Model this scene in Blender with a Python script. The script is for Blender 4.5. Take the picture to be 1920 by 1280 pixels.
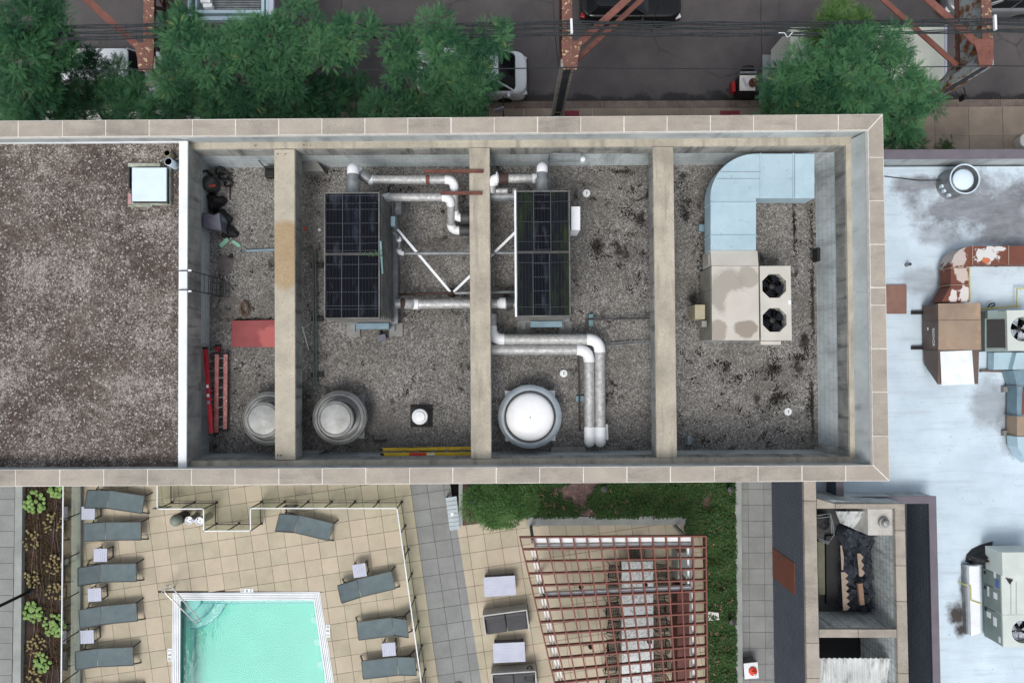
import bpy, bmesh, math, random
import numpy as np
from mathutils import Vector, Matrix, Euler
random.seed(11)
RNG = np.random.default_rng(5)
for o in list(bpy.data.objects): bpy.data.objects.remove(o)
SC = bpy.context.scene
COL = SC.collection
R = math.radians

# ------------------------------------------------------------------ camera, sky, sun, exposure
H = 32.0            # drone height over the street (m)
F = 1280.0          # focal length in photo pixels (24 mm on a 36 mm sensor, 1920 px wide)
EUL = Euler((R(1.57), R(-0.45), R(-0.40)), 'XYZ')
ROT = EUL.to_matrix()
cd = bpy.data.cameras.new('camera'); cam = bpy.data.objects.new('camera', cd); COL.objects.link(cam)
cam.location = (0, 0, H); cam.rotation_euler = EUL
cd.lens = 24; cd.sensor_width = 36; cd.clip_start = 0.5; cd.clip_end = 600
SC.camera = cam
wd = bpy.data.worlds.new('World'); SC.world = wd; wd.use_nodes = True
wn = wd.node_tree; wn.nodes.clear()
sky = wn.nodes.new('ShaderNodeTexSky'); sky.sky_type = 'NISHITA'; sky.sun_disc = False
SUN_EL, SUN_AZ = 62.0, 205.0      # degrees; azimuth clockwise from north (+Y)
sky.sun_elevation = R(SUN_EL); sky.sun_rotation = R(SUN_AZ)
sky.air_density = 1.0; sky.dust_density = 4.0; sky.ozone_density = 1.0; sky.altitude = 200
hs = wn.nodes.new('ShaderNodeHueSaturation'); hs.inputs['Saturation'].default_value = 0.42
bg = wn.nodes.new('ShaderNodeBackground'); bg.inputs['Strength'].default_value = 0.14
wo = wn.nodes.new('ShaderNodeOutputWorld')
wn.links.new(sky.outputs[0], hs.inputs['Color']); wn.links.new(hs.outputs[0], bg.inputs[0]); wn.links.new(bg.outputs[0], wo.inputs[0])
sl = bpy.data.lights.new('sun', 'SUN'); sl.energy = 1.2; sl.angle = R(23); sl.color = (1.0, 0.975, 0.94)
so = bpy.data.objects.new('sun', sl); COL.objects.link(so)
so.rotation_euler = Euler((R(90 - SUN_EL), 0, R(180 - SUN_AZ)), 'XYZ')
SC.view_settings.view_transform = 'Standard'; SC.view_settings.look = 'None'
SC.view_settings.gamma = 1.0; SC.view_settings.use_curve_mapping = False
SC.view_settings.exposure = 0.25

# ------------------------------------------------------------------ geometry helpers
def W(x, y, z):
    """point of the place seen at photo pixel (x, y) on the level z"""
    v = ROT @ Vector(((x - 960) / F, -(y - 640) / F, -1))
    t = (z - H) / v.z
    return Vector((v.x * t, v.y * t, z))
def S(z): return (H - z) / F          # metres per photo pixel at level z
ORG = {}                              # world origin of every object that has children
class MB:
    def __init__(s): s.v = []; s.f = []; s.s = []
    def face(s, pts, smooth=False):
        i = len(s.v); s.v += [Vector(p) for p in pts]; s.f.append(tuple(range(i, i + len(pts)))); s.s.append(smooth); return s
    def grid(s, rings, smooth=True, closed=True, cap0=False, cap1=False):
        i0 = len(s.v); n = len(rings[0])
        for r in rings: s.v += [Vector(p) for p in r]
        for a in range(len(rings) - 1):
            for b in range(n if closed else n - 1):
                c = (b + 1) % n
                s.f.append((i0 + a*n + b, i0 + a*n + c, i0 + (a+1)*n + c, i0 + (a+1)*n + b)); s.s.append(smooth)
        if cap0: s.f.append(tuple(i0 + b for b in reversed(range(n)))); s.s.append(False)
        if cap1: s.f.append(tuple(i0 + (len(rings)-1)*n + b for b in range(n))); s.s.append(False)
        return s
    def prism(s, pts, z0, z1, top=None):
        """vertical-sided solid on a plan outline (world xy); top = other outline for tapered solids"""
        a = [(p[0], p[1]) for p in pts]
        area = sum(a[i][0]*a[(i+1) % len(a)][1] - a[(i+1) % len(a)][0]*a[i][1] for i in range(len(a)))
        t = [(p[0], p[1]) for p in (top or pts)]
        if area < 0: a.reverse(); t.reverse()
        return s.grid([[(x, y, z0) for x, y in a], [(x, y, z1) for x, y in t]], False, True, True, True)
    def pp(s, px, z0, z1, at=None):
        """prism from photo-pixel outline read at level `at` (its top unless given)"""
        return s.prism([W(x, y, z1 if at is None else at) for x, y in px], z0, z1)
    def pbox(s, x0, y0, x1, y1, z0, z1, at=None):
        return s.pp([(x0, y0), (x1, y0), (x1, y1), (x0, y1)], z0, z1, at)
    def box(s, c, d, rz=0):
        m = Matrix.Rotation(rz, 2)
        q = [m @ Vector((sx*d[0]/2, sy*d[1]/2)) for sx, sy in ((-1,-1),(1,-1),(1,1),(-1,1))]
        return s.prism([(c[0]+p.x, c[1]+p.y) for p in q], c[2]-d[2]/2, c[2]+d[2]/2)
    def bar(s, p0, p1, w, h, up=(0,0,1)):
        p0, p1 = Vector(p0), Vector(p1); d = (p1-p0).normalized(); u = Vector(up)
        if abs(d.dot(u)) > .98: u = Vector((0,1,0))
        x = d.cross(u).normalized(); y = x.cross(d).normalized()
        q = [x*(-w/2)+y*(-h/2), x*(w/2)+y*(-h/2), x*(w/2)+y*(h/2), x*(-w/2)+y*(h/2)]
        return s.grid([[p0+k for k in q], [p1+k for k in q]], False, True, True, True)
    def tube(s, pts, r, n=10, caps=True):
        pts = [Vector(p) for p in pts]; rad = r if isinstance(r, (list, tuple)) else [r]*len(pts)
        rings = []; x = None
        for i, p in enumerate(pts):
            d = (pts[min(i+1, len(pts)-1)] - pts[max(i-1, 0)]).normalized()
            if x is None:
                x = d.cross(Vector((0,0,1)))
                if x.length < .05: x = d.cross(Vector((0,1,0)))
            x = (x - d*x.dot(d)).normalized(); y = d.cross(x)
            rings.append([p + (x*math.cos(2*math.pi*k/n) + y*math.sin(2*math.pi*k/n))*rad[i] for k in range(n)])
        return s.grid(rings, True, True, caps, caps)
    def lathe(s, c, prof, n=36, sx=1, sy=1):
        c = Vector(c); rings = []
        for r, z in prof:
            rings.append([c + Vector((sx*r*math.cos(2*math.pi*k/n), sy*r*math.sin(2*math.pi*k/n), z)) for k in range(n)])
        return s.grid(rings, True, True, prof[0][0] > 1e-4, prof[-1][0] > 1e-4)
    def ball(s, c, r, n=10, m=6, sz=1):
        return s.lathe(c, [(max(1e-5, r*math.sin(math.pi*k/m)), -sz*r*math.cos(math.pi*k/m)) for k in range(m+1)], n)
    def mesh(s, name, off=Vector((0,0,0))):
        me = bpy.data.meshes.new(name)
        me.from_pydata([tuple(v - off) for v in s.v], [], s.f)
        me.polygons.foreach_set('use_smooth', s.s)
        if any(s.s): me.set_sharp_from_angle(angle=R(38))
        me.update(); return me
    def build(s, name, m, parent=None, label=None, cat=None, group=None, kind=None, bev=0):
        if parent is not None: org = ORG[parent.name]
        else:
            xs = [v.x for v in s.v]; ys = [v.y for v in s.v]; zs = [v.z for v in s.v]
            org = Vector(((min(xs)+max(xs))/2, (min(ys)+max(ys))/2, min(zs)))
        o = bpy.data.objects.new(name, s.mesh(name, org)); COL.objects.link(o)
        o.data.materials.append(m)
        if parent is not None: o.parent = parent
        else: o.location = org
        ORG[o.name] = org
        if bev:
            b = o.modifiers.new('bevel', 'BEVEL'); b.width = bev; b.segments = 2; b.limit_method = 'ANGLE'; b.angle_limit = R(40); b.harden_normals = False
        return tag(o, label, cat, group, kind)
def tag(o, label=None, cat=None, group=None, kind=None):
    if label: o['label'] = label
    if cat: o['category'] = cat
    if group: o['group'] = group
    if kind: o['kind'] = kind
    return o
def thing(name, label, cat, loc=(0,0,0), group=None, rz=0, kind=None):
    o = bpy.data.objects.new(name, None); COL.objects.link(o); o.empty_display_size = .2
    o.location = loc; o.rotation_euler = (0, 0, rz); ORG[o.name] = Vector(loc)
    return tag(o, label, cat, group, kind)
def struct(name, mb, m, label=None): return mb.build(name, m, None, label, None, None, 'structure')
def dup(root, loc, rz=0, label=None, scale=1):
    r = root.copy(); COL.objects.link(r); r.location = loc; r.rotation_euler = (0, 0, rz); r.scale = (scale,)*3
    if label: r['label'] = label
    for ch in list(root.children):
        c = ch.copy(); COL.objects.link(c); c.parent = r
        for g in list(ch.children):
            d = g.copy(); COL.objects.link(d); d.parent = c
    return r
def arc(c, a, b, r0, n=7):
    """quarter bend: points from c+a*r0 to c+b*r0 round the centre c"""
    c, a, b = Vector(c), Vector(a).normalized(), Vector(b).normalized()
    return [c + (a*math.cos(t*math.pi/2/n) + b*math.sin(t*math.pi/2/n))*r0 for t in range(n+1)]
def lerp(a, b, t): return a + (b - a)*t
def clip_poly(poly, region):
    """Sutherland-Hodgman: convex region (counter-clockwise), 2D tuples"""
    out = poly
    for i in range(len(region)):
        a, b = region[i], region[(i+1) % len(region)]; inp = out; out = []
        if not inp: return []
        side = lambda p: (b[0]-a[0])*(p[1]-a[1]) - (b[1]-a[1])*(p[0]-a[0])
        for j in range(len(inp)):
            p, q = inp[j], inp[(j+1) % len(inp)]; sp, sq = side(p), side(q)
            if sp >= 0: out.append(p)
            if sp*sq < 0:
                t = sp/(sp-sq); out.append((p[0]+(q[0]-p[0])*t, p[1]+(q[1]-p[1])*t))
    return out
def parea(p): return abs(sum(p[i][0]*p[(i+1) % len(p)][1]-p[(i+1) % len(p)][0]*p[i][1] for i in range(len(p))))/2
def ccw(p):
    a = sum(p[i][0]*p[(i+1) % len(p)][1]-p[(i+1) % len(p)][0]*p[i][1] for i in range(len(p)))
    return list(p) if a > 0 else list(reversed(p))
def shrink(p, d):
    c = (sum(q[0] for q in p)/len(p), sum(q[1] for q in p)/len(p)); out = []
    n = len(p)
    for i in range(n):
        a, b, e = Vector(p[i-1]), Vector(p[i]), Vector(p[(i+1) % n])
        d1, d2 = (b-a), (e-b)
        if d1.length < 1e-6 or d2.length < 1e-6: continue
        d1.normalize(); d2.normalize()
        n1, n2 = Vector((-d1.y, d1.x)), Vector((-d2.y, d2.x))
        k = n1+n2
        if k.length < 1e-4: continue
        k = k.normalized()*(d/max(.35, k.normalized().dot(n1))); out.append((b.x+k.x, b.y+k.y))
    return out
def text_mesh(mb_name, txt, size, m, parent, mat4, extrude=.003):
    cu = bpy.data.curves.new('lettering', 'FONT'); cu.body = txt; cu.size = size; cu.extrude = extrude; cu.align_x = 'CENTER'; cu.align_y = 'CENTER'
    t = bpy.data.objects.new('lettering_tmp', cu); COL.objects.link(t)
    bpy.context.view_layer.update()
    me = bpy.data.meshes.new_from_object(t.evaluated_get(bpy.context.evaluated_depsgraph_get()))
    bpy.data.objects.remove(t)
    me.transform(mat4)
    if parent is not None: me.transform(Matrix.Translation(-ORG[parent.name]))
    o = bpy.data.objects.new(mb_name, me); COL.objects.link(o); me.materials.clear(); me.materials.append(m)
    if parent is not None: o.parent = parent
    return o

# ------------------------------------------------------------------ material helpers (all procedural)
def lin(c):
    """sRGB 0-255 triple to linear"""
    return tuple(((v/255)/12.92 if v/255 <= .04045 else ((v/255+.055)/1.055)**2.4) for v in c) + (1,)
class NT:
    def __init__(s, name):
        s.m = bpy.data.materials.new(name); s.m.use_nodes = True; s.t = s.m.node_tree; s.t.nodes.clear()
        s.out = s.t.nodes.new('ShaderNodeOutputMaterial'); s.b = s.t.nodes.new('ShaderNodeBsdfPrincipled')
        s.t.links.new(s.b.outputs[0], s.out.inputs[0])
        s.pos = s.t.nodes.new('ShaderNodeNewGeometry').outputs['Position']
    def put(s, sock, v):
        if isinstance(v, bpy.types.NodeSocket): s.t.links.new(v, sock)
        elif v is not None: sock.default_value = v
    def noise(s, scale, detail=4, rough=.55, vec=None, dist=0, col=False):
        n = s.t.nodes.new('ShaderNodeTexNoise'); n.inputs['Scale'].default_value = scale; n.inputs['Detail'].default_value = detail
        n.inputs['Roughness'].default_value = rough; n.inputs['Distortion'].default_value = dist
        s.put(n.inputs['Vector'], vec if vec is not None else s.pos); return n.outputs[1 if col else 0]
    def voro(s, scale, vec=None, out=1, feat='F1', rnd=1):
        n = s.t.nodes.new('ShaderNodeTexVoronoi'); n.feature = feat; n.inputs['Scale'].default_value = scale; n.inputs['Randomness'].default_value = rnd
        s.put(n.inputs['Vector'], vec if vec is not None else s.pos); return n.outputs[out]
    def ramp(s, fac, a, b, lo=0., hi=1.):
        n = s.t.nodes.new('ShaderNodeMapRange'); n.inputs[1].default_value = a; n.inputs[2].default_value = b
        n.inputs[3].default_value = lo; n.inputs[4].default_value = hi; s.put(n.inputs[0], fac); return n.outputs[0]
    def mix(s, fac, a, b, mode='MIX'):
        n = s.t.nodes.new('ShaderNodeMix'); n.data_type = 'RGBA'; n.blend_type = mode
        s.put(n.inputs[0], fac); s.put(n.inputs[6], a); s.put(n.inputs[7], b); return n.outputs[2]
    def math(s, op, a, b=None, c=None):
        n = s.t.nodes.new('ShaderNodeMath'); n.operation = op; n.use_clamp = False
        s.put(n.inputs[0], a)
        if b is not None: s.put(n.inputs[1], b)
        if c is not None: s.put(n.inputs[2], c)
        return n.outputs[0]
    def vec(s, op, a, b=None):
        n = s.t.nodes.new('ShaderNodeVectorMath'); n.operation = op; s.put(n.inputs[0], a)
        if b is not None: s.put(n.inputs[1], b)
        return n.outputs[1] if op in ('LENGTH', 'DOT_PRODUCT', 'DISTANCE') else n.outputs[0]
    def xyz(s, i):
        n = s.t.nodes.new('ShaderNodeSeparateXYZ'); s.put(n.inputs[0], s.pos); return n.outputs[i]
    def sep(s, sock, i=0):
        n = s.t.nodes.new('ShaderNodeSeparateColor'); s.put(n.inputs[0], sock); return n.outputs[i]
    def blob(s, c, r, wob=.5, nsc=1.5, a=.75, b=1.1):
        """ragged stain with a shape of its own: 1 inside, 0 outside; r = (rx, ry)"""
        d = s.vec('DIVIDE', s.vec('SUBTRACT', s.pos, (c[0], c[1], c[2] if len(c) > 2 else 0)), (r[0], r[1], 1e6 if len(r) < 3 else r[2]))
        l = s.vec('LENGTH', d); n = s.noise(nsc, 8, .66)
        return s.ramp(s.math('ADD', l, s.math('MULTIPLY', s.math('SUBTRACT', n, .5), wob*2)), a, b, 1, 0)
    def rnd(s):
        return s.t.nodes.new('ShaderNodeObjectInfo').outputs['Random']
    def attr(s, name):
        n = s.t.nodes.new('ShaderNodeAttribute'); n.attribute_name = name; return n.outputs['Fac']
    def bump(s, h, strength=.3, dist=.02):
        n = s.t.nodes.new('ShaderNodeBump'); n.inputs['Strength'].default_value = strength; n.inputs['Distance'].default_value = dist
        s.put(n.inputs['Height'], h); s.t.links.new(n.outputs[0], s.b.inputs['Normal'])
    def done(s, col, rough=.8, metal=0., spec=None, **kw):
        s.put(s.b.inputs['Base Color'], col); s.put(s.b.inputs['Roughness'], rough); s.put(s.b.inputs['Metallic'], metal)
        if spec is not None: s.b.inputs['Specular IOR Level'].default_value = spec
        for k, v in kw.items(): s.put(s.b.inputs[k], v)
        return s.m
def mat(name, c1, c2=None, sc=3, rough=.7, metal=0, speck=None, bump=0, bsc=60, rnd=0, alt=None, lo=.35, hi=.65, spec=None, streak=None, block=None):
    n = NT(name); c1 = lin(c1)
    if c2 is None: c2 = tuple(v*.82 for v in c1[:3]) + (1,)
    else: c2 = lin(c2)
    col = n.mix(n.ramp(n.noise(sc, 6, .62), lo, hi), c1, c2)
    if streak:
        v = n.vec('MULTIPLY', n.pos, streak[1]); col = n.mix(n.ramp(n.noise(1, 5, .6, v), .52, .72, 0, streak[2]), col, lin(streak[0]))
    if block:      # block courses: (width, height, joint, joint colour, strength)
        bt_ = n.t.nodes.new('ShaderNodeTexBrick'); cb = n.t.nodes.new('ShaderNodeCombineXYZ')
        n.put(cb.inputs[0], n.math('ADD', n.xyz(1), n.xyz(0))); n.put(cb.inputs[1], n.xyz(2)); n.put(bt_.inputs['Vector'], cb.outputs[0])
        bt_.inputs['Scale'].default_value = 1; bt_.inputs['Brick Width'].default_value = block[0]; bt_.inputs['Row Height'].default_value = block[1]; bt_.inputs['Mortar Size'].default_value = block[2]; bt_.inputs['Mortar Smooth'].default_value = .3
        col = n.mix(n.math('MULTIPLY', bt_.outputs['Fac'], block[4]), col, lin(block[3]))
    if speck:
        sv = n.ramp(n.noise(speck[1], 2, .5), speck[2], speck[2]+.08, 0, speck[3] if len(speck) > 3 else 1)
        col = n.mix(sv, col, lin(speck[0]))
    if alt: col = n.mix(n.ramp(n.rnd(), .35, .65), col, n.mix(.32, col, lin(alt)))
    if rnd:
        col = n.mix(1, col, n.mix(n.rnd(), (1-rnd,)*3+(1,), (1+rnd,)*3+(1,)), 'MULTIPLY')
    if bump: n.bump(n.noise(bsc, 4, .6), bump, .01)
    return n.done(col, rough, metal, spec)

# ------------------------------------------------------------------ levels (m)
Z_ST, Z_SW, Z_DK, Z_ER, Z_FL, Z_LG, Z_CP = 0.0, 0.15, 6.6, 7.6, 10.5, 12.08, 12.75
Z_BB = 11.43      # underside of the roof beams
Z_LR = 12.14      # gravel roof

# ------------------------------------------------------------------ surface materials
def gravel(name, cols, cell, big=.5, patch=None, tar=0, tint=None, bigamp=1., spots=(), flecks=0):
    n = NT(name); a, b, c, d = [lin(x) for x in cols]
    r = n.sep(n.voro(1/cell), 0); r2 = n.sep(n.voro(.6/cell), 1)
    v = n.math('ADD', n.math('MULTIPLY', r, .62), n.math('MULTIPLY', r2, .38))
    big_n = n.noise(big, 6, .6); mid = n.noise(big*7, 4, .6)
    sh = n.math('ADD', v, n.math('MULTIPLY', n.math('SUBTRACT', n.math('ADD', n.math('MULTIPLY', big_n, .6), n.math('MULTIPLY', mid, .4)), .5), bigamp))
    cr = n.t.nodes.new('ShaderNodeValToRGB'); e = cr.color_ramp.elements
    e[0].position = .12; e[0].color = a; e[1].position = .42; e[1].color = b
    k = e.new(.66); k.color = c; k = e.new(.9); k.color = d
    n.put(cr.inputs[0], sh); col = cr.outputs[0]
    if tint: col = n.mix(n.ramp(n.noise(.35, 4, .6), .5, .75, 0, .35), col, lin(tint))
    if patch: col = n.mix(n.ramp(n.noise(.8, 5, .6, n.vec('ADD', n.pos, (7, 3, 0))), .52, .66, 0, .45), col, lin(patch))
    if tar:
        t = n.ramp(n.noise(1.5, 9, .74, n.vec('ADD', n.pos, (3, 9, 0)), .6), tar, tar+.07, 0, .9)
        col = n.mix(t, col, lin((32, 30, 29)))
    if flecks: col = n.mix(n.ramp(n.sep(n.voro(27), 2), .94, .96, 0, .6), col, lin((198, 195, 190)))
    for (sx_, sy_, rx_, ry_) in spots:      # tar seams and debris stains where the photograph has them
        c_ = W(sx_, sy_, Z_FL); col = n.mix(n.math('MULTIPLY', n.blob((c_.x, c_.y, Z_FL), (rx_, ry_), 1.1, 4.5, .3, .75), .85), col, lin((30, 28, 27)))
    n.bump(v, .6, .03)
    return n.done(col, .93)
M = {}
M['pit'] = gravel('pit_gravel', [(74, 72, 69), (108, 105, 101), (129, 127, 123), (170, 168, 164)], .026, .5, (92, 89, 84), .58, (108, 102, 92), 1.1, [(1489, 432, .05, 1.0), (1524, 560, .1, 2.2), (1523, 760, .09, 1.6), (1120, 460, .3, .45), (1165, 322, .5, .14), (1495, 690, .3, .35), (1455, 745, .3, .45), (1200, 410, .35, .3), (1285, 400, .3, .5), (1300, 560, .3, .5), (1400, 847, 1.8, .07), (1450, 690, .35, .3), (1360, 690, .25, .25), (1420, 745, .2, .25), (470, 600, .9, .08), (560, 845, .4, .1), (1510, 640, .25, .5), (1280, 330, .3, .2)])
M['lroof'] = gravel('weathered_gravel', [(56, 48, 43), (90, 80, 73), (116, 107, 100), (156, 150, 143)], .026, .6, (80, 66, 57), 0, (84, 69, 58), 2.5, (), 1)
M['concrete'] = mat('beam_concrete', (193, 185, 167), (152, 145, 131), 1.1, .88, 0, ((110, 105, 97), 36, .58, .6), .25, 45, lo=.3, hi=.7, streak=((126, 120, 110), (4, .5, 1), .7))
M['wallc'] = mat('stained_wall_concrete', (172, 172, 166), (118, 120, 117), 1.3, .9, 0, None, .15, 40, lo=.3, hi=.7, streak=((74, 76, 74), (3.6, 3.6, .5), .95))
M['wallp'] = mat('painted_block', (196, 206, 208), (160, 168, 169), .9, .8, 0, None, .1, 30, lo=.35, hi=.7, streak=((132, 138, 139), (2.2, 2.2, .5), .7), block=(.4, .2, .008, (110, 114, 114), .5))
M['parap'] = mat('parapet_concrete', (190, 197, 197), (150, 157, 158), .8, .85, 0, None, .1, 40, lo=.3, hi=.7, streak=((84, 90, 90), (2, 2, .6), .6))
M['cope'] = mat('coping_aggregate', (174, 166, 153), (153, 146, 135), 1.6, .9, 0, ((112, 106, 101), 48, .55, .7), .3, 70, rnd=.06, alt=(170, 159, 148), streak=((124, 118, 112), (.9, 3.5, 1), .6))
M['mortar'] = mat('pale_mortar', (228, 226, 220), (208, 205, 198), 6, .9)
M['white'] = mat('white_coated_metal', (236, 240, 242), (216, 221, 224), 1.4, .55)
M['whitepipe'] = mat('white_pvc', (240, 242, 243), (222, 226, 228), 3, .45)
n = NT('foil_insulation'); w = n.noise(9, 5, .7, None, .8)
n.bump(w, .55, .03); M['foil'] = n.done(n.mix(n.ramp(w, .35, .65), lin((196, 197, 195)), lin((150, 150, 148))), n.ramp(n.noise(5), .3, .7, .38, .58), .3)
M['galv'] = mat('galvanised_steel', (140, 144, 146), (112, 117, 119), 5, .5, .35)
M['fanmetal'] = mat('dull_spun_aluminium', (162, 164, 162), (132, 133, 130), 2.4, .5, .25, ((104, 100, 92), 11, .66, .6))
M['fanbright'] = mat('bright_spun_aluminium', (176, 186, 192), (150, 160, 168), 1.6, .36, .3)
M['domewhite'] = mat('white_fan_dome', (246, 247, 248), (230, 234, 236), 1.2, .35)
M['gunmetal'] = mat('dark_grey_metal', (74, 74, 74), (54, 54, 55), 5, .6, .2)
M['black'] = mat('black_rubber', (28, 28, 29), (18, 18, 19), 6, .6)
n = NT('black_plastic_bag'); w = n.noise(7, 6, .7, None, 1.2); n.bump(w, 1, .06); M['bag'] = n.done(n.mix(n.ramp(w, .4, .7), lin((20, 20, 22)), lin((38, 38, 42))), .3, 0)
M['rust'] = mat('rusted_steel', (116, 72, 60), (86, 54, 46), 4, .85, 0, ((60, 38, 32), 9, .62, .7))
M['brownval'] = mat('brown_valve_iron', (70, 48, 42), (52, 36, 32), 6, .7)
M['lblue'] = mat('pale_blue_duct_metal', (178, 201, 211), (164, 189, 200), 1.3, .5, .1, ((138, 160, 170), 8, .66, .5), .25, 3, rnd=.05)
# packaged unit: cream paint with two or three muddy tide marks
def stained(name, base, base2, blobs, rough=.55, nsc=1.5):
    n = NT(name); col = n.mix(n.ramp(n.noise(1.5, 6, .6), .35, .7), lin(base), lin(base2))
    for c, r, colr, st, *inner in blobs:
        k = n.blob(c, r, .75 if nsc < 2 else 1.15, nsc, .72, .95 if nsc < 2 else .8)
        if inner: k = n.math('MULTIPLY', k, n.math('SUBTRACT', 1, n.blob(inner[0], inner[1], .6, 1.6, .8, 1.0)))
        col = n.mix(n.math('MULTIPLY', k, st), col, lin(colr))
    return n.done(col, rough)
def wp(x, y, z): p = W(x, y, z); return (p.x, p.y, p.z)
zt = 11.9
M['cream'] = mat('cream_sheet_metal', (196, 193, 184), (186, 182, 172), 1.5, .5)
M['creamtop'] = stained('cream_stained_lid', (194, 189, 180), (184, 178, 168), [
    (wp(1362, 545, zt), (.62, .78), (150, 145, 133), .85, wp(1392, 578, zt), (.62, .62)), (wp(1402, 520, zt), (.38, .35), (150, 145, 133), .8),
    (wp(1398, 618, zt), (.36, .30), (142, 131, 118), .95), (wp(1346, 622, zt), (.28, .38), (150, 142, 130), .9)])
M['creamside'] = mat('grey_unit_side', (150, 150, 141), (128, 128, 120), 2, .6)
M['navy'] = mat('dark_fan_well', (18, 20, 29), (12, 13, 19), 4, .7, spec=.1)
M['necking'] = mat('shade_dark_fan_neck', (92, 92, 88), (70, 70, 66), 4, .7)  # metal darkened to paint in the shade between fan ring and cap
M['blade'] = mat('black_fan_blade', (27, 31, 43), (20, 23, 33), 4, .6, spec=.15)
# cooler intake screens: dark mesh with fine slots
n = NT('cooler_screen'); wv = n.math('FRACT', n.math('MULTIPLY', n.xyz(0), 11.0)); wy = n.math('FRACT', n.math('MULTIPLY', n.xyz(1), 2.6))
a = n.ramp(n.math('ABSOLUTE', n.math('SUBTRACT', wv, .5)), .30, .5); dsh = n.ramp(n.math('ABSOLUTE', n.math('SUBTRACT', wy, .5)), .462, .485)
col = n.mix(n.math('MULTIPLY', a, .4), lin((17, 18, 22)), lin((48, 52, 60)))
col = n.mix(n.math('MULTIPLY', dsh, n.math('MULTIPLY', .4, n.ramp(n.math('FRACT', n.math('MULTIPLY', n.xyz(0), 19)), .4, .6))), col, lin((120, 126, 134)))
col = n.mix(n.ramp(n.noise(1.7, 6, .65, n.vec('MULTIPLY', n.pos, (2.5, .7, 1))), .54, .72, 0, .5), col, lin((76, 82, 92)))
col = n.mix(n.math('MULTIPLY', n.rnd(), .2), col, lin((28, 34, 48)))
M['screen'] = n.done(col, .8, 0, .05)
n = NT('mossy_cooler_screen')
col2 = n.mix(n.math('MULTIPLY', n.ramp(n.math('ABSOLUTE', n.math('SUBTRACT', n.math('FRACT', n.math('MULTIPLY', n.xyz(0), 11.0)), .5)), .30, .5), .4), lin((15, 18, 24)), lin((44, 52, 62)))
mo = n.ramp(n.noise(1.5, 6, .7, n.vec('MULTIPLY', n.pos, (3., .6, 1))), .46, .66, 0, .75)
M['mossy'] = n.done(n.mix(mo, col2, lin((44, 56, 30))), .7, 0, .12)
M['coolside'] = mat('weathered_cooler_panel', (120, 120, 116), (92, 92, 90), 3, .6, .2, streak=((70, 70, 68), (5, 5, .8), .6))
M['moss'] = mat('green_moss', (62, 84, 40), (44, 62, 30), 8, .95)
M['patina'] = mat('teal_patina_steel', (112, 146, 150), (92, 124, 130), 5, .6)
M['bluepan'] = mat('blue_grey_sump', (122, 148, 160), (104, 128, 140), 4, .55)
M['redboard'] = stained('faded_red_board', (146, 74, 74), (132, 62, 64), [(wp(515, 632, 10.6), (.55, .42), (178, 96, 94), .9)], .75)
M['redfg'] = mat('red_fibreglass', (176, 32, 46), (150, 26, 40), 3, .45)
M['pinkfg'] = mat('faded_red_fibreglass', (200, 136, 130), (178, 108, 104), 4, .7, 0, ((218, 190, 182), 14, .6, .8))
M['yellow'] = mat('yellow_fibreglass', (214, 182, 30), (186, 154, 26), 4, .55)
M['orange'] = mat('red_orange_label', (214, 66, 34), (190, 50, 30), 4, .6)
M['alu'] = mat('aluminium', (178, 180, 180), (150, 152, 152), 6, .4, .5)
M['greyplastic'] = mat('slate_grey_plastic', (100, 100, 112), (88, 88, 100), 3, .6)
M['mint'] = mat('mint_board', (146, 196, 174), (130, 178, 158), 5, .7)
M['mat'] = mat('grey_rubber_mat', (104, 98, 98), (84, 79, 78), 5, .9)
M['beige'] = mat('beige_enamel', (168, 160, 132), (152, 144, 118), 4, .6)
M['padc'] = mat('bare_concrete_pad', (138, 138, 134), (116, 116, 112), 3, .9, 0, None, .2, 50)

# ------------------------------------------------------------------ the ground, the street, the pavement
n = NT('street_asphalt'); g = n.noise(55, 3, .6); b = n.noise(.5, 6, .6)
col = n.mix(n.ramp(b, .3, .7), lin((90, 86, 86)), lin((68, 65, 66)))
col = n.mix(n.ramp(g, .58, .66, 0, .55), col, lin((44, 41, 42))); col = n.mix(n.ramp(n.noise(2.3, 5, .7), .64, .74, 0, .6), col, lin((46, 42, 43)))
kerbY = W(1200, 189, 0).y
for sx_ in (1428, 640, -10): col = n.mix(n.ramp(n.math('ABSOLUTE', n.math('ADD', n.math('SUBTRACT', n.xyz(0), W(sx_, 80, 0).x), n.math('MULTIPLY', n.math('SUBTRACT', n.noise(1.2, 3), .5), .12))), .015, .035, .7, 0), col, lin((40, 38, 38)))
crk = n.voro(.22, n.vec('ADD', n.pos, (2, 5, 0)), 0, 'DISTANCE_TO_EDGE'); col = n.mix(n.math('MULTIPLY', n.ramp(n.math('ADD', crk, n.math('MULTIPLY', n.math('SUBTRACT', n.noise(4, 5, .7), .5), .05)), .0, .012, .6, 0), n.ramp(n.noise(.3, 2), .45, .6)), col, lin((38, 36, 36)))
band = n.ramp(n.math('SUBTRACT', n.xyz(1), kerbY), 0, .9, 1, 0)
wet = n.ramp(n.math('ADD', n.noise(.9, 6, .65), n.math('MULTIPLY', band, .55)), .82, .95)
col = n.mix(wet, col, lin((26, 22, 22)))
n.bump(g, .35, .012); M['asphalt'] = n.done(col, n.ramp(wet, 0, 1, .9, .55))
M['kerb'] = mat('kerb_concrete', (128, 115, 106), (98, 86, 79), 1.2, .9, 0, ((70, 60, 56), 12, .62, .7), .2, 50, rnd=.1)
M['pavement'] = mat('pavement_concrete', (150, 137, 122), (128, 116, 104), .7, .9, 0, ((108, 94, 82), 30, .62, .6), .2, 60, rnd=.08)
mb = MB(); mb.face([(-150, -150, 0), (150, -150, 0), (150, 150, 0), (-150, 150, 0)]); struct('street', mb, M['asphalt'])
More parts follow.
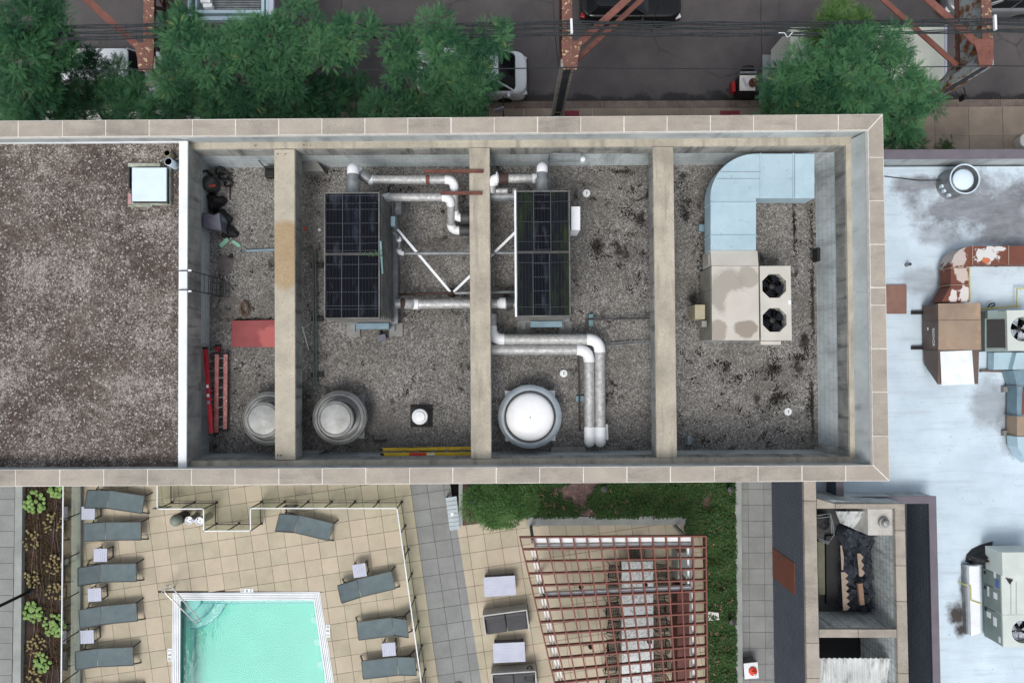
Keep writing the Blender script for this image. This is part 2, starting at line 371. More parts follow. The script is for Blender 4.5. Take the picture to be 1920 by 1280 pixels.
yk0, yk1, ybd = W(960, 190, Z_SW).y, W(960, 203, Z_SW).y, W(960, 213, Z_CP).y - .05
mb = MB(); mb.prism([(-30, ybd), (34, ybd), (34, yk1-.006), (-30, yk1-.006)], 0, .115); sw = struct('pavement', mb, M['mortar'])
tile_data = {}
slab = 1.62; sx0 = W(1817, 240, Z_SW).x
for i in range(-22, 12):
    for j in range(4):
        y1 = yk1 - .012 - j*1.4; y0 = max(ybd, y1 - 1.385)
        if y1 - y0 < .1: continue
        x0 = sx0 + i*slab
        if x0 < -29 or x0 > 32: continue
        MB().prism([(x0, y0), (x0+slab-.018, y0), (x0+slab-.018, y1), (x0, y1)], .08, Z_SW + random.uniform(-.004, .004)).build('paving_slab', M['pavement'], sw)
kb = MB().prism([(-30, yk1), (34, yk1), (34, yk0-.01), (-30, yk0-.01)], 0, .1); kerb = struct('kerb', kb, M['mortar'])
for i in range(-14, 16):
    x0 = i*2.1 + .4
    MB().prism([(x0, yk1+.005), (x0+2.085, yk1+.005), (x0+2.085, yk0), (x0, yk0)], 0, Z_SW - .01).build('kerb_stone', M['kerb'], kerb)
M['tact'] = mat('red_tactile_mat', (136, 58, 66), (112, 46, 54), 4, .85)
for (x0, x1, lab) in ((1058, 1086, 'dark red tactile mat on the pavement beside the narrow steel post'), (1350, 1387, 'dark red tactile mat on the pavement below the generator')):
    c0, c1 = W(x0, 208, .15), W(x1, 226, .15)
    t = MB().prism([(c0.x, c1.y), (c1.x, c1.y), (c1.x, c0.y), (c0.x, c0.y)], .151, .162)
    for i in range(8):
        for j in range(6):
            t.lathe((lerp(c0.x, c1.x, (i+.5)/8), lerp(c1.y, c0.y, (j+.5)/6), .162), [(.022, 0), (.014, .006)], 6)
    t.build('tactile_mat', M['tact'], None, lab, 'tactile mat')
p = W(1884, 188, .02)
gr = thing('storm_grate', 'dark cast iron storm grate at the kerb right of the truck', 'grate', (p.x, p.y, 0))
MB().box((p.x, p.y, .012), (1.25, .28, .02)).build('pan', M['black'], gr)
for i in range(9): MB().box((p.x-.55+i*.137, p.y, .03), (.045, .26, .02)).build('grate_bar', M['gunmetal'], gr)

# ------------------------------------------------------------------ main building
mbld = thing('concrete_building', 'concrete roofed building with open equipment bays between cross beams', 'building', (0, 0, 0))
def L(p, q, x):                 # point of the pixel line p-q at abscissa x
    t = (x - p[0])/(q[0]-p[0]); return (x, p[1] + (q[1]-p[1])*t)
No = lambda x: L((0, 226.7), (1655.5, 214), x); Ni = lambda x: L((0, 258), (1628, 244.2), x)
So = lambda x: L((0, 912), (1668, 901.5), x);  Si = lambda x: L((0, 880.5), (1637, 872), x)
XL = -240
oNW, oNE, oSE, oSW = W(*No(XL), Z_CP), W(1655.5, 214, Z_CP), W(1668, 901.5, Z_CP), W(*So(XL), Z_CP)
iNE, iSE = W(1627.5, 243.9, Z_CP), W(1637, 872, Z_CP); iNW, iSW = W(*Ni(XL), Z_CP), W(*Si(XL), Z_CP)
lNW, lNE, lSE, lSW = W(352, 279.5, Z_LG), W(1586, 272.5, Z_LG), W(1594, 856, Z_LG), W(352, 864, Z_LG)
FNW, FNE, FSE, FSW = W(-240, 283, Z_LG), lNE, lSE, W(-240, 868, Z_LG)
# facades down to the ground (storeys with window bands, mostly out of sight)
M['facade'] = mat('facade_concrete', (120, 116, 110), (100, 96, 90), .8, .9)
M['glassdark'] = mat('dark_window_glass', (40, 48, 56), (28, 34, 40), 2, .12)
IN = .05
def inset(a, b, d):           # shift the edge a-b inward
    pass
f = MB()
f.prism([(oNW.x, oNW.y-IN), (oNE.x-IN, oNE.y-IN), (oNE.x-IN-.3, oNE.y-.35), (oNW.x, oNW.y-.35)], 0, 12.62)
f.prism([(oNE.x-IN, oNE.y-IN-.001), (oSE.x-IN, oSE.y+IN+.001), (oSE.x-.35, oSE.y+.36), (oNE.x-.35, oNE.y-.36)], 0, 12.615)
f.prism([(oSW.x, oSW.y+IN), (oSE.x-IN, oSE.y+IN), (oSE.x-IN-.3, oSE.y+.35), (oSW.x, oSW.y+.35)], 0, 12.61)
f.build('facade_wall', M['facade'], mbld)
for k in range(3):
    for i in range(9):
        x = -17 + i*2.9
        MB().box((x, oNE.y-IN+.005, 2.2 + k*3.4), (1.9, .03, 1.7)).build('window', M['glassdark'], mbld)
# parapet above the ledge
f = MB()
f.prism([oNW - Vector((0, .1, 0)), oNE + Vector((-.1, -.1, 0)), iNE + Vector((.02, .02, 0)), iNW + Vector((0, .02, 0))], Z_BB+.02, 12.63)
f.prism([oNE + Vector((-.101, -.101, 0)), oSE + Vector((-.101, .101, 0)), iSE + Vector((.02, -.02, 0)), iNE + Vector((.02, .021, 0))], Z_BB+.02, 12.632)
f.prism([oSE + Vector((-.1, .1, 0)), oSW + Vector((0, .1, 0)), iSW + Vector((0, -.02, 0)), iSE + Vector((.02, -.02, 0))], Z_BB+.02, 12.628)
eC, eD = W(1594, 262, Z_LG), W(1602, 866, Z_LG)
f.prism([iNE + Vector((.03, .0, 0)), iSE + Vector((.03, .0, 0)), (eD.x, eD.y), (eC.x, eC.y)], Z_LG-.05, 12.6, [iNE + Vector((.03, .0, 0)), iSE + Vector((.03, .0, 0)), iSE + Vector((.015, .0, 0)), iNE + Vector((.015, .0, 0))])
f.build('parapet', M['parap'], mbld)
# ledge ring beam (butts against the parapet) and block walls under it
f = MB()
f.prism([iNW + Vector((0, .019, 0)), iNE + Vector((0, .019, 0)), FNE, FNW], Z_BB, Z_LG)
f.prism([iNE + Vector((.019, 0, 0)), iSE + Vector((.019, 0, 0)), FSE, FNE], Z_BB+.001, Z_LG+.002)
f.prism([iSE + Vector((0, -.019, 0)), iSW + Vector((0, -.019, 0)), FSW, FSE], Z_BB, Z_LG+.001)
f.build('ledge_beam', M['concrete'], mbld)
# inner beam face skins: stained band right under the ledge
f = MB()
f.bar(FNW + Vector((0, -.006, -.36)), FNE + Vector((-.01, -.006, -.36)), .012, .60)
f.bar(FNE + Vector((-.006, -.012, -.36)), FSE + Vector((-.006, .012, -.36)), .012, .60)
f.bar(FSE + Vector((-.02, .006, -.36)), FSW + Vector((0, .006, -.36)), .012, .60)
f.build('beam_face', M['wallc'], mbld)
f = MB()
def batter(bot, top): f.prism(bot, 10.2, Z_BB-.002, top)      # block infill leaning a little into the bay at its foot
nb, eb, sb_ = -.14, -.27, -.02
batter([(FNW.x, FNW.y+.4), (FNE.x+.4, FNE.y+.4), (FNE.x+eb, FNE.y+nb), (FNW.x, FNW.y+nb)], [(FNW.x, FNW.y+.4), (FNE.x+.4, FNE.y+.4), (FNE.x+.02, FNE.y+.02), (FNW.x, FNW.y+.02)])
batter([(FNE.x+eb, FNE.y+nb), (FNE.x+.4, FNE.y+.4), (FSE.x+.4, FSE.y-.4), (FSE.x+eb, FSE.y-sb_)], [(FNE.x+.02, FNE.y+.02), (FNE.x+.4, FNE.y+.4), (FSE.x+.4, FSE.y-.4), (FSE.x+.02, FSE.y-.02)])
batter([(FSW.x, FSW.y-sb_), (FSE.x+eb, FSE.y-sb_), (FSE.x+.4, FSE.y-.4), (FSW.x, FSW.y-.4)], [(FSW.x, FSW.y-.02), (FSE.x+.02, FSE.y-.02), (FSE.x+.4, FSE.y-.4), (FSW.x, FSW.y-.4)])
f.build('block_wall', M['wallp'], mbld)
# corner and wall piers seen under the ledge
for q in ([(1527, 830), (1556, 830), (1556, 862), (1527, 862)], [(1570, 268), (1600, 268), (1600, 300), (1570, 300)]):
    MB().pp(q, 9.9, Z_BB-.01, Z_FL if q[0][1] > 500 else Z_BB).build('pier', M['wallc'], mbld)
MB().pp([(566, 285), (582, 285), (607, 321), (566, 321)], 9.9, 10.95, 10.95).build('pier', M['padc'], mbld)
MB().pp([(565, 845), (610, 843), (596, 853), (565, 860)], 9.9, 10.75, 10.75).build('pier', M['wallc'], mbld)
MB().pp([(1033, 838), (1096, 837), (1104, 853), (1033, 853)], 9.9, 10.66, 10.66).build('pier', M['padc'], mbld)
# cross beams
def stain_beam():
    n = NT('stained_beam_concrete'); col = n.mix(n.ramp(n.noise(1.1, 6, .62), .3, .75), lin((194, 186, 168)), lin((153, 146, 132)))
    c = wp(534, 478, Z_LG)
    k = n.blob(c, (.7, 1.08), .12, 2.5, .85, 1.02); k2 = n.ramp(n.noise(14, 3, .6), .3, .7, .55, .9)
    col = n.mix(n.math('MULTIPLY', k, k2), col, lin((156, 130, 90)))
    col = n.mix(n.ramp(n.noise(24, 2), .64, .72, 0, .8), col, lin((86, 80, 72))); n.bump(n.noise(45), .25, .01)
    return n.done(col, .88)
M['stbeam'] = stain_beam()
M['beamside'] = M['wallc']
BEAMS = [((514, 280), (552.5, 280), (553.5, 862), (515.5, 862)), ((880, 277), (918, 277), (921, 860), (883.5, 860)), ((1224.5, 275), (1262.5, 275), (1269.5, 858), (1231.5, 858))]
for i, q in enumerate(BEAMS):
    pts = [W(x, y, Z_LG) for x, y in q]
    b = MB().prism([p for p in pts], Z_BB+.01, Z_LG-.003).build('cross_beam', M['stbeam'] if i == 0 else M['concrete'], mbld, bev=.015)
    for (a, c, sgn) in ((pts[1], pts[2], 1), (pts[0], pts[3], -1)):
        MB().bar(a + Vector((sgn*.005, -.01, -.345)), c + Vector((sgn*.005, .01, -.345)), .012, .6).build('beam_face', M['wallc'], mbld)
# rusted bar ends sticking out of the concrete
for (x, y, z) in ((521, 289, Z_LG), (535, 289, Z_LG), (479, 273, Z_LG), (570, 272, Z_LG), (582, 273, Z_LG), (521.5, 852, Z_LG), (527, 852, Z_LG)):
    p = W(x, y, z); MB().tube([p, p + Vector((.01, -.03, .1))], .012, 6).build('rebar_stub', M['gunmetal'], mbld)
# equipment bay floor
MB().prism([(lNW.x-.6, FSW.y-.3), (FSE.x+.4, FSE.y-.3), (FSE.x+.4, FNE.y+.3), (lNW.x-.6, FNE.y+.3)], 9.8, Z_FL).build('bay_floor', M['pit'], mbld)
# west wall with its white metal coping
cW = [W(335.5, 264, 12.4), W(352, 264, 12.4), W(349.5, 878, 12.4), (W(333.5, 878, 12.4))]
f = MB().prism([cW[0]+Vector((.03, -.02, 0)), cW[1]+Vector((-.03, -.02, 0)), cW[2]+Vector((-.03, .02, 0)), cW[3]+Vector((.03, .02, 0))], Z_BB, 12.36)
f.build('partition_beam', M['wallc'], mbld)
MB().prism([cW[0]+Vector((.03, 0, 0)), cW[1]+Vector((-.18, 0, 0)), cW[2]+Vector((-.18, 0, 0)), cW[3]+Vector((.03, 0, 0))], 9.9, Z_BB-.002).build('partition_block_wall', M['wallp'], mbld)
MB().prism(cW, 12.34, 12.4).build('metal_coping', M['white'], mbld, bev=.012)
# gravel roof beyond it
MB().prism([W(XL, 268, Z_LR), W(336, 266, Z_LR), W(334, 880, Z_LR), W(XL, 884, Z_LR)], 11.7, Z_LR).build('gravel_roof', M['lroof'], mbld)
MB().prism([W(XL, 266.5, 12.22), W(336, 264.5, 12.22), W(336, 267.5, 12.22), W(XL, 269.5, 12.22)], 11.7, 12.23).build('metal_flashing', M['white'], mbld)
MB().prism([W(XL, 879, 12.22), W(334, 876.5, 12.22), W(334, 878.5, 12.22), W(XL, 882, 12.22)], 11.7, 12.231).build('metal_flashing', M['white'], mbld)
# coping stones, each with its joint
f = MB()
f.prism([oNW, oNE, iNE, iNW], 12.60, Z_CP-.006)
f.prism([oNE, oSE, iSE, iNE], 12.60, Z_CP-.0065); f.prism([oSE, oSW, iSW, iSE], 12.60, Z_CP-.007)
f.build('joint_mortar', M['mortar'], mbld)
def stone(q):
    jx, jy = random.uniform(-.004, .004), random.uniform(-.006, .006); pts = ccw([(p.x+jx, p.y+jy) for p in q]); MB().prism(shrink(pts, .014), 12.61, Z_CP + random.uniform(-.002, .004)).build('coping_stone', M['cope'], mbld)
def out(p, q): return p
ov = .02
nj = [XL, -129, -47.5, 33.8, 116.7, 198.3, 279.3, 360.6, 441.5, 522.5, 603.5, 684, 764.7, 845.7, 926.7, 1008, 1089, 1170, 1250.7, 1332, 1413, 1493, 1572]
def frac(x, a, b): return a + (b-a)*x
for i in range(len(nj)):
    a = nj[i]; last = i == len(nj)-1
    A, B = W(*No(a), Z_CP), W(*Ni(a), Z_CP)
    if last: stone([A, oNE, iNE, B])
    else: stone([A, W(*No(nj[i+1]), Z_CP), W(*Ni(nj[i+1]), Z_CP), B])
sj = [XL, -136, -54, 28.3, 111.8, 194, 276, 358.6, 440.5, 522.8, 604, 685.7, 768, 849, 930.5, 1012, 1094, 1175.6, 1257, 1339.7, 1421.6, 1504, 1586]
for i in range(len(sj)):
    a = sj[i]; last = i == len(sj)-1
    A, B = W(*So(a), Z_CP), W(*Si(a), Z_CP)
    if last: stone([A, oSE, iSE, B])
    else: stone([A, W(*So(sj[i+1]), Z_CP), W(*Si(sj[i+1]), Z_CP), B])
ej = [295.3, 376.6, 458.4, 539, 572, 653.7, 735, 818]
def Eo(y): return W(1655.5 + (y-214)/(901.5-214)*12.5, y, Z_CP)
def Ei(y): return W(1627.5 + (y-243.9)/(872-243.9)*9.5, y, Z_CP)
for i in range(len(ej)+1):
    if i == 0: stone([oNE, Eo(ej[0]), Ei(ej[0]), iNE])
    elif i == len(ej): stone([Eo(ej[-1]), oSE, iSE, Ei(ej[-1])])
    else: stone([Eo(ej[i-1]), Eo(ej[i]), Ei(ej[i]), Ei(ej[i-1])])

# ------------------------------------------------------------------ neighbouring white roof (east)
n = NT('white_roof_membrane'); col = n.mix(n.ramp(n.noise(.6, 7, .65), .3, .72), lin((208, 224, 234)), lin((182, 199, 210)))
lines = n.ramp(n.noise(1, 5, .65, n.vec('MULTIPLY', n.pos, (.5, 5, 1))), .5, .72, 0, .5); col = n.mix(lines, col, lin((168, 178, 188)))
for c, r, st in ((wp(1845, 385, Z_ER), (2.8, 1.5), .85), (wp(1725, 345, Z_ER), (1.1, .35), .8), (wp(1770, 440, Z_ER), (1.3, .5), .5), (wp(1720, 520, Z_ER), (.8, .6), .4), (wp(1860, 760, Z_ER), (1.1, 1.0), .55), (wp(1905, 420, Z_ER), (1.2, 1.6), .7), (wp(1890, 800, Z_ER), (.5, 1.2), .5)):
    k = n.blob(c, r, 1.0, 1.1, .55, 1.05)
    dirt = n.mix(n.ramp(n.noise(1.6, 9, .75, n.vec('MULTIPLY', n.pos, (.7, 1.6, 1))), .35, .7), lin((92, 92, 98)), lin((146, 148, 154)))
    col = n.mix(n.math('MULTIPLY', k, st), col, dirt)
for c, r in ((wp(1795, 1150, Z_ER), (.40, .46)), (wp(1808, 1105, Z_ER), (.2, .45)), (wp(1802, 1180, Z_ER), (.28, .3))):
    col = n.mix(n.blob(c, r, 1.0, 2.2, .45, 1.2), col, lin((62, 55, 53)))
col = n.mix(n.ramp(n.noise(11, 4, .65), .66, .72, 0, .8), col, lin((112, 118, 124)))
M['eroof'] = n.done(col, .6)
M['pcap'] = mat('mauve_grey_metal_cap', (110, 104, 112), (100, 95, 103), 2, .5)
n = NT('dark_slate_cladding'); bt = n.t.nodes.new('ShaderNodeTexBrick')
cmb = n.t.nodes.new('ShaderNodeCombineXYZ'); n.put(cmb.inputs[0], n.math('ADD', n.xyz(1), n.xyz(0))); n.put(cmb.inputs[1], n.xyz(2)); n.put(bt.inputs['Vector'], cmb.outputs[0])
bt.inputs['Scale'].default_value = 1; bt.inputs['Brick Width'].default_value = .32; bt.inputs['Row Height'].default_value = .16; bt.inputs['Mortar Size'].default_value = .009
bt.inputs['Color1'].default_value = lin((84, 91, 104)); bt.inputs['Color2'].default_value = lin((75, 82, 95)); bt.inputs['Mortar'].default_value = lin((112, 119, 130))
M['slate'] = n.done(n.mix(n.ramp(n.noise(1.2, 5), .3, .7, 0, .4), bt.outputs[0], lin((68, 74, 86))), .6)
ebld = thing('white_roofed_building', 'lower building with white membrane roof and mauve metal parapet caps', 'building', (14, 0, 0))
ZP = 8.4
e0 = oSE.x - .3
R0, R1 = W(1575, 905, Z_ER), W(1755, 938, ZP)
# roof sheet in two rectangles round the light court
yN = W(1750, 290, ZP).y
xw = e0; xE = 27.0
MB().prism([(xw, R1.y), (xE, R1.y), (xE, yN-.2), (xw, yN-.2)], 7.0, Z_ER).build('roof_membrane', M['eroof'], ebld)
xP = W(1757, 1100, ZP).x
MB().prism([(xP, -22), (xE, -22), (xE, R1.y-.001), (xP, R1.y-.001)], 7.0, Z_ER-.001).build('roof_membrane', M['eroof'], ebld)
xI = W(1578, 920, Z_ER).x
MB().prism([(xI, R1.y+.05), (xw-.001, R1.y+.05), (xw-.001, R1.y+3.2), (xI, R1.y+3.2)], 7.0, Z_ER-.002).build('roof_membrane', M['eroof'], ebld)
# parapet along the street
cy0, cy1 = W(1780, 280, ZP).y, W(1780, 298, ZP).y
MB().prism([(oNE.x-.2, cy1+.03), (xE, cy1+.03), (xE, cy0-.03), (oNE.x-.2, cy0-.03)], 0, ZP-.04).build('street_parapet', M['parap'], ebld)
MB().prism([(oNE.x-.1, cy1), (xE+.1, cy1), (xE+.1, cy0), (oNE.x-.1, cy0)], ZP-.04, ZP).build('parapet_cap', M['pcap'], ebld, bev=.01)
# L-shaped parapet by the light court
A0, A1, A2 = (1570, 896), (1571, 943), (1745, 943); 
lx0, lx1 = W(1568, 920, ZP).x, W(1582, 920, ZP).x; ly0, ly1 = W(1700, 944, ZP).y, W(1700, 930, ZP).y; rx0, rx1 = W(1743, 1000, ZP).x, W(1757, 1000, ZP).x
rxb0, rxb1 = W(1750, 1280, ZP).x, W(1766, 1280, ZP).x
def cap(q, nm, z0, z1, m, b=0): MB().prism(q, z0, z1).build(nm, m, ebld, bev=b)
cap([(lx0, ly0), (lx1, ly0), (lx1, ly1+2.2), (lx0, ly1+2.2)], 'parapet_cap', ZP-.05, ZP, M['pcap'])
cap([(lx1+.001, ly0), (rx1, ly0), (rx1, ly1), (lx1+.001, ly1)], 'parapet_cap', ZP-.05, ZP-.002, M['pcap'])
cap([(rx0, -22), (rx1, -22), (rx1, ly0-.001), (rx0, ly0-.001)], 'parapet_cap', ZP-.05, ZP-.001, M['pcap'])
cap([(lx0+.03, ly0+.03), (lx1-.03, ly0+.03), (lx1-.03, ly1+2.2), (lx0+.03, ly1+2.2)], 'parapet', 4, ZP-.05, M['slate'])
cap([(lx1, ly0+.03), (rx1-.03, ly0+.03), (rx1-.03, ly1-.03), (lx1, ly1-.03)], 'parapet', 4, ZP-.052, M['parap'])
cap([(rx0+.03, -22), (rx1-.03, -22), (rx1-.03, ly0+.02), (rx0+.03, ly0+.02)], 'parapet', 4, ZP-.051, M['slate'])

# ------------------------------------------------------------------ things standing on the roof bays
def pipeline(root, pts, r, ms, me, bend, er=1.08, names=('pipe', 'elbow'), n=14):
    pts = [Vector(p) for p in pts]; prev = pts[0]
    for i in range(1, len(pts)):
        d = (pts[i]-pts[i-1]).normalized()
        if i < len(pts)-1:
            d2 = (pts[i+1]-pts[i]).normalized(); ang = math.acos(max(-1, min(1, d.dot(d2)))); cut = bend*math.tan(ang/2)
            end = pts[i]-d*cut
            if (end-prev).length > .01: MB().tube([prev, end], r, n).build(names[0], ms, root)
            st = pts[i]+d2*cut
            q = [end.lerp(pts[i], t).lerp(pts[i].lerp(st, t), t) for t in [k/8 for k in range(9)]]
            MB().tube([end-d*.02] + q + [st+d2*.02], r*er, n).build(names[1], me, root)
            prev = st
        else: MB().tube([prev, pts[i]], r, n).build(names[0], ms, root)
def V3(x, y, z): return W(x, y, z)

# --- evaporative coolers
M['divid'] = mat('dull_divider_steel', (74, 78, 84), (58, 62, 68), 4, .6)
def cooler(label, q, mossy, zt, zb, basepx):
    x0, y0, x1, y1 = q; c = W((x0+x1)/2, (y0+y1)/2, zt)
    t = thing('evaporative_cooler', label, 'cooler', (c.x, c.y, Z_FL), 'evaporative coolers on the bay floor')
    P = [W(x0, y0, zt), W(x1, y0, zt), W(x1, y1, zt), W(x0, y1, zt)]
    a, b = P[0], P[2]; xa, xb, ya, yb = a.x, b.x, b.y, a.y
    # casing of corrugated panels: each face a sheet with ribs
    MB().prism([(xa+.03, ya+.03), (xb-.03, ya+.03), (xb-.03, yb-.03), (xa+.03, yb-.03)], zb+.35, zt-.12).build('casing', M['coolside'], t)
    for k in range(7):
        z = zb+.5+k*(zt-zb-.75)/6
        MB().prism([(xa-.005-.0, ya), (xb+.03, ya), (xb+.03, yb), (xa-.005, yb)], z-.05, z+.05).build('louvre', M['coolside'], t)
    MB().prism([(xa+.1, ya-.03), (xb+.16, ya-.03), (xb+.16, yb+.03), (xa+.1, yb+.03)], zb+.14, zb+.42).build('basin', M['galv'], t)
    for sx in (xa+.25, xb-.05):
        MB().box((sx, (ya+yb)/2, zb+.07), (.14, yb-ya+.5, .14)).build('skid_beam', M['galv'], t)
    for sx in (xa+.25, xb+.05):
        for sy in (ya-.2, yb+.2): MB().box((sx, sy, zb+.03), (.42, .42, .06)).build('foot_pad', M['padc'], t)
    MB().prism([(xa+.45, ya-.20), (xb-.08, ya-.20), (xb-.08, ya-.02), (xa+.45, ya-.02)], zb+.3, zb+.62).build('sump_box', M['bluepan'], t)
    # top rim and six intake screens with their dividing bars
    MB().prism([(xa, ya), (xb, ya), (xb, yb), (xa, yb)], zt-.13, zt-.05).build('top_deck', M['gunmetal'], t)
    f = MB()
    for (u0, v0, u1, v1) in ((xa, ya, xb, ya+.03), (xa, yb-.03, xb, yb), (xa, ya+.03, xa+.03, yb-.03), (xb-.03, ya+.03, xb, yb-.03)):
        f.prism([(u0, v0), (u1, v0), (u1, v1), (u0, v1)], zt-.05, zt+.012)
    f.build('top_rim', M['coolside'], t)
    ym = lerp(ya, yb, .51)
    MB().prism([(xa+.03, ym-.035), (xb-.03, ym-.035), (xb-.03, ym+.035), (xa+.03, ym+.035)], zt-.05, zt+.012).build('mid_rail', M['gunmetal'], t)
    for j, (v0, v1) in enumerate(((ya+.035, ym-.04), (ym+.04, yb-.035))):
        ex = [.33, .645] if j == 1 else [.31, .62]
        xs = [xa+.035] + [lerp(xa, xb, e) for e in ex] + [xb-.035]
        for i in range(3):
            MB().prism([(xs[i]+.012, v0), (xs[i+1]-.012, v0), (xs[i+1]-.012, v1), (xs[i]+.012, v1)], zt-.05, zt-.02+random.uniform(-.006, .006)).build('intake_screen', M['mossy'] if (mossy and (i != 1)) else M['screen'], t)
        for e in xs[1:3]: MB().box((e, (v0+v1)/2, zt-.018), (.018, v1-v0, .03)).build('divider', M['divid'], t)
        for fr in (.16, .5, .84) if j else (.14, .86):
            y = lerp(v0, v1, fr); MB().tube([(xa, y, zt+.016), ((xa+xb)/2, y-.012, zt+.014), (xb, y, zt+.016)], .006, 5).build('tie_wire', M['divid'], t)
    return t, (xa, ya, xb, yb)
ZT = 13.05
c1, r1 = cooler('left evaporative cooler, six dark screens, teal trim and thin weeds on top', (608, 361, 712, 597), False, ZT, Z_FL+.02, None)
c2, r2 = cooler('right evaporative cooler with green mossy streaks on its dark screens', (967, 358, 1070, 593), True, ZT, Z_FL+.02, None)
# teal angle, weed tufts and junction boxes of the left one
xa, ya, xb, yb = r1
MB().bar((xb+.03, W(715, 452, ZT).y, ZT+.02), (xb+.05, W(715, 512, ZT).y, ZT-.15), .05, .05).build('trim_angle', M['patina'], c1)
wv = MB()
for i in range(13):
    p = W(random.uniform(676, 714), random.uniform(472, 484), ZT+.02); d = Vector((random.uniform(-.2, .2), random.uniform(-.16, .16), random.uniform(.04, .12)))
    s_ = Vector((-d.y, d.x, 0)).normalized()*.012; wv.face([p-s_, p+s_, p+d])
M['weed'] = mat('weed_green', (70, 110, 58), (52, 90, 46), 6, .8)
tag(wv.build('weeds', M['weed'], c1), kind='stuff')
MB().box(tuple(W(738, 416, 12.2)), (.12, .28, .22)).build('junction_box', M['bluepan'], c1)
MB().tube([W(736, 378, 12.4), W(737, 395, 12.3), W(738, 412, 12.25)], .03, 6).build('flex_conduit', M['black'], c1)
MB().pbox(742, 378, 752, 402, 11.2, 11.6).build('junction_box', M['galv'], c1)
# white switch cabinet on the right one
xa, ya, xb, yb = r2
MB().pbox(1071, 387, 1088, 431, 11.6, 12.55).build('switch_cabinet', M['white'], c2, bev=.01)
MB().bar((xa-.02, ya, ZT-.02), (xa-.02, yb, ZT-.02), .05, .09).build('trim_angle', M['white'], c2)

# --- cooler piping, north runs
zp = 11.95
t = thing('insulated_pipe', 'foil wrapped pipe with white elbows zigzagging above the left cooler', 'pipe', W(760, 337, Z_FL), 'insulated cooler pipes')
MB().lathe(W(662, 352, 12.2) + Vector((0, 0, 0)), [(.0001, -.9), (.19, -.9), (.19, -.9)], 8)
MB().tube([W(662, 368, 12.35), W(662, 340, 12.35)], .205, 18).build('flange', M['galv'], t)
pipeline(t, [W(662, 352, 12.35), W(662, 318, 12.35), W(662.5, 317, 12.05), W(694, 338, zp)], .165, M['galv'], M['whitepipe'], .17)
pipeline(t, [W(684, 333, zp), W(696, 337, zp), W(851.5, 337, zp), W(852, 408, 11.2), W(900, 408.5, 11.2)], .125, M['foil'], M['whitepipe'], .24)
MB().tube([W(864, 408.5, 11.2), W(905, 408.5, 11.2)], .19, 18).build('sleeve', M['gunmetal'], t)
MB().tube([W(799, 337, zp), W(806, 337, zp)], .137, 16).build('clamp', M['rust'], t)
MB().tube([W(696, 337, zp), W(692, 337, zp)], .15, 16).build('collar', M['white'], t)
MB().bar(W(732, 345, 11.9), W(727, 362, Z_FL), .07, .05).build('stand', M['black'], t)
t = thing('insulated_pipe', 'shorter foil wrapped pipe with torn white ends beside the left cooler', 'pipe', W(780, 370, Z_FL), 'insulated cooler pipes')
pipeline(t, [W(728, 370, 11.8), W(845, 370, 11.8), W(846, 432, 10.95), W(900, 432, 10.95)], .125, M['foil'], M['whitepipe'], .22)
MB().tube([W(716, 368, 11.75), W(729, 370, 11.8)], [.05, .14], 12).build('end_wrap', M['white'], t)
MB().tube([W(862, 432, 10.95), W(905, 432, 10.95)], .175, 18).build('sleeve', M['gunmetal'], t)
for (a, b, y, lab) in ((795, 906, 321.5, 'longer rusty steel strut laid across the middle beam, north one'), (826, 904, 362.5, 'shorter rusty steel strut laid across the middle beam, south one')):
    p, q = W(a, y, Z_LG+.06), W(b, y-.5, Z_LG+.06)
    MB().bar(p, q, .085, .1).build('steel_strut', M['rust'], None, lab, 'strut', 'rusty struts on the middle beam', bev=.006)
t = thing('insulated_pipe', 'foil pipe with brown valve feeding the right cooler', 'pipe', W(965, 335, Z_FL), 'insulated cooler pipes')
MB().tube([W(1016, 360, 12.35), W(1016, 336, 12.35)], .19, 18).build('flange', M['galv'], t)
pipeline(t, [W(1016, 345, 12.35), W(1016.5, 315, 12.35), W(1017, 314, 11.7)], .15, M['galv'], M['whitepipe'], .16)
pipeline(t, [W(1012, 335, zp), W(922, 335, zp), W(921, 362, zp-.1)], .13, M['foil'], M['whitepipe'], .2)
MB().tube([W(998, 335, zp), W(1008, 335, zp)], .15, 14).build('collar', M['white'], t)
MB().tube([W(935, 335, zp), W(953, 335, zp)], .165, 16).build('valve', M['brownval'], t)
MB().tube([W(943, 335, zp), W(943, 322, zp)], .03, 8).build('valve_stem', M['brownval'], t)
MB().tube([W(930, 335, zp), W(933, 335, zp)], .2, 18).build('flange', M['white'], t)
t = thing('insulated_pipe', 'short dark grey pipe under the brown valve', 'pipe', W(945, 364, Z_FL), 'insulated cooler pipes')
pipeline(t, [W(905, 368, 11.5), W(968, 367, 11.5)], .17, M['galv'], M['galv'], .2)
MB().tube([W(921, 358, 11.75), W(968, 358, 11.75)], .09, 12).build('pipe', M['foil'], t)
MB().box(tuple(W(956, 358, 11.95)), (.14, .12, .14)).build('junction_box', M['gunmetal'], t)
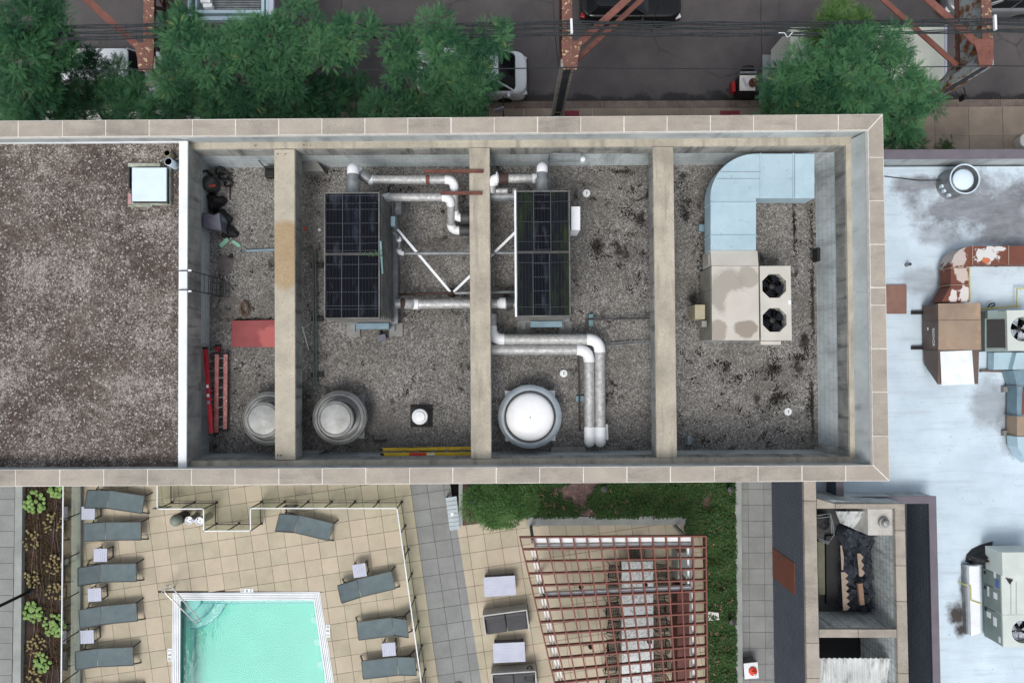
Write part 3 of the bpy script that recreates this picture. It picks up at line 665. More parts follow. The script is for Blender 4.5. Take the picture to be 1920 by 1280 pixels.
# --- south run between the coolers
t = thing('insulated_pipe', 'grey pipe with dark mouth running between the two coolers', 'pipe', W(830, 570, Z_FL), 'insulated cooler pipes')
pipeline(t, [W(770, 570, 11.2), W(966, 569, 11.2)], .145, M['foil'], M['foil'], .2)
MB().tube([W(742, 568, 11.5), W(752, 568, 11.5)], .16, 16).build('flange', M['galv'], t)
MB().tube([W(750, 568, 11.45), W(758, 569, 11.4)], .145, 14).build('mouth', M['brownval'], t)
MB().tube([W(757, 569, 11.4), W(764, 569.5, 11.35), W(772, 570, 11.25)], .15, 14).build('torn_wrap', M['foil'], t)
MB().tube([W(774, 570, 11.2), W(785, 570, 11.2)], .16, 14).build('collar', M['white'], t)
MB().tube([W(932, 568, 11.3), W(938, 568, 11.3), W(948, 568, 11.3)], [.1, .17, .17], 14).build('elbow', M['white'], t)
MB().tube([W(950, 568, 11.3), W(962, 568, 11.3)], .2, 16).build('flange', M['gunmetal'], t)
# small conduits and braces
def rod(name, lab, cat, pts, r, m, group=None, n=8):
    return MB().tube(pts, r, n).build(name, m, None, lab, cat, group)
t = thing('drain_pipe', 'thin grey pipe with white elbow running level between the coolers', 'pipe', W(850, 475, Z_FL))
pipeline(t, [W(737, 434, 11.9), W(748, 448, 11.6), W(748, 475, 11.3), W(966, 474, 11.3)], .055, M['galv'], M['whitepipe'], .12, 1.35)
rod('drain_pipe', 'thin rusty brown pipe between the coolers, ending at the brace foot', 'pipe', [W(747, 552, 11.0), W(800, 550, 11.0), W(846, 549, 11.0)], .035, M['brownval'])
rod('drain_pipe', 'short pale grey pipe right of the brace foot', 'pipe', [W(853, 549, 11.0), W(966, 547, 11.0)], .05, M['galv'])
MB().lathe(W(848, 550, 10.5), [(.0001, 0), (.14, 0), (.14, .3), (.09, .42), (.0001, .46)], 12).build('brace_anchor', M['brownval'], None, 'round brown anchor where two white braces meet', 'anchor')
for a, b, lab in (((745, 430), (844, 547), 'long white diagonal brace running down from the left cooler'), ((968, 434), (851, 547), 'white diagonal brace passing under the middle beam to the right cooler')):
    p, q = W(*a, 11.5), W(*b, 10.95)
    MB().bar(p, q, .075, .06).build('diagonal_brace', M['white'], None, lab, 'brace', 'white diagonal braces')
# --- big twin pipes of the third bay
zz = 11.15
for (y, xc, yend, r, lab) in ((636, 1124.5, 827, .165, 'outer of the two big foil pipes bending beside the white fan'), (655.5, 1104.5, 827, .16, 'inner of the two big foil pipes bending beside the white fan')):
    t = thing('insulated_pipe', lab, 'pipe', W(xc, 740, Z_FL), 'big twin foil pipes')
    x0 = 921 if y < 640 else 900
    pts = [W(x0, y, zz), W(xc, y, zz), W(xc+1, yend, zz), W(xc+1, yend+1, Z_FL-.3)]
    if y < 640: pts = [W(921, 590, zz-.1), W(921.5, y, zz)] + pts[1:]
    pipeline(t, pts, r, M['foil'], M['whitepipe'], .38 if y < 640 else .36, 1.06, n=18)
    MB().tube([W(xc+1, 800, zz), W(xc+1, 818, zz)], r*1.05, 18).build('collar', M['whitepipe'], t)
    for yy in (700, 770): MB().bar(W(xc+1, yy, zz-.15), W(xc+1, yy, Z_FL), .3, .12).build('support_block', M['padc'], t)
rod('conduit', 'thin twin conduit beside the inner foil pipe, ending by the white fan', 'conduit', [W(1084, 664, 10.7), W(1086, 735, 10.7), W(1086.5, 798, 10.7), W(1087, 806, 10.55)], .025, M['gunmetal'])
rod('conduit', 'short white standpipe at the end of the twin foil pipes', 'conduit', [W(1137, 795, 10.9), W(1138, 822, 10.9), W(1138, 823, 10.5)], .05, M['whitepipe'])
MB().pbox(1080, 742, 1096, 752, Z_FL, 10.62).build('support_block', M['bluepan'], None, 'small blue grey block under conduit beside the foil pipes', 'block')
t = thing('conduit', 'dark conduit with steel strut support right of the right cooler', 'conduit', W(1160, 598, Z_FL))
MB().tube([W(1099, 618, 10.72), W(1100, 599, 10.72), W(1112, 598, 10.72), W(1222, 596.5, 10.72)], .03, 8).build('pipe', M['gunmetal'], t)
MB().pbox(1104, 589, 1112, 611, Z_FL, 10.68).build('strut', M['patina'], t)
t = thing('conduit', 'pair of thin conduits crossing the third bay to the right beam', 'conduit', W(1180, 640, Z_FL))
for d in (0, 4): MB().tube([W(1130, 644+d, 10.6), W(1175, 641+d, 10.6), W(1226, 637+d, 10.6)], .018, 6).build('pipe', M['galv'], t)
# wall frame of conduit with lamp
t = thing('wall_conduit', 'grey conduit loop with small lamp on the north wall of the third bay', 'conduit', W(1060, 300, Z_FL))
yw = FNE.y - .14
def wl(x, z, y=yw): return Vector((W(x, 290, z).x, y, z))
MB().tube([W(1030, 352, 11.1), W(1030, 320, 11.1), wl(1029, 11.1), wl(1030, 11.75), wl(1036, 11.85), wl(1088, 11.85), wl(1092, 11.75)], .022, 8).build('pipe', M['galv'], t)
MB().tube([wl(1030, 11.05), wl(1088, 11.05)], .016, 6).build('pipe', M['galv'], t)
MB().lathe(wl(1092, 11.45) + Vector((0, -.09, 0)), [(.0001, 0), (.09, .02), (.07, .16), (.0001, .2)], 12).build('lamp_head', M['white'], t)
MB().bar(wl(1219, 11.7), wl(1180, 11.82), .02, .02).build('pipe', M['galv'], t)
# conduit pair left of the left cooler on rubber feet
t = thing('conduit', 'green tinged conduit pair on black rubber feet left of the left cooler', 'conduit', W(592, 600, Z_FL))
M['greenpipe'] = mat('greenish_steel', (98, 108, 100), (80, 92, 84), 4, .55, .2)
for d in (0, 4.5): MB().tube([W(566, 466+d*.7, 10.66), W(583-d*.3, 466+d*.8, 10.66), W(588+d-1, 472, 10.66), W(588+d, 560, 10.66), W(588.5+d, 712, 10.66), W(585+d*2.2, 726, 10.66), W(566 if d == 0 else 612, 731, 10.66)], .026, 8).build('pipe', M['greenpipe'], t)
for y in (497, 598, 703): MB().pbox(583, y-4, 605, y+4, Z_FL, 10.64).build('rubber_foot', M['black'], t, bev=.01)

# --- mushroom exhaust fans
def fan(label, px, py, rpx, capr, zring=11.15, bright=False, curb=None):
    c = W(px, py, zring); s = S(zring); r = rpx*s; rc = capr*s
    t = thing('exhaust_fan', label, 'exhaust fan', (c.x, c.y, Z_FL), 'round exhaust fans in the bays')
    m1 = M['fanbright'] if bright else M['fanmetal']
    k = r*.8
    MB().box((c.x + .02, c.y, Z_FL+.16), (2*k*.93, 2*k*.93, .32)).build('curb', M['white'] if bright else M['padc'], t, bev=.02)
    MB().box((c.x + .02, c.y, Z_FL+.34), (2*k, 2*k, .04)).build('curb_flange', M['white'] if bright else M['galv'], t)
    z = zring - Z_FL; b = (c.x, c.y, Z_FL)
    if bright:
        MB().lathe(b, [(r*.6, .36), (r*.7, .45), (r*.98, z-.12), (r, z-.05), (r, z), (r*.965, z+.035), (r*.86, z+.09), (r*.845, z+.09), (r*.845, z+.02)], 56).build('windband', m1, t)
        MB().lathe(b, [(.0001, z+.3), (rc*.3, z+.293), (rc*.6, z+.26), (rc*.85, z+.19), (rc*.97, z+.12), (rc, z+.06), (rc, z-.05)][::-1], 56).build('dome', M['domewhite'], t)
        MB().lathe(b, [(rc*1.005, z+.0), (r*.85, z-.01)], 56).build('gap_ring', M['gunmetal'], t)
        MB().tube([(c.x+rc*1.035*math.cos(a*math.pi/30), c.y+rc*1.035*math.sin(a*math.pi/30), Z_FL+z+.07) for a in range(61)], .03, 6, False).build('dark_rim', M['gunmetal'], t)
        MB().ball((c.x, c.y, Z_FL+z+.3), .02, 8, 4).build('bolt', M['gunmetal'], t)
    else:
        MB().lathe(b, [(r*.62, .36), (r*.7, .42), (r*.93, z-.22), (r*.99, z-.08), (r, z), (r*.97, z+.06), (r*.88, z+.12), (r*.78, z+.15), (r*.765, z+.12), (r*.70, z+.10), (r*.69, z+.05)], 56).build('windband', m1, t)
        MB().lathe(b, [(r*.70, z-.02), (r*.60, z+.0), (r*.59, z+.5)], 48).build('neck', M['necking'], t)
        MB().lathe(b, [(rc*1.07, z+.42), (rc*1.12, z+.46), (rc*1.1, z+.54), (rc*1.0, z+.58), (rc*.93, z+.585), (rc*.90, z+.57), (rc*.5, z+.60), (.0001, z+.615)], 48).build('cap', M['fanmetal'], t)
        for q_, zq in ((.985, .045), (.79, .152), (.905, .112)): MB().tube([(c.x+r*q_*math.cos(a*math.pi/24), c.y+r*q_*math.sin(a*math.pi/24), Z_FL+z+zq) for a in range(49)], .008, 5, False).build('rim_bead', M['necking'], t)
        MB().tube([(c.x+rc*.96*math.cos(a*math.pi/24), c.y+rc*.96*math.sin(a*math.pi/24), Z_FL+z+.586) for a in range(49)], .009, 5, False).build('rim_bead', M['necking'], t)
        for k2 in range(12):
            a = k2*math.pi/6
            MB().bar((c.x+r*.99*math.cos(a), c.y+r*.99*math.sin(a), Z_FL+z+.03), (c.x+r*.86*math.cos(a), c.y+r*.86*math.sin(a), Z_FL+z+.131), .008, .006).build('seam', M['gunmetal'], t)
    return t
fan('dull round exhaust fan half hidden under the left beam', 506, 784, 51, 29)
fan('dull round exhaust fan on square curb in the second bay', 637.4, 782.5, 51, 29.5)
fan('large round exhaust fan with bright white dome', 993.6, 780.8, 59.5, 44.8, 11.2, True)
# small curb vent
c = W(787, 781, 10.95)
t = thing('roof_vent', 'small white round vent on a grey pyramid curb', 'vent', (c.x, c.y, Z_FL))
d = 21*S(Z_FL)
f = MB().prism([(c.x-d, c.y-d), (c.x+d, c.y-d), (c.x+d, c.y+d), (c.x-d, c.y+d)], Z_FL, Z_FL+.22, [(c.x-d*.6, c.y-d*.6), (c.x+d*.6, c.y-d*.6), (c.x+d*.6, c.y+d*.6), (c.x-d*.6, c.y+d*.6)])
f.build('curb', M['gunmetal'], t)
MB().lathe((c.x, c.y, Z_FL), [(.17, .2), (.17, .36), (.24, .38), (.245, .44), (.22, .47), (.18, .475), (.178, .49), (.16, .52), (.0001, .54)], 28).build('cap', M['whitepipe'], t)
MB().box((c.x, c.y, Z_FL+.36), (.34, .34, .03), .1).build('cap_plate', M['white'], t)
# drain / vent caps
for (x, y, lab) in ((1100, 362, 'small pale drain cap on gravel right of the right cooler'), (1057, 700, 'small pale drain cap on gravel above the white fan'), (1478, 771.5, 'small pale drain cap in the gravel of the last bay')):
    p = W(x, y, Z_FL+.08)
    t = thing('roof_drain', lab, 'roof drain', (p.x, p.y, Z_FL), 'pale drain caps')
    MB().lathe((p.x, p.y, Z_FL), [(.12, 0), (.12, .07), (.1, .085), (.085, .07), (.07, .07), (.06, .09), (.0001, .1)], 20).build('rim', M['whitepipe'], t)
    MB().box((p.x, p.y, Z_FL+.105), (.03, .08, .015)).build('grip', M['galv'], t)

# --- packaged rooftop unit and its duct
zt = 11.9
c = W(1380, 570, zt)
t = thing('rooftop_unit', 'cream rooftop air handler with two dark condenser fans and muddy lid', 'air unit', (c.x, c.y, Z_FL))
A = [W(1334.3, 498.4, zt), W(1422.3, 498.4, zt), W(1423.9, 637.8, zt), W(1335.2, 637.8, zt)]
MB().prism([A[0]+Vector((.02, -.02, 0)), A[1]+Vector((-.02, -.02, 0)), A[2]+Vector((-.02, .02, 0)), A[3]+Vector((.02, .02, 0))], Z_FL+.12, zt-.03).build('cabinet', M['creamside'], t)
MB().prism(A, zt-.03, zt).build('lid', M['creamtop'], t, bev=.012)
Hh = [W(1332.3, 470, zt-.12), W(1420, 470, zt-.12)]
hd = MB(); a0, a1 = A[0]+Vector((0, .005, 0)), A[1]+Vector((0, .005, 0))
hd.grid([[Hh[0], Hh[1], Vector((Hh[1].x, Hh[1].y, 11.0)), Vector((Hh[0].x, Hh[0].y, 11.0))], [a0, a1, Vector((a1.x, a1.y, 11.0)), Vector((a0.x, a0.y, 11.0))]], False, True, True, True)
hd.build('sloped_hood', M['cream'], t)
B = [W(1424.3, 498.4, zt-.015), W(1482.7, 498.4, zt-.015), W(1484.4, 637.8, zt-.015), W(1425.9, 637.8, zt-.015)]
B = [Vector((B[0].x, B[0].y, 0)), B[1], B[2], B[3]]
MB().prism([p + Vector((0, 0, 0)) for p in (B[0]+Vector((.02, -.02, 0)), B[1]+Vector((-.02, -.02, 0)), B[2]+Vector((-.02, .02, 0)), B[3]+Vector((.02, .02, 0)))], Z_FL+.12, zt-.4).build('condenser_cabinet', M['cream'], t)
# condenser deck with two octagonal openings
def deck(t, x0, y0, x1, y1, z, cs, r, m, name='condenser_deck', nside=8, thick=.35, ph=math.pi/8):
    """flat deck split in cells, each with a polygonal opening"""
    f = MB(); ys = [y0]
    for i in range(len(cs)-1): ys.append((cs[i][1]+cs[i+1][1])/2)
    ys.append(y1)
    for i, (cx, cy) in enumerate(cs):
        b0, b1 = ys[i], ys[i+1]
        inner = [(cx + r*math.cos(ph+2*math.pi*k/nside), cy + r*math.sin(ph+2*math.pi*k/nside)) for k in range(nside)]
        outer = []
        for k in range(nside):
            a = ph+2*math.pi*k/nside; dx, dy = math.cos(a), math.sin(a)
            ts = []
            if dx > 1e-6: ts.append((x1-cx)/dx)
            if dx < -1e-6: ts.append((x0-cx)/dx)
            if dy > 1e-6: ts.append((b1-cy)/dy)
            if dy < -1e-6: ts.append((b0-cy)/dy)
            q = min(ts); outer.append((cx+dx*q, cy+dy*q))
        corners = [(x1, b1), (x0, b1), (x0, b0), (x1, b0)]
        for k in range(nside):
            l = (k+1) % nside; o1, o2 = outer[k], outer[l]; extra = []
            for cn in corners:
                a1 = math.atan2(o1[1]-cy, o1[0]-cx); a2 = math.atan2(o2[1]-cy, o2[0]-cx); ac = math.atan2(cn[1]-cy, cn[0]-cx)
                da = (a2-a1) % (2*math.pi); dc = (ac-a1) % (2*math.pi)
                if 1e-6 < dc < da-1e-6: extra.append(cn)
            f.face([(*o1, z)] + [(*e, z) for e in extra] + [(*o2, z), (*inner[l], z), (*inner[k], z)])
            f.face([(*inner[k], z), (*inner[l], z), (*inner[l], z-thick), (*inner[k], z-thick)])
    for (p, q) in (((x0, y0), (x1, y0)), ((x1, y0), (x1, y1)), ((x1, y1), (x0, y1)), ((x0, y1), (x0, y0))):
        f.face([(*p, z-thick-.02), (*q, z-thick-.02), (*q, z), (*p, z)])
    return f.build(name, m, t)
def rotor(t, c, r, nb=4, ph=0., z=0, mb_=None, grille=True, mblade=None, mg=None):
    mblade = mblade or M['blade']
    MB().lathe((c[0], c[1], z-.34), [(.0001, 0), (r*1.02, 0)], 24).build('fan_well', M['navy'], t)
    hub = MB().lathe((c[0], c[1], z-.22), [(.0001, -.1), (.07, -.1), (.085, 0), (.07, .07), (.0001, .09)], 14).build('fan_hub', M['gunmetal'], t)
    for k in range(nb):
        a = ph + 2*math.pi*k/nb; f = MB(); rr = []
        for j in range(6):
            q = lerp(.08, r*.93, j/5); sw = .30 + .22*j/5; zz_ = .0
            rr.append([(c[0]+q*math.cos(a-sw), c[1]+q*math.sin(a-sw), z-.23), (c[0]+q*math.cos(a), c[1]+q*math.sin(a), z-.19), (c[0]+q*math.cos(a+sw), c[1]+q*math.sin(a+sw), z-.14)])
        f.grid(rr, True, False); f.build('fan_blade', mblade, hub)
    if grille:
        g = MB()
        for q in (.35, .55, .75, .95):
            g.tube([(c[0]+q*r*math.cos(2*math.pi*k/24), c[1]+q*r*math.sin(2*math.pi*k/24), z-.01) for k in range(25)], .005, 4, False)
        for k in range(4): g.tube([(c[0]-r*math.cos(k*math.pi/4), c[1]-r*math.sin(k*math.pi/4), z-.014), (c[0]+r*math.cos(k*math.pi/4), c[1]+r*math.sin(k*math.pi/4), z-.014)], .006, 4)
        g.build('fan_guard', mg or M['black'], t)
fc = [W(1452.4, 599.8, zt-.015), W(1451.6, 536, zt-.015)]
fr = 24.3*S(zt)
bx0, bx1 = B[0].x, (B[1].x+B[2].x)/2; by0, by1 = B[2].y, B[1].y
deck(t, bx0+.004, by0, bx1, by1, zt-.015, [(p.x, p.y) for p in fc], fr, M['cream'])
for i, p in enumerate(fc): rotor(t, (p.x, p.y), fr, 4, .5+i*.7, zt-.015)
MB().pbox(1426, 639.2, 1464.7, 646, 11.2, zt-.2).build('side_box', M['cream'], t, bev=.008)
MB().pbox(1478, 563, 1483.5, 571, zt-.013, zt-.006).build('rating_label', M['white'], t)
MB().pbox(1303, 571, 1322, 598, 11.1, 11.75).build('control_box', M['beige'], t, bev=.01)
MB().pbox(1316, 601.5, 1325, 612.5, 11.2, 11.6).build('control_box', M['creamside'], t)
MB().tube([W(1305, 565, 11.6), W(1315, 564.5, 11.6)], .05, 10).build('whistle_pipe', M['black'], t)
xs_ = A[0].x
for (y0, y1) in ((500, 541), (543, 565), (567, 600), (602, 636)):
    p, q = W(1335, y0, zt), W(1335, y1, zt)
    MB().prism([(xs_+.0, q.y), (xs_+.02, q.y), (xs_+.02, p.y), (xs_+.0, p.y)], Z_FL+.2, zt-.12).build('access_panel', M['creamside'], t)
for k in range(8):
    p = W(1333, 476+k*2.6, zt-.1); MB().box((Hh[0].x-.01, p.y, 11.4), (.03, .022, .5)).build('louvre_slat', M['cream'], t)
for (u0, v0, u1, v1) in ((1318, 636, 1484, 640), (1318, 500, 1484, 504)):
    a_, b_ = W(u0, v0, Z_FL+.1), W(u1, v1, Z_FL+.1); MB().prism([(A[0].x, b_.y), (B[1].x, b_.y), (B[1].x, a_.y), (A[0].x, a_.y)], Z_FL, Z_FL+.12).build('curb_rail', M['galv'], t)
# supply duct
zd = 11.92
c = W(1400, 380, zd)
t = thing('supply_duct', 'pale blue sheet metal duct curving from the wall into the rooftop unit', 'duct', (c.x, c.y, Z_FL))
dz = .62
oc = W(1418, 372, zd); ro = oc.x - W(1332, 372, zd).x; ro2 = W(1418, 288.5, zd).y - oc.y
pts = [W(1425, 288.5, zd), ] + [Vector((oc.x - ro*math.sin(a*math.pi/20), oc.y + ro2*math.cos(a*math.pi/20), zd)) for a in range(11)]
elb = pts + [W(1332.5, 380, zd), W(1417.5, 380, zd), W(1417.5, 371.5, zd), W(1425, 371.5, zd)]
MB().prism(elb, zd-dz, zd).build('elbow', M['lblue'], t)
for (x0, x1) in ((1425.8, 1486), (1487, 1527)): MB().pbox(x0, 288.5, x1, 371.8, zd-dz, zd+random.uniform(-.006, .0)).build('duct_section', M['lblue'], t)
for (y0, y1) in ((380.8, 441.5), (442.5, 468.5)): MB().pbox(1332.5, y0, 1417.5, y1, zd-dz, zd+random.uniform(-.006, 0)).build('duct_section', M['lblue'], t)
for x in (1425.4, 1486.5): MB().pbox(x-.9, 287.6, x+.9, 372.6, zd-dz-.02, zd+.035, zd).build('flange', M['lblue'], t)
for y in (380.4, 442): MB().pbox(1331.3, y-.9, 1418.7, y+.9, zd-dz-.02, zd+.035, zd).build('flange', M['lblue'], t)
for (a, b) in (((1342, 335), (1424, 335)), ((1350, 322), (1424, 322)), ((1490, 290), (1490, 371))):
    MB().bar(W(*a, zd+.004), W(*b, zd+.004), .012, .008).build('seam', M['galv'], t)
for (x, y) in ((1340, 420), (1410, 420), (1440, 300), (1510, 365)): MB().bar(W(x, y, zd-dz), Vector((*W(x, y, zd-dz).xy, Z_FL)), .08, .08).build('leg', M['galv'], t)
MB().pbox(1311, 421, 1333, 434, 11.0, 11.12).build('bracket', M['bluepan'], t)
# odd bits in the last bay
MB().pbox(1530, 465, 1535.5, 490, 10.75, 11.1, 11.0).build('wall_vent', M['black'], None, 'black louvre vent low on the east wall beside the rooftop unit', 'vent')
t = thing('pipe_bracket', 'small galvanised bracket on gravel at the foot of the right beam', 'bracket', W(1291, 824, Z_FL))
MB().pbox(1285, 815, 1297, 833, Z_FL, Z_FL+.05).build('plate', M['bluepan'], t)
MB().pbox(1289, 816, 1294, 832, Z_FL+.05, Z_FL+.16).build('channel', M['galv'], t)

# --- first bay: junk, ladders
c = W(402, 350, Z_FL)
t = thing('shop_vacuum', 'black shop vacuum with looped hose in the corner of the first bay', 'vacuum', (c.x, c.y, Z_FL))
MB().lathe((c.x, c.y, Z_FL), [(.0001, 0), (.2, 0), (.24, .12), (.24, .42), (.2, .5), (.12, .56), (.0001, .58)], 24).build('drum', M['gunmetal'], t)
MB().bar(W(392, 349, 11.1), W(404, 348, 11.1), .04, .03).build('handle', M['orange'], t)
MB().tube([W(398, 330, 10.7), W(388, 320, 10.9), W(379, 322, 11.0), W(377, 340, 10.9), W(381, 358, 10.8), W(388, 370, 10.7), W(397, 374, 10.6)], .045, 8).build('hose', M['black'], t)
for (x, y, r) in ((420, 330, .16), (413, 322, .14), (428, 345, .12)): MB().tube([W(x, y, Z_FL+.08)+Vector((r*math.cos(k*.55), r*.8*math.sin(k*.55), .02*k % .1)) for k in range(12)], .035, 6).build('hose', M['black'], t)
rod('steel_rod', 'thin dark rod leaning beside the black vacuum in the first bay', 'rod', [W(432, 325, 10.6), W(431, 374, 10.52)], .02, M['brownval'])
def bag(name, lab, x, y, rx, ry, h, seed):
    rr = random.Random(seed); p = W(x, y, Z_FL); f = MB(); rings = []; n_ = 18
    for k in range(8):
        th = math.pi/2*k/7
        ring = []
        for i in range(n_):
            a = 2*math.pi*i/n_; q = 1 + .28*math.sin(3*a+seed) + rr.uniform(-.16, .16)
            ring.append(p + Vector((rx*math.cos(th)*q*math.cos(a), ry*math.cos(th)*q*math.sin(a), h*math.sin(th)*(1+rr.uniform(-.12, .12)))))
        rings.append(ring)
    f.grid(rings, True, True, False, True); return f.build(name, M['bag'], None, lab, 'bag', 'black rubbish bags in the first bay')
bag('rubbish_bag', 'black rubbish bag just below the vacuum', 407, 381, .26, .28, .4, 1)
bag('rubbish_bag', 'crumpled black bag right of the slate grey box', 421, 410, .2, .24, .3, 2)
bag('rubbish_bag', 'torn black bag lowest of the rubbish pile', 432, 436, .24, .2, .22, 3)
bag('rubbish_bag', 'small flat black scrap on gravel under the mint boards', 433, 481, .09, .08, .05, 4)
q = [W(380, 398, 11.15), W(401, 403, 11.15), W(411, 399, 11.15), W(415, 432, 11.15), W(379, 426, 11.15)]
t = thing('plastic_bin', 'slate grey plastic panel box against the west wall', 'box', W(397, 415, Z_FL))
MB().prism(q, Z_FL, 11.15).build('body', M['greyplastic'], t, bev=.01)
MB().prism([W(386, 413, 11.19), W(411, 399, 11.19), W(415, 432, 11.19)], 11.14, 11.19).build('flap', M['greyplastic'], t)
MB().prism([W(412, 402, 11.0), W(417, 408, 11.0), W(415, 430, 11.0)], 10.6, 11.0).build('flap', M['bluepan'], t)
for (a, b, w, lab) in (((413, 462), (428, 448), .13, 'mint green board scrap left of the other one'), ((436, 452), (450, 462), .10, 'pale teal board scrap near the steel ring')):
    MB().bar(W(*a, Z_FL+.03), W(*b, Z_FL+.03), w, .03).build('board_scrap', M['mint'], None, lab, 'board')
t = thing('steel_pipe', 'blue grey pipe with a round steel ring on gravel by the left beam', 'pipe', W(480, 470, Z_FL))
p = W(456, 470, Z_FL+.05)
MB().tube([p+Vector((.1*math.cos(k*math.pi/9), .1*math.sin(k*math.pi/9), 0)) for k in range(19)], .022, 6).build('ring', M['galv'], t)
MB().tube([W(463, 470, Z_FL+.05), W(520, 467.5, Z_FL+.05)], .045, 8).build('pipe', M['bluepan'], t)
MB().prism([W(405, 478, Z_FL+.015), W(440, 482, Z_FL+.015), W(432, 512, Z_FL+.015), W(410, 520, Z_FL+.015)], Z_FL, Z_FL+.02).build('rubber_mat', M['mat'], None, 'worn grey mat scrap lying on gravel of the first bay', 'mat')
t = thing('tool_case', 'black tool case with a rod by the north wall', 'case', W(503, 323, Z_FL))
MB().pbox(496, 316, 514, 332, Z_FL, 10.75).build('body', M['black'], t, bev=.02)
MB().pbox(495, 311, 514, 315.5, Z_FL, 10.95).build('lid', M['black'], t, bev=.01)
MB().tube([W(485, 301, 11.2), W(502, 320, 10.75)], .018, 6).build('rod', M['gunmetal'], t)
f = MB()
cc = W(460, 578, Z_FL+.02)
for k in range(9):
    rx, ry = random.uniform(.1, .17), random.uniform(.16, .26); ox, oy = random.uniform(-.05, .05), random.uniform(-.06, .06)
    f.tube([cc+Vector((ox+rx*math.cos(a*.52), oy+ry*math.sin(a*.52), .012*k)) for a in range(13)], .011, 5)
M['wirec'] = mat('tan_wire', (118, 98, 84), (92, 76, 66), 8, .7)
f.build('wire_coil', M['wirec'], None, 'tangled coil of tan wire above the red board', 'wire')
MB().prism([W(434, 601, 10.6), W(540, 599, 10.6), W(540, 651, 10.6), W(434, 650, 10.6)], Z_FL+.04, 10.6).build('red_board', M['redboard'], None, 'faded red board lying half under the left beam', 'board', bev=.006)
for (x, y) in ((450, 648), (500, 606)): pass
# fixed roof ladder over the partition wall
t = thing('roof_ladder', 'dark steel ladder hooked over the white coping into the first bay', 'ladder', W(400, 530, Z_FL))
for (ya_, yb_) in ((502, 529), (543, 556)):
    y1 = W(340, ya_, 12.45).y; xw_ = cW[1].x+.12
    yy = W(380, (ya_+yb_)/2, 11.5).y
    MB().tube([(cW[0].x+.05, yy, 12.46), (xw_-.05, yy, 12.46), (xw_, yy, 12.4), (xw_+.03, yy, 11.5), (xw_+.1, yy, Z_FL)], .016, 6).build('rail', M['gunmetal'], t)
ry0, ry1 = W(380, (502+529)/2, 11.5).y, W(380, (543+556)/2, 11.5).y
for k in range(7): MB().tube([(xw_+.01+.012*k, ry0, 12.15-k*.26), (xw_+.01+.012*k, ry1, 12.15-k*.26)], .011, 5).build('rung', M['gunmetal'], t)
for k in range(4): MB().tube([W(412+k*5.5, 530, Z_FL+.05), W(413+k*5.5, 556, Z_FL+.05)], .011, 5).build('rung', M['gunmetal'], t)
for y in (530, 543, 556): MB().tube([W(398, y, Z_FL+.05), W(431, y+1, Z_FL+.05)], .011, 5).build('rung', M['gunmetal'], t)
for y in (507, 546): MB().box(tuple(W(356, y, 12.46)), (.09, .05, .03)).build('clip', M['white'], t)
# ladders stored on their sides
def ladder(lab, p0, p1, p2, p3, m, rungs, w=.085, grp='fibreglass ladders'):
    """rail a: p0-p1, rail b: p2-p3 (points)"""
    c = (Vector(p0)+Vector(p1)+Vector(p2)+Vector(p3))/4
    t = thing('extension_ladder', lab, 'ladder', (c.x, c.y, Z_FL), grp)
    for a, b in ((p0, p1), (p2, p3)):
        a, b = Vector(a), Vector(b); MB().bar(a, b, w, w*.55).build('rail', m, t, bev=.006)
        for q in (a, b): MB().box(tuple(q), (w*1.15, .07, w*.7)).build('end_cap', M['black'], t)
    for k in range(rungs):
        f = (k+.5)/rungs; MB().tube([Vector(p0).lerp(Vector(p1), f), Vector(p2).lerp(Vector(p3), f)], .018, 8).build('rung', M['alu'], t)
    return t
l1 = ladder('bright red ladder leaning on the west wall of the first bay', W(385, 652, 11.15), W(396.5, 814, 11.15), W(409, 648, 10.56), W(403, 812, 10.56), M['redfg'], 9, .13)
for (y, c_) in ((724, 'white'), (741, 'white'), (754, 'bluepan')):
    f_ = (y-652)/162; p = Vector(W(385, 652, 11.15)).lerp(W(396.5, 814, 11.15), f_); MB().box((p.x, p.y, p.z+.045), (.07, .09, .012), .07).build('sticker', M[c_], l1)
l2 = ladder('faded red ladder lying flat right of the bright red one', W(407, 662, 10.8), W(405.5, 812, 10.8), W(423.5, 662, 10.66), W(422.5, 806, 10.66), M['pinkfg'], 8, .12)
MB().box(tuple(W(418, 836, Z_FL+.04)), (.13, .16, .08), .1).build('concrete_block', M['padc'], None, 'small pale block on gravel below the red ladders', 'block')
t = ladder('yellow ladder lying along the south wall of the second bay', W(715, 842.5, 11.0), W(905, 839.5, 11.0), W(717, 851.5, 11.3), W(905, 850, 11.3), M['yellow'], 7, .1)
p = W(783, 851, 11.32); MB().box((p.x, p.y, p.z+.012), (.5, .09, .02)).build('warning_label', M['orange'], t)
p = W(808, 851, 11.32); MB().box((p.x, p.y, p.z+.012), (.22, .05, .02)).build('label', M['white'], t)
MB().pbox(765, 837, 776, 838.6, 11.0, 11.05).build('strap', M['gunmetal'], t)
# flood lamp by the left cooler, bits of litter
t = thing('flood_lamp', 'small grey flood lamp on gravel below the left cooler', 'lamp', W(716, 632, Z_FL))
q = W(716, 633, 10.68); MB().box(tuple(q), (.28, .2, .16), .25).build('head', M['greyplastic'], t, bev=.015)
MB().bar(W(714, 620, 10.55), W(716, 629, 10.62), .05, .06).build('stem', M['black'], t)
for (x, y, m_, lab) in ((571, 429, 'orange', 'tiny red scrap of litter left of the left cooler'), (599, 431, 'white', 'tiny white scrap of litter left of the left cooler')):
    MB().box(tuple(W(x, y, Z_FL+.015)), (.08, .08, .03), .4).build('litter', M[m_], None, lab, 'litter')
rod('plastic_strip', 'thin white strip on gravel between left beam and conduit pair', 'strip', [W(567, 612, Z_FL+.02), W(579, 656, Z_FL+.02)], .015, M['white'])

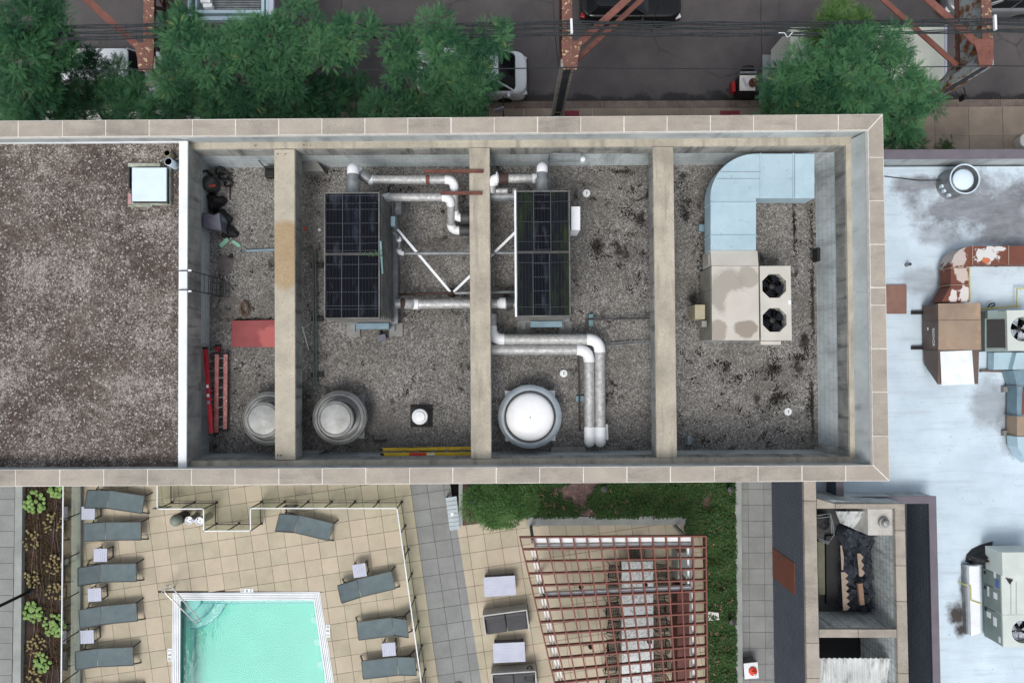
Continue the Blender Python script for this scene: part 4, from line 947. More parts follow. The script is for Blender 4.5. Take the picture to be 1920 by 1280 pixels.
# --- roof hatch on the gravel roof
c = W(281, 344, 12.35)
t = thing('roof_hatch', 'white square roof hatch with rotten board curb on gravel roof', 'hatch', (c.x, c.y, Z_LR))
M['hatch'] = mat('pale_blue_white_lid', (214, 230, 240), (204, 221, 232), 2, .5)
M['oldwood'] = mat('weathered_board', (176, 184, 168), (138, 140, 126), 5, .85)
MB().pbox(249, 315, 314, 380, Z_LR, 12.36).build('curb', M['gunmetal'], t)
MB().pbox(247, 314, 312, 377, 12.36, 12.42).build('lid', M['hatch'], t, bev=.02)
for q in ((240, 306, 300, 312.5), (313.5, 314, 319.5, 383), (247, 377.8, 318, 384), (240, 384.5, 285, 387)): MB().pbox(*q, Z_LR, Z_LR+.12).build('board', M['oldwood'], t)
MB().pbox(239.5, 363, 246.5, 383, Z_LR, Z_LR+.13).build('pink_block', mat('pink_brick', (186, 150, 148), (166, 130, 128), 5, .9), t)
MB().pbox(240, 313, 242.5, 352, Z_LR, Z_LR+.1).build('board', M['gunmetal'], t)
for (x, y, r, h, lab) in ((315.5, 303, 7.5, .45, 'round pale vent stub by the roof hatch, lower one'), (313, 287, 6, .3, 'round beige vent stub by the roof hatch, upper one')):
    p = W(x, y, Z_LR+h); s = S(Z_LR)*r
    t = thing('vent_stub', lab, 'vent', (p.x, p.y, Z_LR), 'vent stubs on the gravel roof')
    MB().lathe((p.x, p.y, Z_LR), [(s, 0), (s, h), (s*.9, h+.01), (s*.88, h-.02)], 16).build('pipe', M['hatch'] if r > 7 else M['beige'], t)
    MB().lathe((p.x, p.y, Z_LR), [(.0001, h-.02), (s*.88, h-.02)], 16).build('cap', M['hatch'] if r > 7 else M['beige'], t)
    MB().lathe((p.x, p.y, Z_LR), [(s*1.5, 0), (s*1.3, .03), (s, .05)], 16).build('flashing', M['gunmetal'], t)

# ------------------------------------------------------------------ things on the white roof
M['ductbrown'] = stained('rusted_flaking_duct', (122, 72, 56), (102, 60, 47), [(wp(1848, 478, 8.45), (.55, .34), (206, 206, 204), 1), (wp(1795, 480, 8.45), (.42, .5), (188, 178, 172), .95), (wp(1805, 515, 8.45), (.32, .4), (196, 182, 174), .95), (wp(1808, 552, 8.45), (.28, .34), (210, 204, 200), 1), (wp(1788, 556, 8.45), (.16, .26), (214, 206, 202), 1), (wp(1876, 466, 8.45), (.25, .1), (206, 206, 204), 1), (wp(1848, 488, 8.45), (.2, .12), (190, 96, 34), .9)], .75, 3.6)
M['taupe'] = mat('taupe_sheet_metal', (158, 138, 118), (140, 120, 104), 1.2, .6, 0, ((178, 150, 120), 1.5, .6, .5))
M['taupedark'] = mat('brown_unit_side', (104, 88, 80), (90, 76, 70), 2, .6)
M['sage'] = mat('pale_sage_enamel', (202, 210, 203), (190, 199, 192), 1.6, .5)
M['sagedk'] = mat('sage_side_panel', (128, 142, 138), (116, 130, 126), 2, .55)
M['coil'] = mat('dark_coil_mesh', (52, 50, 50), (40, 38, 38), 30, .8)
M['yel'] = mat('yellow_gas_paint', (206, 200, 118), (188, 182, 104), 5, .6)
M['fanwhite'] = mat('pale_fan_blade', (206, 212, 222), (186, 194, 206), 3, .4)
c = W(1806, 336.7, 8.3)
t = thing('exhaust_stack', 'tall round roof exhaust with white domed lid by mauve parapet', 'exhaust fan', (c.x, c.y, Z_ER))
r = 28*S(8.3)
MB().lathe((c.x, c.y, Z_ER), [(r*1.02, 0), (r*1.02, .06), (r*.98, .08), (r*.97, .7), (r, .72), (r, .78), (r*.95, .78), (r*.95, .55)], 40).build('drum', M['galv'], t)
MB().lathe((c.x, c.y, Z_ER), [(.0001, .5), (r*.96, .5)], 30).build('throat', M['black'], t)
MB().lathe((c.x, c.y, Z_ER), [(r*.62, .5), (r*.70, .6), (r*.72, .66), (r*.70, .71), (r*.56, .76), (r*.28, .79), (.0001, .8)], 40).build('lid', M['hatch'], t)
MB().tube([(c.x+r*.985*math.cos(a*math.pi/24), c.y+r*.985*math.sin(a*math.pi/24), Z_ER+.785) for a in range(49)], .025, 6, False).build('rim', M['hatch'], t)
for a in (195, 215, 240): MB().box((c.x+r*1.02*math.cos(R(a)), c.y+r*1.02*math.sin(R(a)), Z_ER+.3), (.08, .1, .14)).build('junction_box', M['hatch'], t)
MB().tube([(c.x-r, c.y+.1, Z_ER+.25), (c.x-r-.6, c.y+.15, Z_ER+.03), (c.x-r-2.2, c.y+.35, Z_ER+.02)], .018, 6).build('cable', M['black'], t)
p = W(1707, 495, 7.85)
MB().lathe((p.x, p.y, Z_ER), [(.075, 0), (.06, .02), (.06, .24), (.045, .24), (.045, .1)], 14).build('vent_stub', M['galv'], None, 'short grey vent stub on the white roof', 'vent')
MB().pp([(1661, 534), (1700, 533.5), (1700, 588), (1661, 588)], Z_ER+.02, Z_ER+.09).build('sheet_panel', mat('brown_steel_sheet', (140, 106, 92), (122, 92, 82), 2, .7), None, 'flat brown sheet on white roof against the coping', 'panel')
# rusted return duct
zd = 8.45
t = thing('return_duct', 'rust brown flaking duct bending down into the brown heater', 'duct', W(1800, 510, Z_ER))
def dsec(px, nm='duct_section', z0=7.85, m=None): MB().pp(px, z0, zd+random.uniform(-.006, .006)).build(nm, m or M['ductbrown'], t)
dsec([(1824, 461.5), (1890.5, 461.2), (1890.5, 495.4), (1824, 495.6)]); dsec([(1892, 461.2), (1975, 460.8), (1975, 495), (1892, 495.4)])
dsec([(1822.6, 461.5), (1812, 463), (1800, 468), (1790, 477), (1784.5, 490), (1783, 501.5), (1816.5, 501.5), (1816.5, 496), (1822.6, 496)], 'elbow')
dsec([(1782.8, 503), (1816.3, 503), (1816.3, 533.2), (1782.8, 533.2)]); dsec([(1783.8, 534.6), (1816.3, 534.6), (1816.3, 566), (1765, 566)])
for q in ((1823.3, 460.5, 1823.8, 496.6), (1890.9, 460.2, 1891.6, 496.4)): MB().pbox(q[0]-.5, q[1], q[2]+.5, q[3], 7.83, zd+.035).build('flange', M['taupe'], t)
for y in (502.2, 533.9): MB().pbox(1781.5, y-.7, 1817.3, y+.7, 7.83, zd+.035).build('flange', M['taupe'], t)
for x in (1850, 1900): MB().bar(W(x, 478, 7.85), Vector((*W(x, 478, 7.85).xy, Z_ER)), .08, .3).build('leg', M['galv'], t)
# make-up air heater
zt = 8.6
t = thing('rooftop_heater', 'brown rooftop heater with lettered side and white sheet on its hood', 'heater', W(1800, 640, Z_ER))
A = [W(1759, 569, zt), W(1838, 567.5, zt), W(1839.7, 655.8, zt), W(1759.5, 655.8, zt)]
MB().prism([A[0]+Vector((.01, -.01, 0)), A[1]+Vector((-.01, -.01, 0)), A[2]+Vector((-.01, .01, 0)), A[3]+Vector((.01, .01, 0))], Z_ER+.1, zt-.02).build('cabinet', M['taupedark'], t)
ym = W(1800, 600, zt).y
MB().prism([A[0], A[1], (A[1].x, ym+.008), (A[0].x, ym+.008)], zt-.02, zt).build('lid_panel', M['taupe'], t)
MB().prism([(A[0].x, ym-.008), (A[1].x, ym-.008), A[2], A[3]], zt-.02, zt+.004).build('lid_panel', M['taupe'], t)
h0, h1 = Vector((A[3].x+.02, A[3].y-.005, 0)), Vector((A[2].x-.05, A[2].y-.005, 0)); hy = W(1800, 721, zt-.1).y
hd = MB(); hd.grid([[(h0.x, h0.y, Z_ER+.15), (h1.x, h1.y, Z_ER+.15), (h1.x, h1.y, zt-.03), (h0.x, h0.y, zt-.03)], [(h0.x, hy+.7, Z_ER+.15), (h1.x, hy+.7, Z_ER+.15), (h1.x, hy+.02, zt-.12), (h0.x, hy+.02, zt-.12)]], False, True, True, True)
hd.build('intake_hood', M['taupedark'], t)
MB().grid([[W(1763, 658.8, zt), W(1822.5, 656.7, zt), W(1822.5, 656.7, zt)-Vector((0, 0, .012)), W(1763, 658.8, zt)-Vector((0, 0, .012))], [W(1765.5, 722.6, zt-.07), W(1827, 719.6, zt-.07), W(1827, 719.6, zt-.082), W(1765.5, 722.6, zt-.082)]], False, True, True, True).build('white_sheet', M['white'], t)
xw_ = A[0].x
for (y0, y1) in ((571, 598), (601, 654)): MB().prism([(xw_-.012, W(1759, y1, zt).y), (xw_+.01, W(1759, y1, zt).y), (xw_+.01, W(1759, y0, zt).y), (xw_-.012, W(1759, y0, zt).y)], Z_ER+.16, zt-.06).build('side_panel', M['taupedark'], t)
Mx = Matrix(((0, 0, -1, xw_-.018), (-1, 0, 0, W(1755, 632, 8.3).y), (0, 1, 0, 8.32), (0, 0, 0, 1)))
text_mesh('lettering', 'REZNOR', .16, M['white'], t, Mx)
Mx2 = Mx.copy(); 
MB().lathe((0, 0, 0), [(.0001, 0), (.05, 0)], 12)
e = MB().grid([[Vector((xw_-.018, W(1755, 616, 8.05).y + .06*math.cos(k*.5236), 8.02+.045*math.sin(k*.5236))) for k in range(12)], [Vector((xw_-.02, W(1755, 616, 8.05).y + .05*math.cos(k*.5236), 8.02+.035*math.sin(k*.5236))) for k in range(12)]], False, True, False, True)
e.build('emblem', M['white'], t)
for y in (586, 652): MB().box(tuple(W(1725, y, Z_ER+.06)), (.6, .12, .12)).build('skid', M['black'], t)
# condenser with exposed coil
t = thing('condensing_unit', 'pale sage condenser with dark coil window beside the brown heater', 'air unit', W(1895, 620, Z_ER))
zt = 8.55
MB().pp([(1847, 583), (1893, 582.5), (1893, 659), (1847, 659)], Z_ER+.08, zt-.12).build('cabinet', M['sagedk'], t, bev=.02)
MB().pp([(1850.5, 599), (1887, 598), (1887, 652), (1851, 652)], zt-.13, zt-.10).build('coil', M['coil'], t)
x0, x1 = W(1888, 600, zt).x, W(1955, 600, zt).x; y0, y1 = W(1900, 657.5, zt).y, W(1900, 581.5, zt).y
MB().prism([(x0+.02, y0+.02), (x1, y0+.02), (x1, y1-.02), (x0+.02, y1-.02)], Z_ER+.08, zt-.4).build('fan_cabinet', M['sage'], t)
fcn = W(1917.5, 617, zt); fr = 23*S(zt)
deck(t, x0, y0, x1, y1, zt, [(fcn.x, fcn.y)], fr, M['sage'], 'fan_deck', 24)
rotor(t, (fcn.x, fcn.y), fr, 4, .4, zt, mblade=M['fanwhite'])
MB().pp([(1852, 582), (1872, 581), (1872, 596), (1852, 597)], zt-.1, zt+.05).build('junction_box', M['sagedk'], t, bev=.01)
# yellow gas line
t = thing('gas_pipe', 'thin yellow gas pipe around the condenser on white roof', 'pipe', W(1880, 578, Z_ER))
for pts in ([W(1817.5, 498, 7.75), W(1818.5, 566, 7.75)], [W(1837, 579, 7.8), W(1880, 576, 7.8), W(1912, 573.5, 7.8)], [W(1907, 576, 7.82), W(1907, 541, 7.82), W(1960, 539, 7.82)]):
    MB().tube(pts, .028, 8).build('pipe', M['yel'], t)
rod('flexible_whip', 'black looped cable lying by the condenser corner', 'cable', [W(1852, 577, 7.7), W(1856, 570, 7.8), W(1864, 568, 7.85), W(1865, 572, 7.8), W(1858, 576, 7.7)], .025, M['black'])
# duct below it
t = thing('supply_duct', 'pale blue and rust duct curving at the right edge of white roof', 'duct', W(1915, 760, Z_ER))
zd = 8.2
MB().pp([(1864, 661), (1905, 660), (1903, 692.5), (1863, 693)], Z_ER+.1, 8.0).build('transition_box', M['lblue'], t)
MB().pp([(1840, 693), (1906, 694), (1906, 698), (1840, 697)], Z_ER+.0, Z_ER+.12).build('timber', M['taupedark'], t)
for px, m_ in (([(1906, 661), (1960, 661), (1960, 693), (1898, 693)], 'lblue'), ([(1899, 694.5), (1960, 694.5), (1960, 723), (1907, 723)], 'bluepan'), ([(1907, 724.5), (1960, 724.5), (1960, 779), (1907, 779)], 'bluepan'), ([(1907, 780.5), (1960, 780.5), (1960, 817), (1907, 817)], 'taupe'), ([(1907, 818.5), (1960, 818.5), (1960, 872), (1932, 868), (1918, 856), (1909, 838)], 'lblue')):
    MB().pp(px, 7.7, zd+random.uniform(-.006, .006)).build('duct_section', M[m_], t)
MB().pp([(1918, 726), (1930, 700), (1960, 700), (1960, 770), (1916, 777)], zd, zd+.012).build('rust_patch', M['ductbrown'], t)
for y in (693.8, 723.8, 779.8, 817.8): MB().pbox(1905.5, y-.7, 1960, y+.7, 7.68, zd+.03).build('flange', M['galv'], t)
for y in (730, 812): MB().pbox(1882, y-5, 1890, y+5, Z_ER, 7.75).build('support_foot', M['padc'], t); MB().bar(W(1886, y, 7.72), W(1935, y, 7.72), .04, .04).build('support_arm', M['galv'], t)
# big packaged unit at the lower right
zt = 8.65
t = thing('rooftop_unit', 'pale sage rooftop unit with labelled side panels at lower right', 'air unit', W(1890, 1140, Z_ER))
x0, x1 = W(1879.5, 1140, zt).x, W(1960, 1140, zt).x; y0, y1 = W(1900, 1212.5, zt).y, W(1900, 1078, zt).y
MB().prism([(x0+.01, y0+.01), (x1, y0+.01), (x1, y1-.01), (x0+.01, y1-.01)], Z_ER+.1, zt-.4).build('cabinet', M['sagedk'], t)
fcn = W(1918, 1184, zt); fr = 21*S(zt)
ys = W(1900, 1152, zt).y
MB().prism([(x0, ys+.003), (x1, ys+.003), (x1, y1), (x0, y1)], zt-.42, zt).build('lid', M['sage'], t, bev=.01)
deck(t, x0, y0, x1, ys-.003, zt, [(fcn.x, fcn.y)], fr, M['sage'], 'fan_deck', 24)
rotor(t, (fcn.x, fcn.y), fr, 5, .2, zt, mblade=M['fanwhite'])
hd = MB(); hy = W(1900, 1035, zt+.1).y
hd.prism([(x0-.02, y1+.005), (x1, y1+.005), (x1, hy), (x0-.02, hy)], Z_ER+.3, zt+.08).build('economiser_hood', M['sage'], t, bev=.01)
for i, (a, b) in enumerate(((1079, 1107), (1109, 1152), (1154, 1211))):
    MB().prism([(x0-.014, W(1879, b, zt).y), (x0+.005, W(1879, b, zt).y), (x0+.005, W(1879, a, zt).y), (x0-.014, W(1879, a, zt).y)], Z_ER+.16, zt-.05).build('side_panel', M['sagedk'], t)
def lab_w(y, z, w, h, m_, nm='label'): MB().box((x0-.018, W(1879, y, zt).y, z), (.006, w, h)).build(nm, m_, t)
M['bluelab'] = mat('blue_label', (70, 104, 176), (58, 90, 160), 5, .5)
lab_w(1097, 8.45, .3, .14, M['bluelab']); lab_w(1082, 8.35, .22, .1, M['white']); lab_w(1120, 8.0, .34, .09, M['white']); lab_w(1122, 8.35, .22, .18, M['white']); lab_w(1165, 8.0, .2, .2, M['white']); lab_w(1172, 8.3, .3, .16, M['white']); lab_w(1202, 8.5, .2, .1, M['white'])
for y in (1086, 1115, 1157): lab_w(y, 7.85, .12, .1, M['black'], 'panel_handle')
q = [W(1817, 1061, 7.95), W(1836, 1061, 7.95), W(1838.5, 1186, 7.95), W(1821, 1192, 7.95)]
MB().prism(q, Z_ER+.2, 7.95).build('filter_shelf', M['white'], t)
MB().prism([p+Vector((-.06, 0, 0)) for p in q], Z_ER, Z_ER+.2).build('curb', M['galv'], t)
for x in (1895, 1905): MB().pbox(x, 1090, x+1, 1150, zt-.001, zt+.006).build('seam', M['sagedk'], t)
MB().pp([(1886, 1083), (1900, 1086), (1894, 1095)], zt, zt+.03).build('rag', M['bag'], t)
rod('yellow_rope', 'yellow strap tied over the white shelf of sage unit', 'strap', [W(1798, 1091, 7.65), W(1808, 1095, 7.9), W(1820, 1098, 7.98), W(1821, 1125, 7.98), W(1840, 1132, 7.98)], .022, M['yel'])
rr = random.Random(9); f = MB()
out_ = [(1810, 1052), (1812, 1040), (1822, 1029), (1838, 1021), (1862, 1014), (1852, 1027), (1846, 1038), (1858, 1046), (1848, 1050), (1850, 1056), (1838, 1059), (1826, 1058)]
r0_ = [W(x, y, Z_ER+.02) for x, y in out_]; cc = W(1834, 1042, Z_ER)
rings = [r0_]
for k in (1, 2, 3): rings.append([p.lerp(cc, k*.28+rr.uniform(-.05, .05)) + Vector((0, 0, .14*k+rr.uniform(-.08, .1))) for p in r0_])
f.grid(rings, True, True, False, True).build('tarpaulin', M['bag'], None, 'crumpled pointed black tarp beside the sage unit', 'tarp')

# ------------------------------------------------------------------ light court with coped walls (lower right)
ZC = 9.4
twr = thing('light_court', 'open topped stair court with stone coping and slate cladding', 'building', W(1600, 1080, Z_DK))
ox0, ox1 = lambda y: 1506.5+(y-903)*.016, lambda y: 1696.6+(y-944)*.023
ix0, ix1 = lambda y: 1531+(y-953)*.0205, lambda y: 1677.6+(y-953)*.0186
YT, YI, YM0, YM1, YB = 944, 953.5, 1179, 1195, 1440
def cs(q):
    pts = ccw([(p.x, p.y) for p in [W(x, y, ZC) for x, y in q]]); MB().prism(shrink(pts, .009), ZC-.14, ZC+random.uniform(-.003, .003)).build('coping_stone', M['cope'], twr)
M['cope2'] = M['cope']
for a, b in ((895, 938.5), (938.5, 1205), (1205, 1271), (1271, YB)): cs([(ox0(a), a), (ix0(a), a), (ix0(b), b), (ox0(b), b)])
cs([(1531, 934), (1566, 944), (1566, 953.5), (1531, 953.5)]); cs([(1566, 944), (1680, 944), (1678, 953.5), (1566, 953.5)])
for a, b in ((944, 994), (994, 1060), (1060, 1127), (1127, 1262), (1262, YB)): cs([(ix1(a), a), (ox1(a), a), (ox1(b), b), (ix1(b), b)])
for a, b in ((1535.5, 1609), (1609, 1681.5)): cs([(a, YM0), (b, YM0), (b+.2, YM1), (a+.2, YM1)])
def twall(q, z0, z1, m, nm='wall', d=.02): MB().prism(shrink(ccw([(p.x, p.y) for p in [W(x, y, ZC) for x, y in q]]), d), z0, z1).build(nm, m, twr)
M['oldpaint'] = mat('peeling_white_block', (206, 212, 211), (172, 180, 180), 1.2, .85, 0, None, .2, 20, streak=((84, 84, 80), (5, 5, .7), .8), block=(.4, .2, .012, (96, 100, 98), .7))
wz = ZC-.141
twall([(ox0(880), 880), (ix0(880)-6, 880), (ix0(YB)-6, YB), (ox0(YB), YB)], 5, wz, M['slate'], 'clad_wall')
twall([(ix0(895)-6, 930), (ix0(895), 930), (ix0(YB), YB), (ix0(YB)-6, YB)], 5, wz, M['oldpaint'], 'inner_wall', 0)
twall([(1531, 936), (1680, 944), (1680, 953.5), (1531, 953.5)], 5, wz, M['oldpaint'], 'inner_wall')
twall([(ix1(944), 944), (ox1(944), 944), (ox1(YB), YB), (ix1(YB), YB)], 5, wz, M['oldpaint'], 'inner_wall')
twall([(1530, YM0), (1684, YM0), (1684, YM1), (1530, YM1)], 5, wz, M['oldpaint'], 'inner_wall')
MB().prism([W(1515, 940, 7.75), W(1700, 940, 7.75), W(1700, 1190, 7.75), W(1515, 1190, 7.75)], 7.5, 7.75).build('floor', M['gunmetal'], twr)
MB().prism([W(1515, 1180, 7.0), W(1700, 1180, 7.0), W(1700, 1330, 7.0), W(1515, 1330, 7.0)], 6.7, 7.0).build('floor', M['black'], twr)
# door in the cladding
xd = W(ox0(1060), 1060, ZC).x - .02 + .02
d0, d1 = W(1455.5, 1081, Z_DK).y, W(1455, 1025.6, Z_DK).y
M['rustdoor'] = mat('rust_brown_door', (128, 74, 56), (116, 66, 50), 3, .6)
xdw = W(ox0(1050), 1050, ZC).x
dr = MB().prism([(xdw+.005, d0), (xdw+.06, d0), (xdw+.06, d1), (xdw+.005, d1)], Z_DK+.02, Z_DK+1.95).build('door', M['rustdoor'], twr)
MB().box((xdw-.07, d1-.1, Z_DK+1.0), (.05, .12, .04)).build('handle', M['gunmetal'], dr)
# metal box with round vent in the court's corner
t = thing('vent_box', 'white metal box with round vent in the court corner', 'vent', W(1652, 978, 7.75))
MB().pp([(1627, 953.5), (1676.5, 953.5), (1677.5, 1003), (1627.5, 1003)], 7.76, 9.22).build('casing', mat('stained_white_lid', (198, 196, 190), (168, 166, 160), 2.2, .7, 0, None, lo=.3, hi=.6), t, bev=.01)
p = W(1661, 981, 9.42); MB().lathe((p.x, p.y, 9.22), [(.17, 0), (.17, .13), (.13, .14), (.13, .2), (.1, .26), (.0001, .28)], 24).build('cap', M['fanmetal'], t)
# corrugated sheets
def corr(nm, p00, p10, p01, p11, nrib, m, amp, parent=None, **kw):
    f = MB(); A_, B_ = [], []
    p00, p10, p01, p11 = map(Vector, (p00, p10, p01, p11))
    for i in range(nrib*4+1):
        u = i/(nrib*4); z = Vector((0, 0, amp*(0, 1, 1, 0)[i % 4] if True else 0)); A_.append(p00.lerp(p10, u)+z); B_.append(p01.lerp(p11, u)+z)
    f.grid([A_, B_], False, False); f.grid([[q-Vector((0, 0, .01)) for q in B_], [q-Vector((0, 0, .01)) for q in A_]], False, False)
    return f.build(nm, m, parent, **kw)
M['corr'] = mat('dirty_white_corrugated', (208, 212, 210), (178, 182, 180), 1.2, .6, 0, None, streak=((70, 70, 66), (6, 1.2, 1), .9))
corr('corrugated_roof', W(1536, 1232.5, 8.85), W(1682, 1232.5, 8.85), W(1538, 1335, 8.5), W(1686, 1335, 8.5), 15, M['corr'], .06, None, label='white corrugated roof inside the lower court opening', cat='roof')
corr('corrugated_sheet', W(1567, 958, 9.0), W(1626, 958, 9.0), W(1575, 980, 8.2), W(1627, 1002, 8.2), 8, M['corr'], .03, None, label='dirty corrugated sheet leaning beside the vent box', cat='sheet')
# rubbish under black plastic
rr = random.Random(3); f = MB(); nx, ny = 14, 26; rows = []
for j in range(ny):
    row = []
    for i in range(nx):
        p = W(lerp(1577, 1640, i/(nx-1)), lerp(987, 1150, j/(ny-1)), 8.15); e = min(i, nx-1-i, j, ny-1-j)
        row.append(p + Vector((rr.uniform(-.06, .06), rr.uniform(-.06, .06), rr.uniform(-.13, .13) + (-.35 if e == 0 else 0))))
    rows.append(row)
n = NT('dark_blue_black_plastic'); w_ = n.noise(5, 6, .7, None, 1.5); n.bump(w_, 1, .08); M['plastic'] = n.done(n.mix(n.ramp(w_, .35, .7), lin((30, 34, 42)), lin((62, 70, 82))), .32)
f.grid(rows, True, False).build('plastic_sheet', M['plastic'], None, 'crumpled black plastic sheeting on the court floor', 'tarp')
M['card'] = mat('cardboard', (158, 142, 126), (138, 123, 109), 3, .9)
def zig(px0, px1, n_, w, lab, z=8.42):
    L_ = []; Rr = []
    for k in range(2*n_+1):
        u = k/(2*n_); x = lerp(px0[0], px1[0], u); y = lerp(px0[1], px1[1], u); L_.append((x, y)); Rr.append((x+w+(w*.9 if k % 2 else 0), y))
    f = MB(); f.grid([[W(x, y, z) for x, y in L_], [W(x, y, z+.02) for x, y in Rr]], False, False); f.grid([[W(x, y, z) for x, y in Rr], [W(x, y, z-.015) for x, y in L_]], False, False)
    f.build('cardboard', M['card'], None, lab, 'cardboard', 'torn cardboard in the court')
zig((1577, 1072), (1581, 1144), 6, 7, 'zigzag torn cardboard strip along the plastic sheeting edge')
zig((1607, 1037), (1611, 1080), 3, 6, 'small zigzag torn cardboard piece amid the plastic sheeting')
zig((1575.5, 1022), (1578, 1068), 1, 3, 'plain cardboard strip above the long zigzag one')
MB().pp([(1608.5, 1094), (1617.5, 1093), (1621.5, 1133), (1613, 1134)], 8.3, 8.42).build('timber_offcut', mat('raw_timber', (142, 116, 98), (122, 98, 82), 4, .8), None, 'short brown timber offcut on the plastic sheeting', 'board')
M['moldfloor'] = mat('mouldy_concrete', (112, 112, 94), (92, 92, 78), 2, .9)
MB().pp([(1533, 1015), (1546, 1017), (1547, 1114), (1535, 1114)], 7.76, 7.95).build('concrete_step', M['moldfloor'], None, 'mouldy concrete step in the court by its west wall', 'step')
MB().pp([(1549, 1005), (1573, 1002), (1574, 1142), (1550, 1132)], 7.76, 7.9).build('black_slab', M['black'], None, 'long black slab between step and plastic sheeting', 'mat')  # plain low black slab filling the black strip of the court floor
t = thing('wire_rack', 'bent grey wire rack in the dark court corner', 'rack', W(1545, 985, 7.76))
for pts in ([(1532, 966), (1557, 962), (1561, 978), (1562, 986)], [(1532, 971), (1557, 968)], [(1533, 1008), (1554, 1016), (1564, 1002), (1562, 986)], [(1535, 1012), (1553, 1019), (1556, 1013)], [(1557, 962), (1560, 1000)]):
    MB().tube([W(x, y, 8.3) for x, y in pts], .016, 6).build('wire', M['galv'], t)
f = MB()
for k in range(5):
    x0_, y0_ = rr.uniform(1536, 1552), rr.uniform(972, 995); p = W(x0_, y0_, 8.0)
    f.ball(p, rr.uniform(.14, .26), 9, 5, .6)
f.build('rubbish_bag', M['bag'], None, 'heap of black bags behind the wire rack', 'bag')
rod('hanging_cable', 'pale cable running down the east wall of the court', 'cable', [W(1658, 1052, 8.9)+Vector((-.06, 0, 0)), W(1660, 1070, 8.7)+Vector((-.06, 0, 0)), W(1664, 1095, 8.6)+Vector((-.02, 0, 0)), W(1664, 1140, 8.5)+Vector((-.02, 0, 0))], .014, M['galv'])

# ------------------------------------------------------------------ pool terrace
M['paver'] = mat('beige_paver', (188, 179, 156), (172, 163, 142), 1.6, .9, 0, ((146, 136, 119), 40, .58, .5), .25, 70, rnd=.05, alt=(194, 176, 158))
M['gpaver'] = mat('grey_paver', (142, 144, 142), (130, 132, 130), 1.6, .9, 0, ((108, 110, 110), 34, .6, .6), .25, 70, rnd=.05)
M['grout'] = mat('dark_joint', (64, 60, 56), (50, 48, 46), 5, .95)
M['curbc'] = mat('pale_concrete_curb', (156, 160, 156), (136, 140, 137), 1.5, .9, 0, None, .2, 50)
PO = [W(324.2, 1110.8, Z_DK), W(599.8, 1108.7, Z_DK), W(650.4, 1430, Z_DK), W(321, 1430, Z_DK)]      # pool outline
def xy(p): return (p.x, p.y)
def reg(px): return ccw([xy(W(x, y, Z_DK)) for x, y in px])
BL = lambda y: 768 + (y-900)*.1425            # left edge of the grey band
BR = lambda y: 843 + (y-900)*.157             # right edge
Rg = {
 'pool_deck': [reg([(152, 896), (BL(896), 896), (BL(1110), 1110), (600, 1108.7), (324.2, 1110.8), (152, 1112)]),
               reg([(152, 1112), (324.2, 1110.8), (321, 1430), (150, 1430)]),
               reg([(599.8, 1108.7), (BL(1110), 1110), (BL(1430), 1430), (650.4, 1430)])],
 'grey_walkway': [reg([(BL(870), 870), (BR(870), 870), (BR(1430), 1430), (BL(1430), 1430)])],
 'pergola_terrace': [reg([(BR(960), 960), (1330, 960), (1330, 1430), (BR(1430), 1430)])],
}
POC = ccw([xy(p) for p in PO]); OUT = reg([(152, 896), (BL(896), 896), (BL(1430), 1430), (150, 1430)])
a_ = W(BL(912), 912, Z_DK); b_ = W(BL(1280), 1280, Z_DK)
vv = (b_-a_).normalized(); uu = Vector((-vv.y, vv.x, 0)); TS = .606
if uu.x < 0: uu = -uu
for nm, regs in Rg.items():
    base = MB()
    for rg in regs: base.prism(rg, Z_DK-.6, Z_DK-.03)
    st = struct(nm, base, M['grout'])
    offu = 0
    for i in range(-45, 40):
        for j in range(-10, 34):
            o = a_ + uu*(i*TS) + vv*(j*TS - .30)
            q = ccw([xy(o), xy(o+uu*TS), xy(o+uu*TS+vv*TS), xy(o+vv*TS)])
            for rg in regs:
                if nm == 'pool_deck':
                    hit = parea(clip_poly(q, POC)) > .002 if len(clip_poly(q, POC)) > 2 else False
                    if not hit and rg is not regs[0]: continue
                    if not hit: rg = OUT
                pc = clip_poly(shrink(q, .0065), rg)
                if len(pc) >= 3 and parea(pc) > .004:
                    if len(pc) >= 3:
                        c = Vector((sum(p[0] for p in pc)/len(pc), sum(p[1] for p in pc)/len(pc)))
                        MB().prism(pc, Z_DK-.05, Z_DK+random.uniform(-.003, .003)).build('paver', M['gpaver'] if nm == 'grey_walkway' else M['paver'], st)
# side corridors with square-set grey pavers
for nm, x0, x1, ys, xs in (('grey_corridor', 1389, 1462, [892]+[916.8+29.75*k for k in range(18)], [1389, 1402.5, 1432, 1462]), ('grey_side_walk', -110, 28.5, [905+30*k-29.5*1 for k in range(0, 19)], [-110, -62, -32, -2, 28])):
    st = struct(nm, MB().prism([W(x0, 870, Z_DK), W(x1, 870, Z_DK), W(x1+3, 1430, Z_DK), W(x0, 1430, Z_DK)], Z_DK-.6, Z_DK-.03), M['grout'])
    for j in range(len(ys)-1):
        for i in range(len(xs)-1):
            sh = (ys[j]-905)*.011 if nm == 'grey_corridor' else -(ys[j]-905)*.016
            q = ccw([xy(W(x+sh, y, Z_DK)) for x, y in ((xs[i], ys[j]), (xs[i+1], ys[j]), (xs[i+1], ys[j+1]), (xs[i], ys[j+1]))])
            MB().prism(shrink(q, .006), Z_DK-.05, Z_DK+random.uniform(-.003, .003)).build('paver', M['gpaver'], st)
# wall band below the big coping on the court side: roof slab under everything
struct('podium', MB().prism([W(-120, 880, Z_DK), W(1475, 880, Z_DK), W(1478, 1100, Z_DK), W(-120, 1100, Z_DK)], 3.5, Z_DK-1.9), M['padc'])

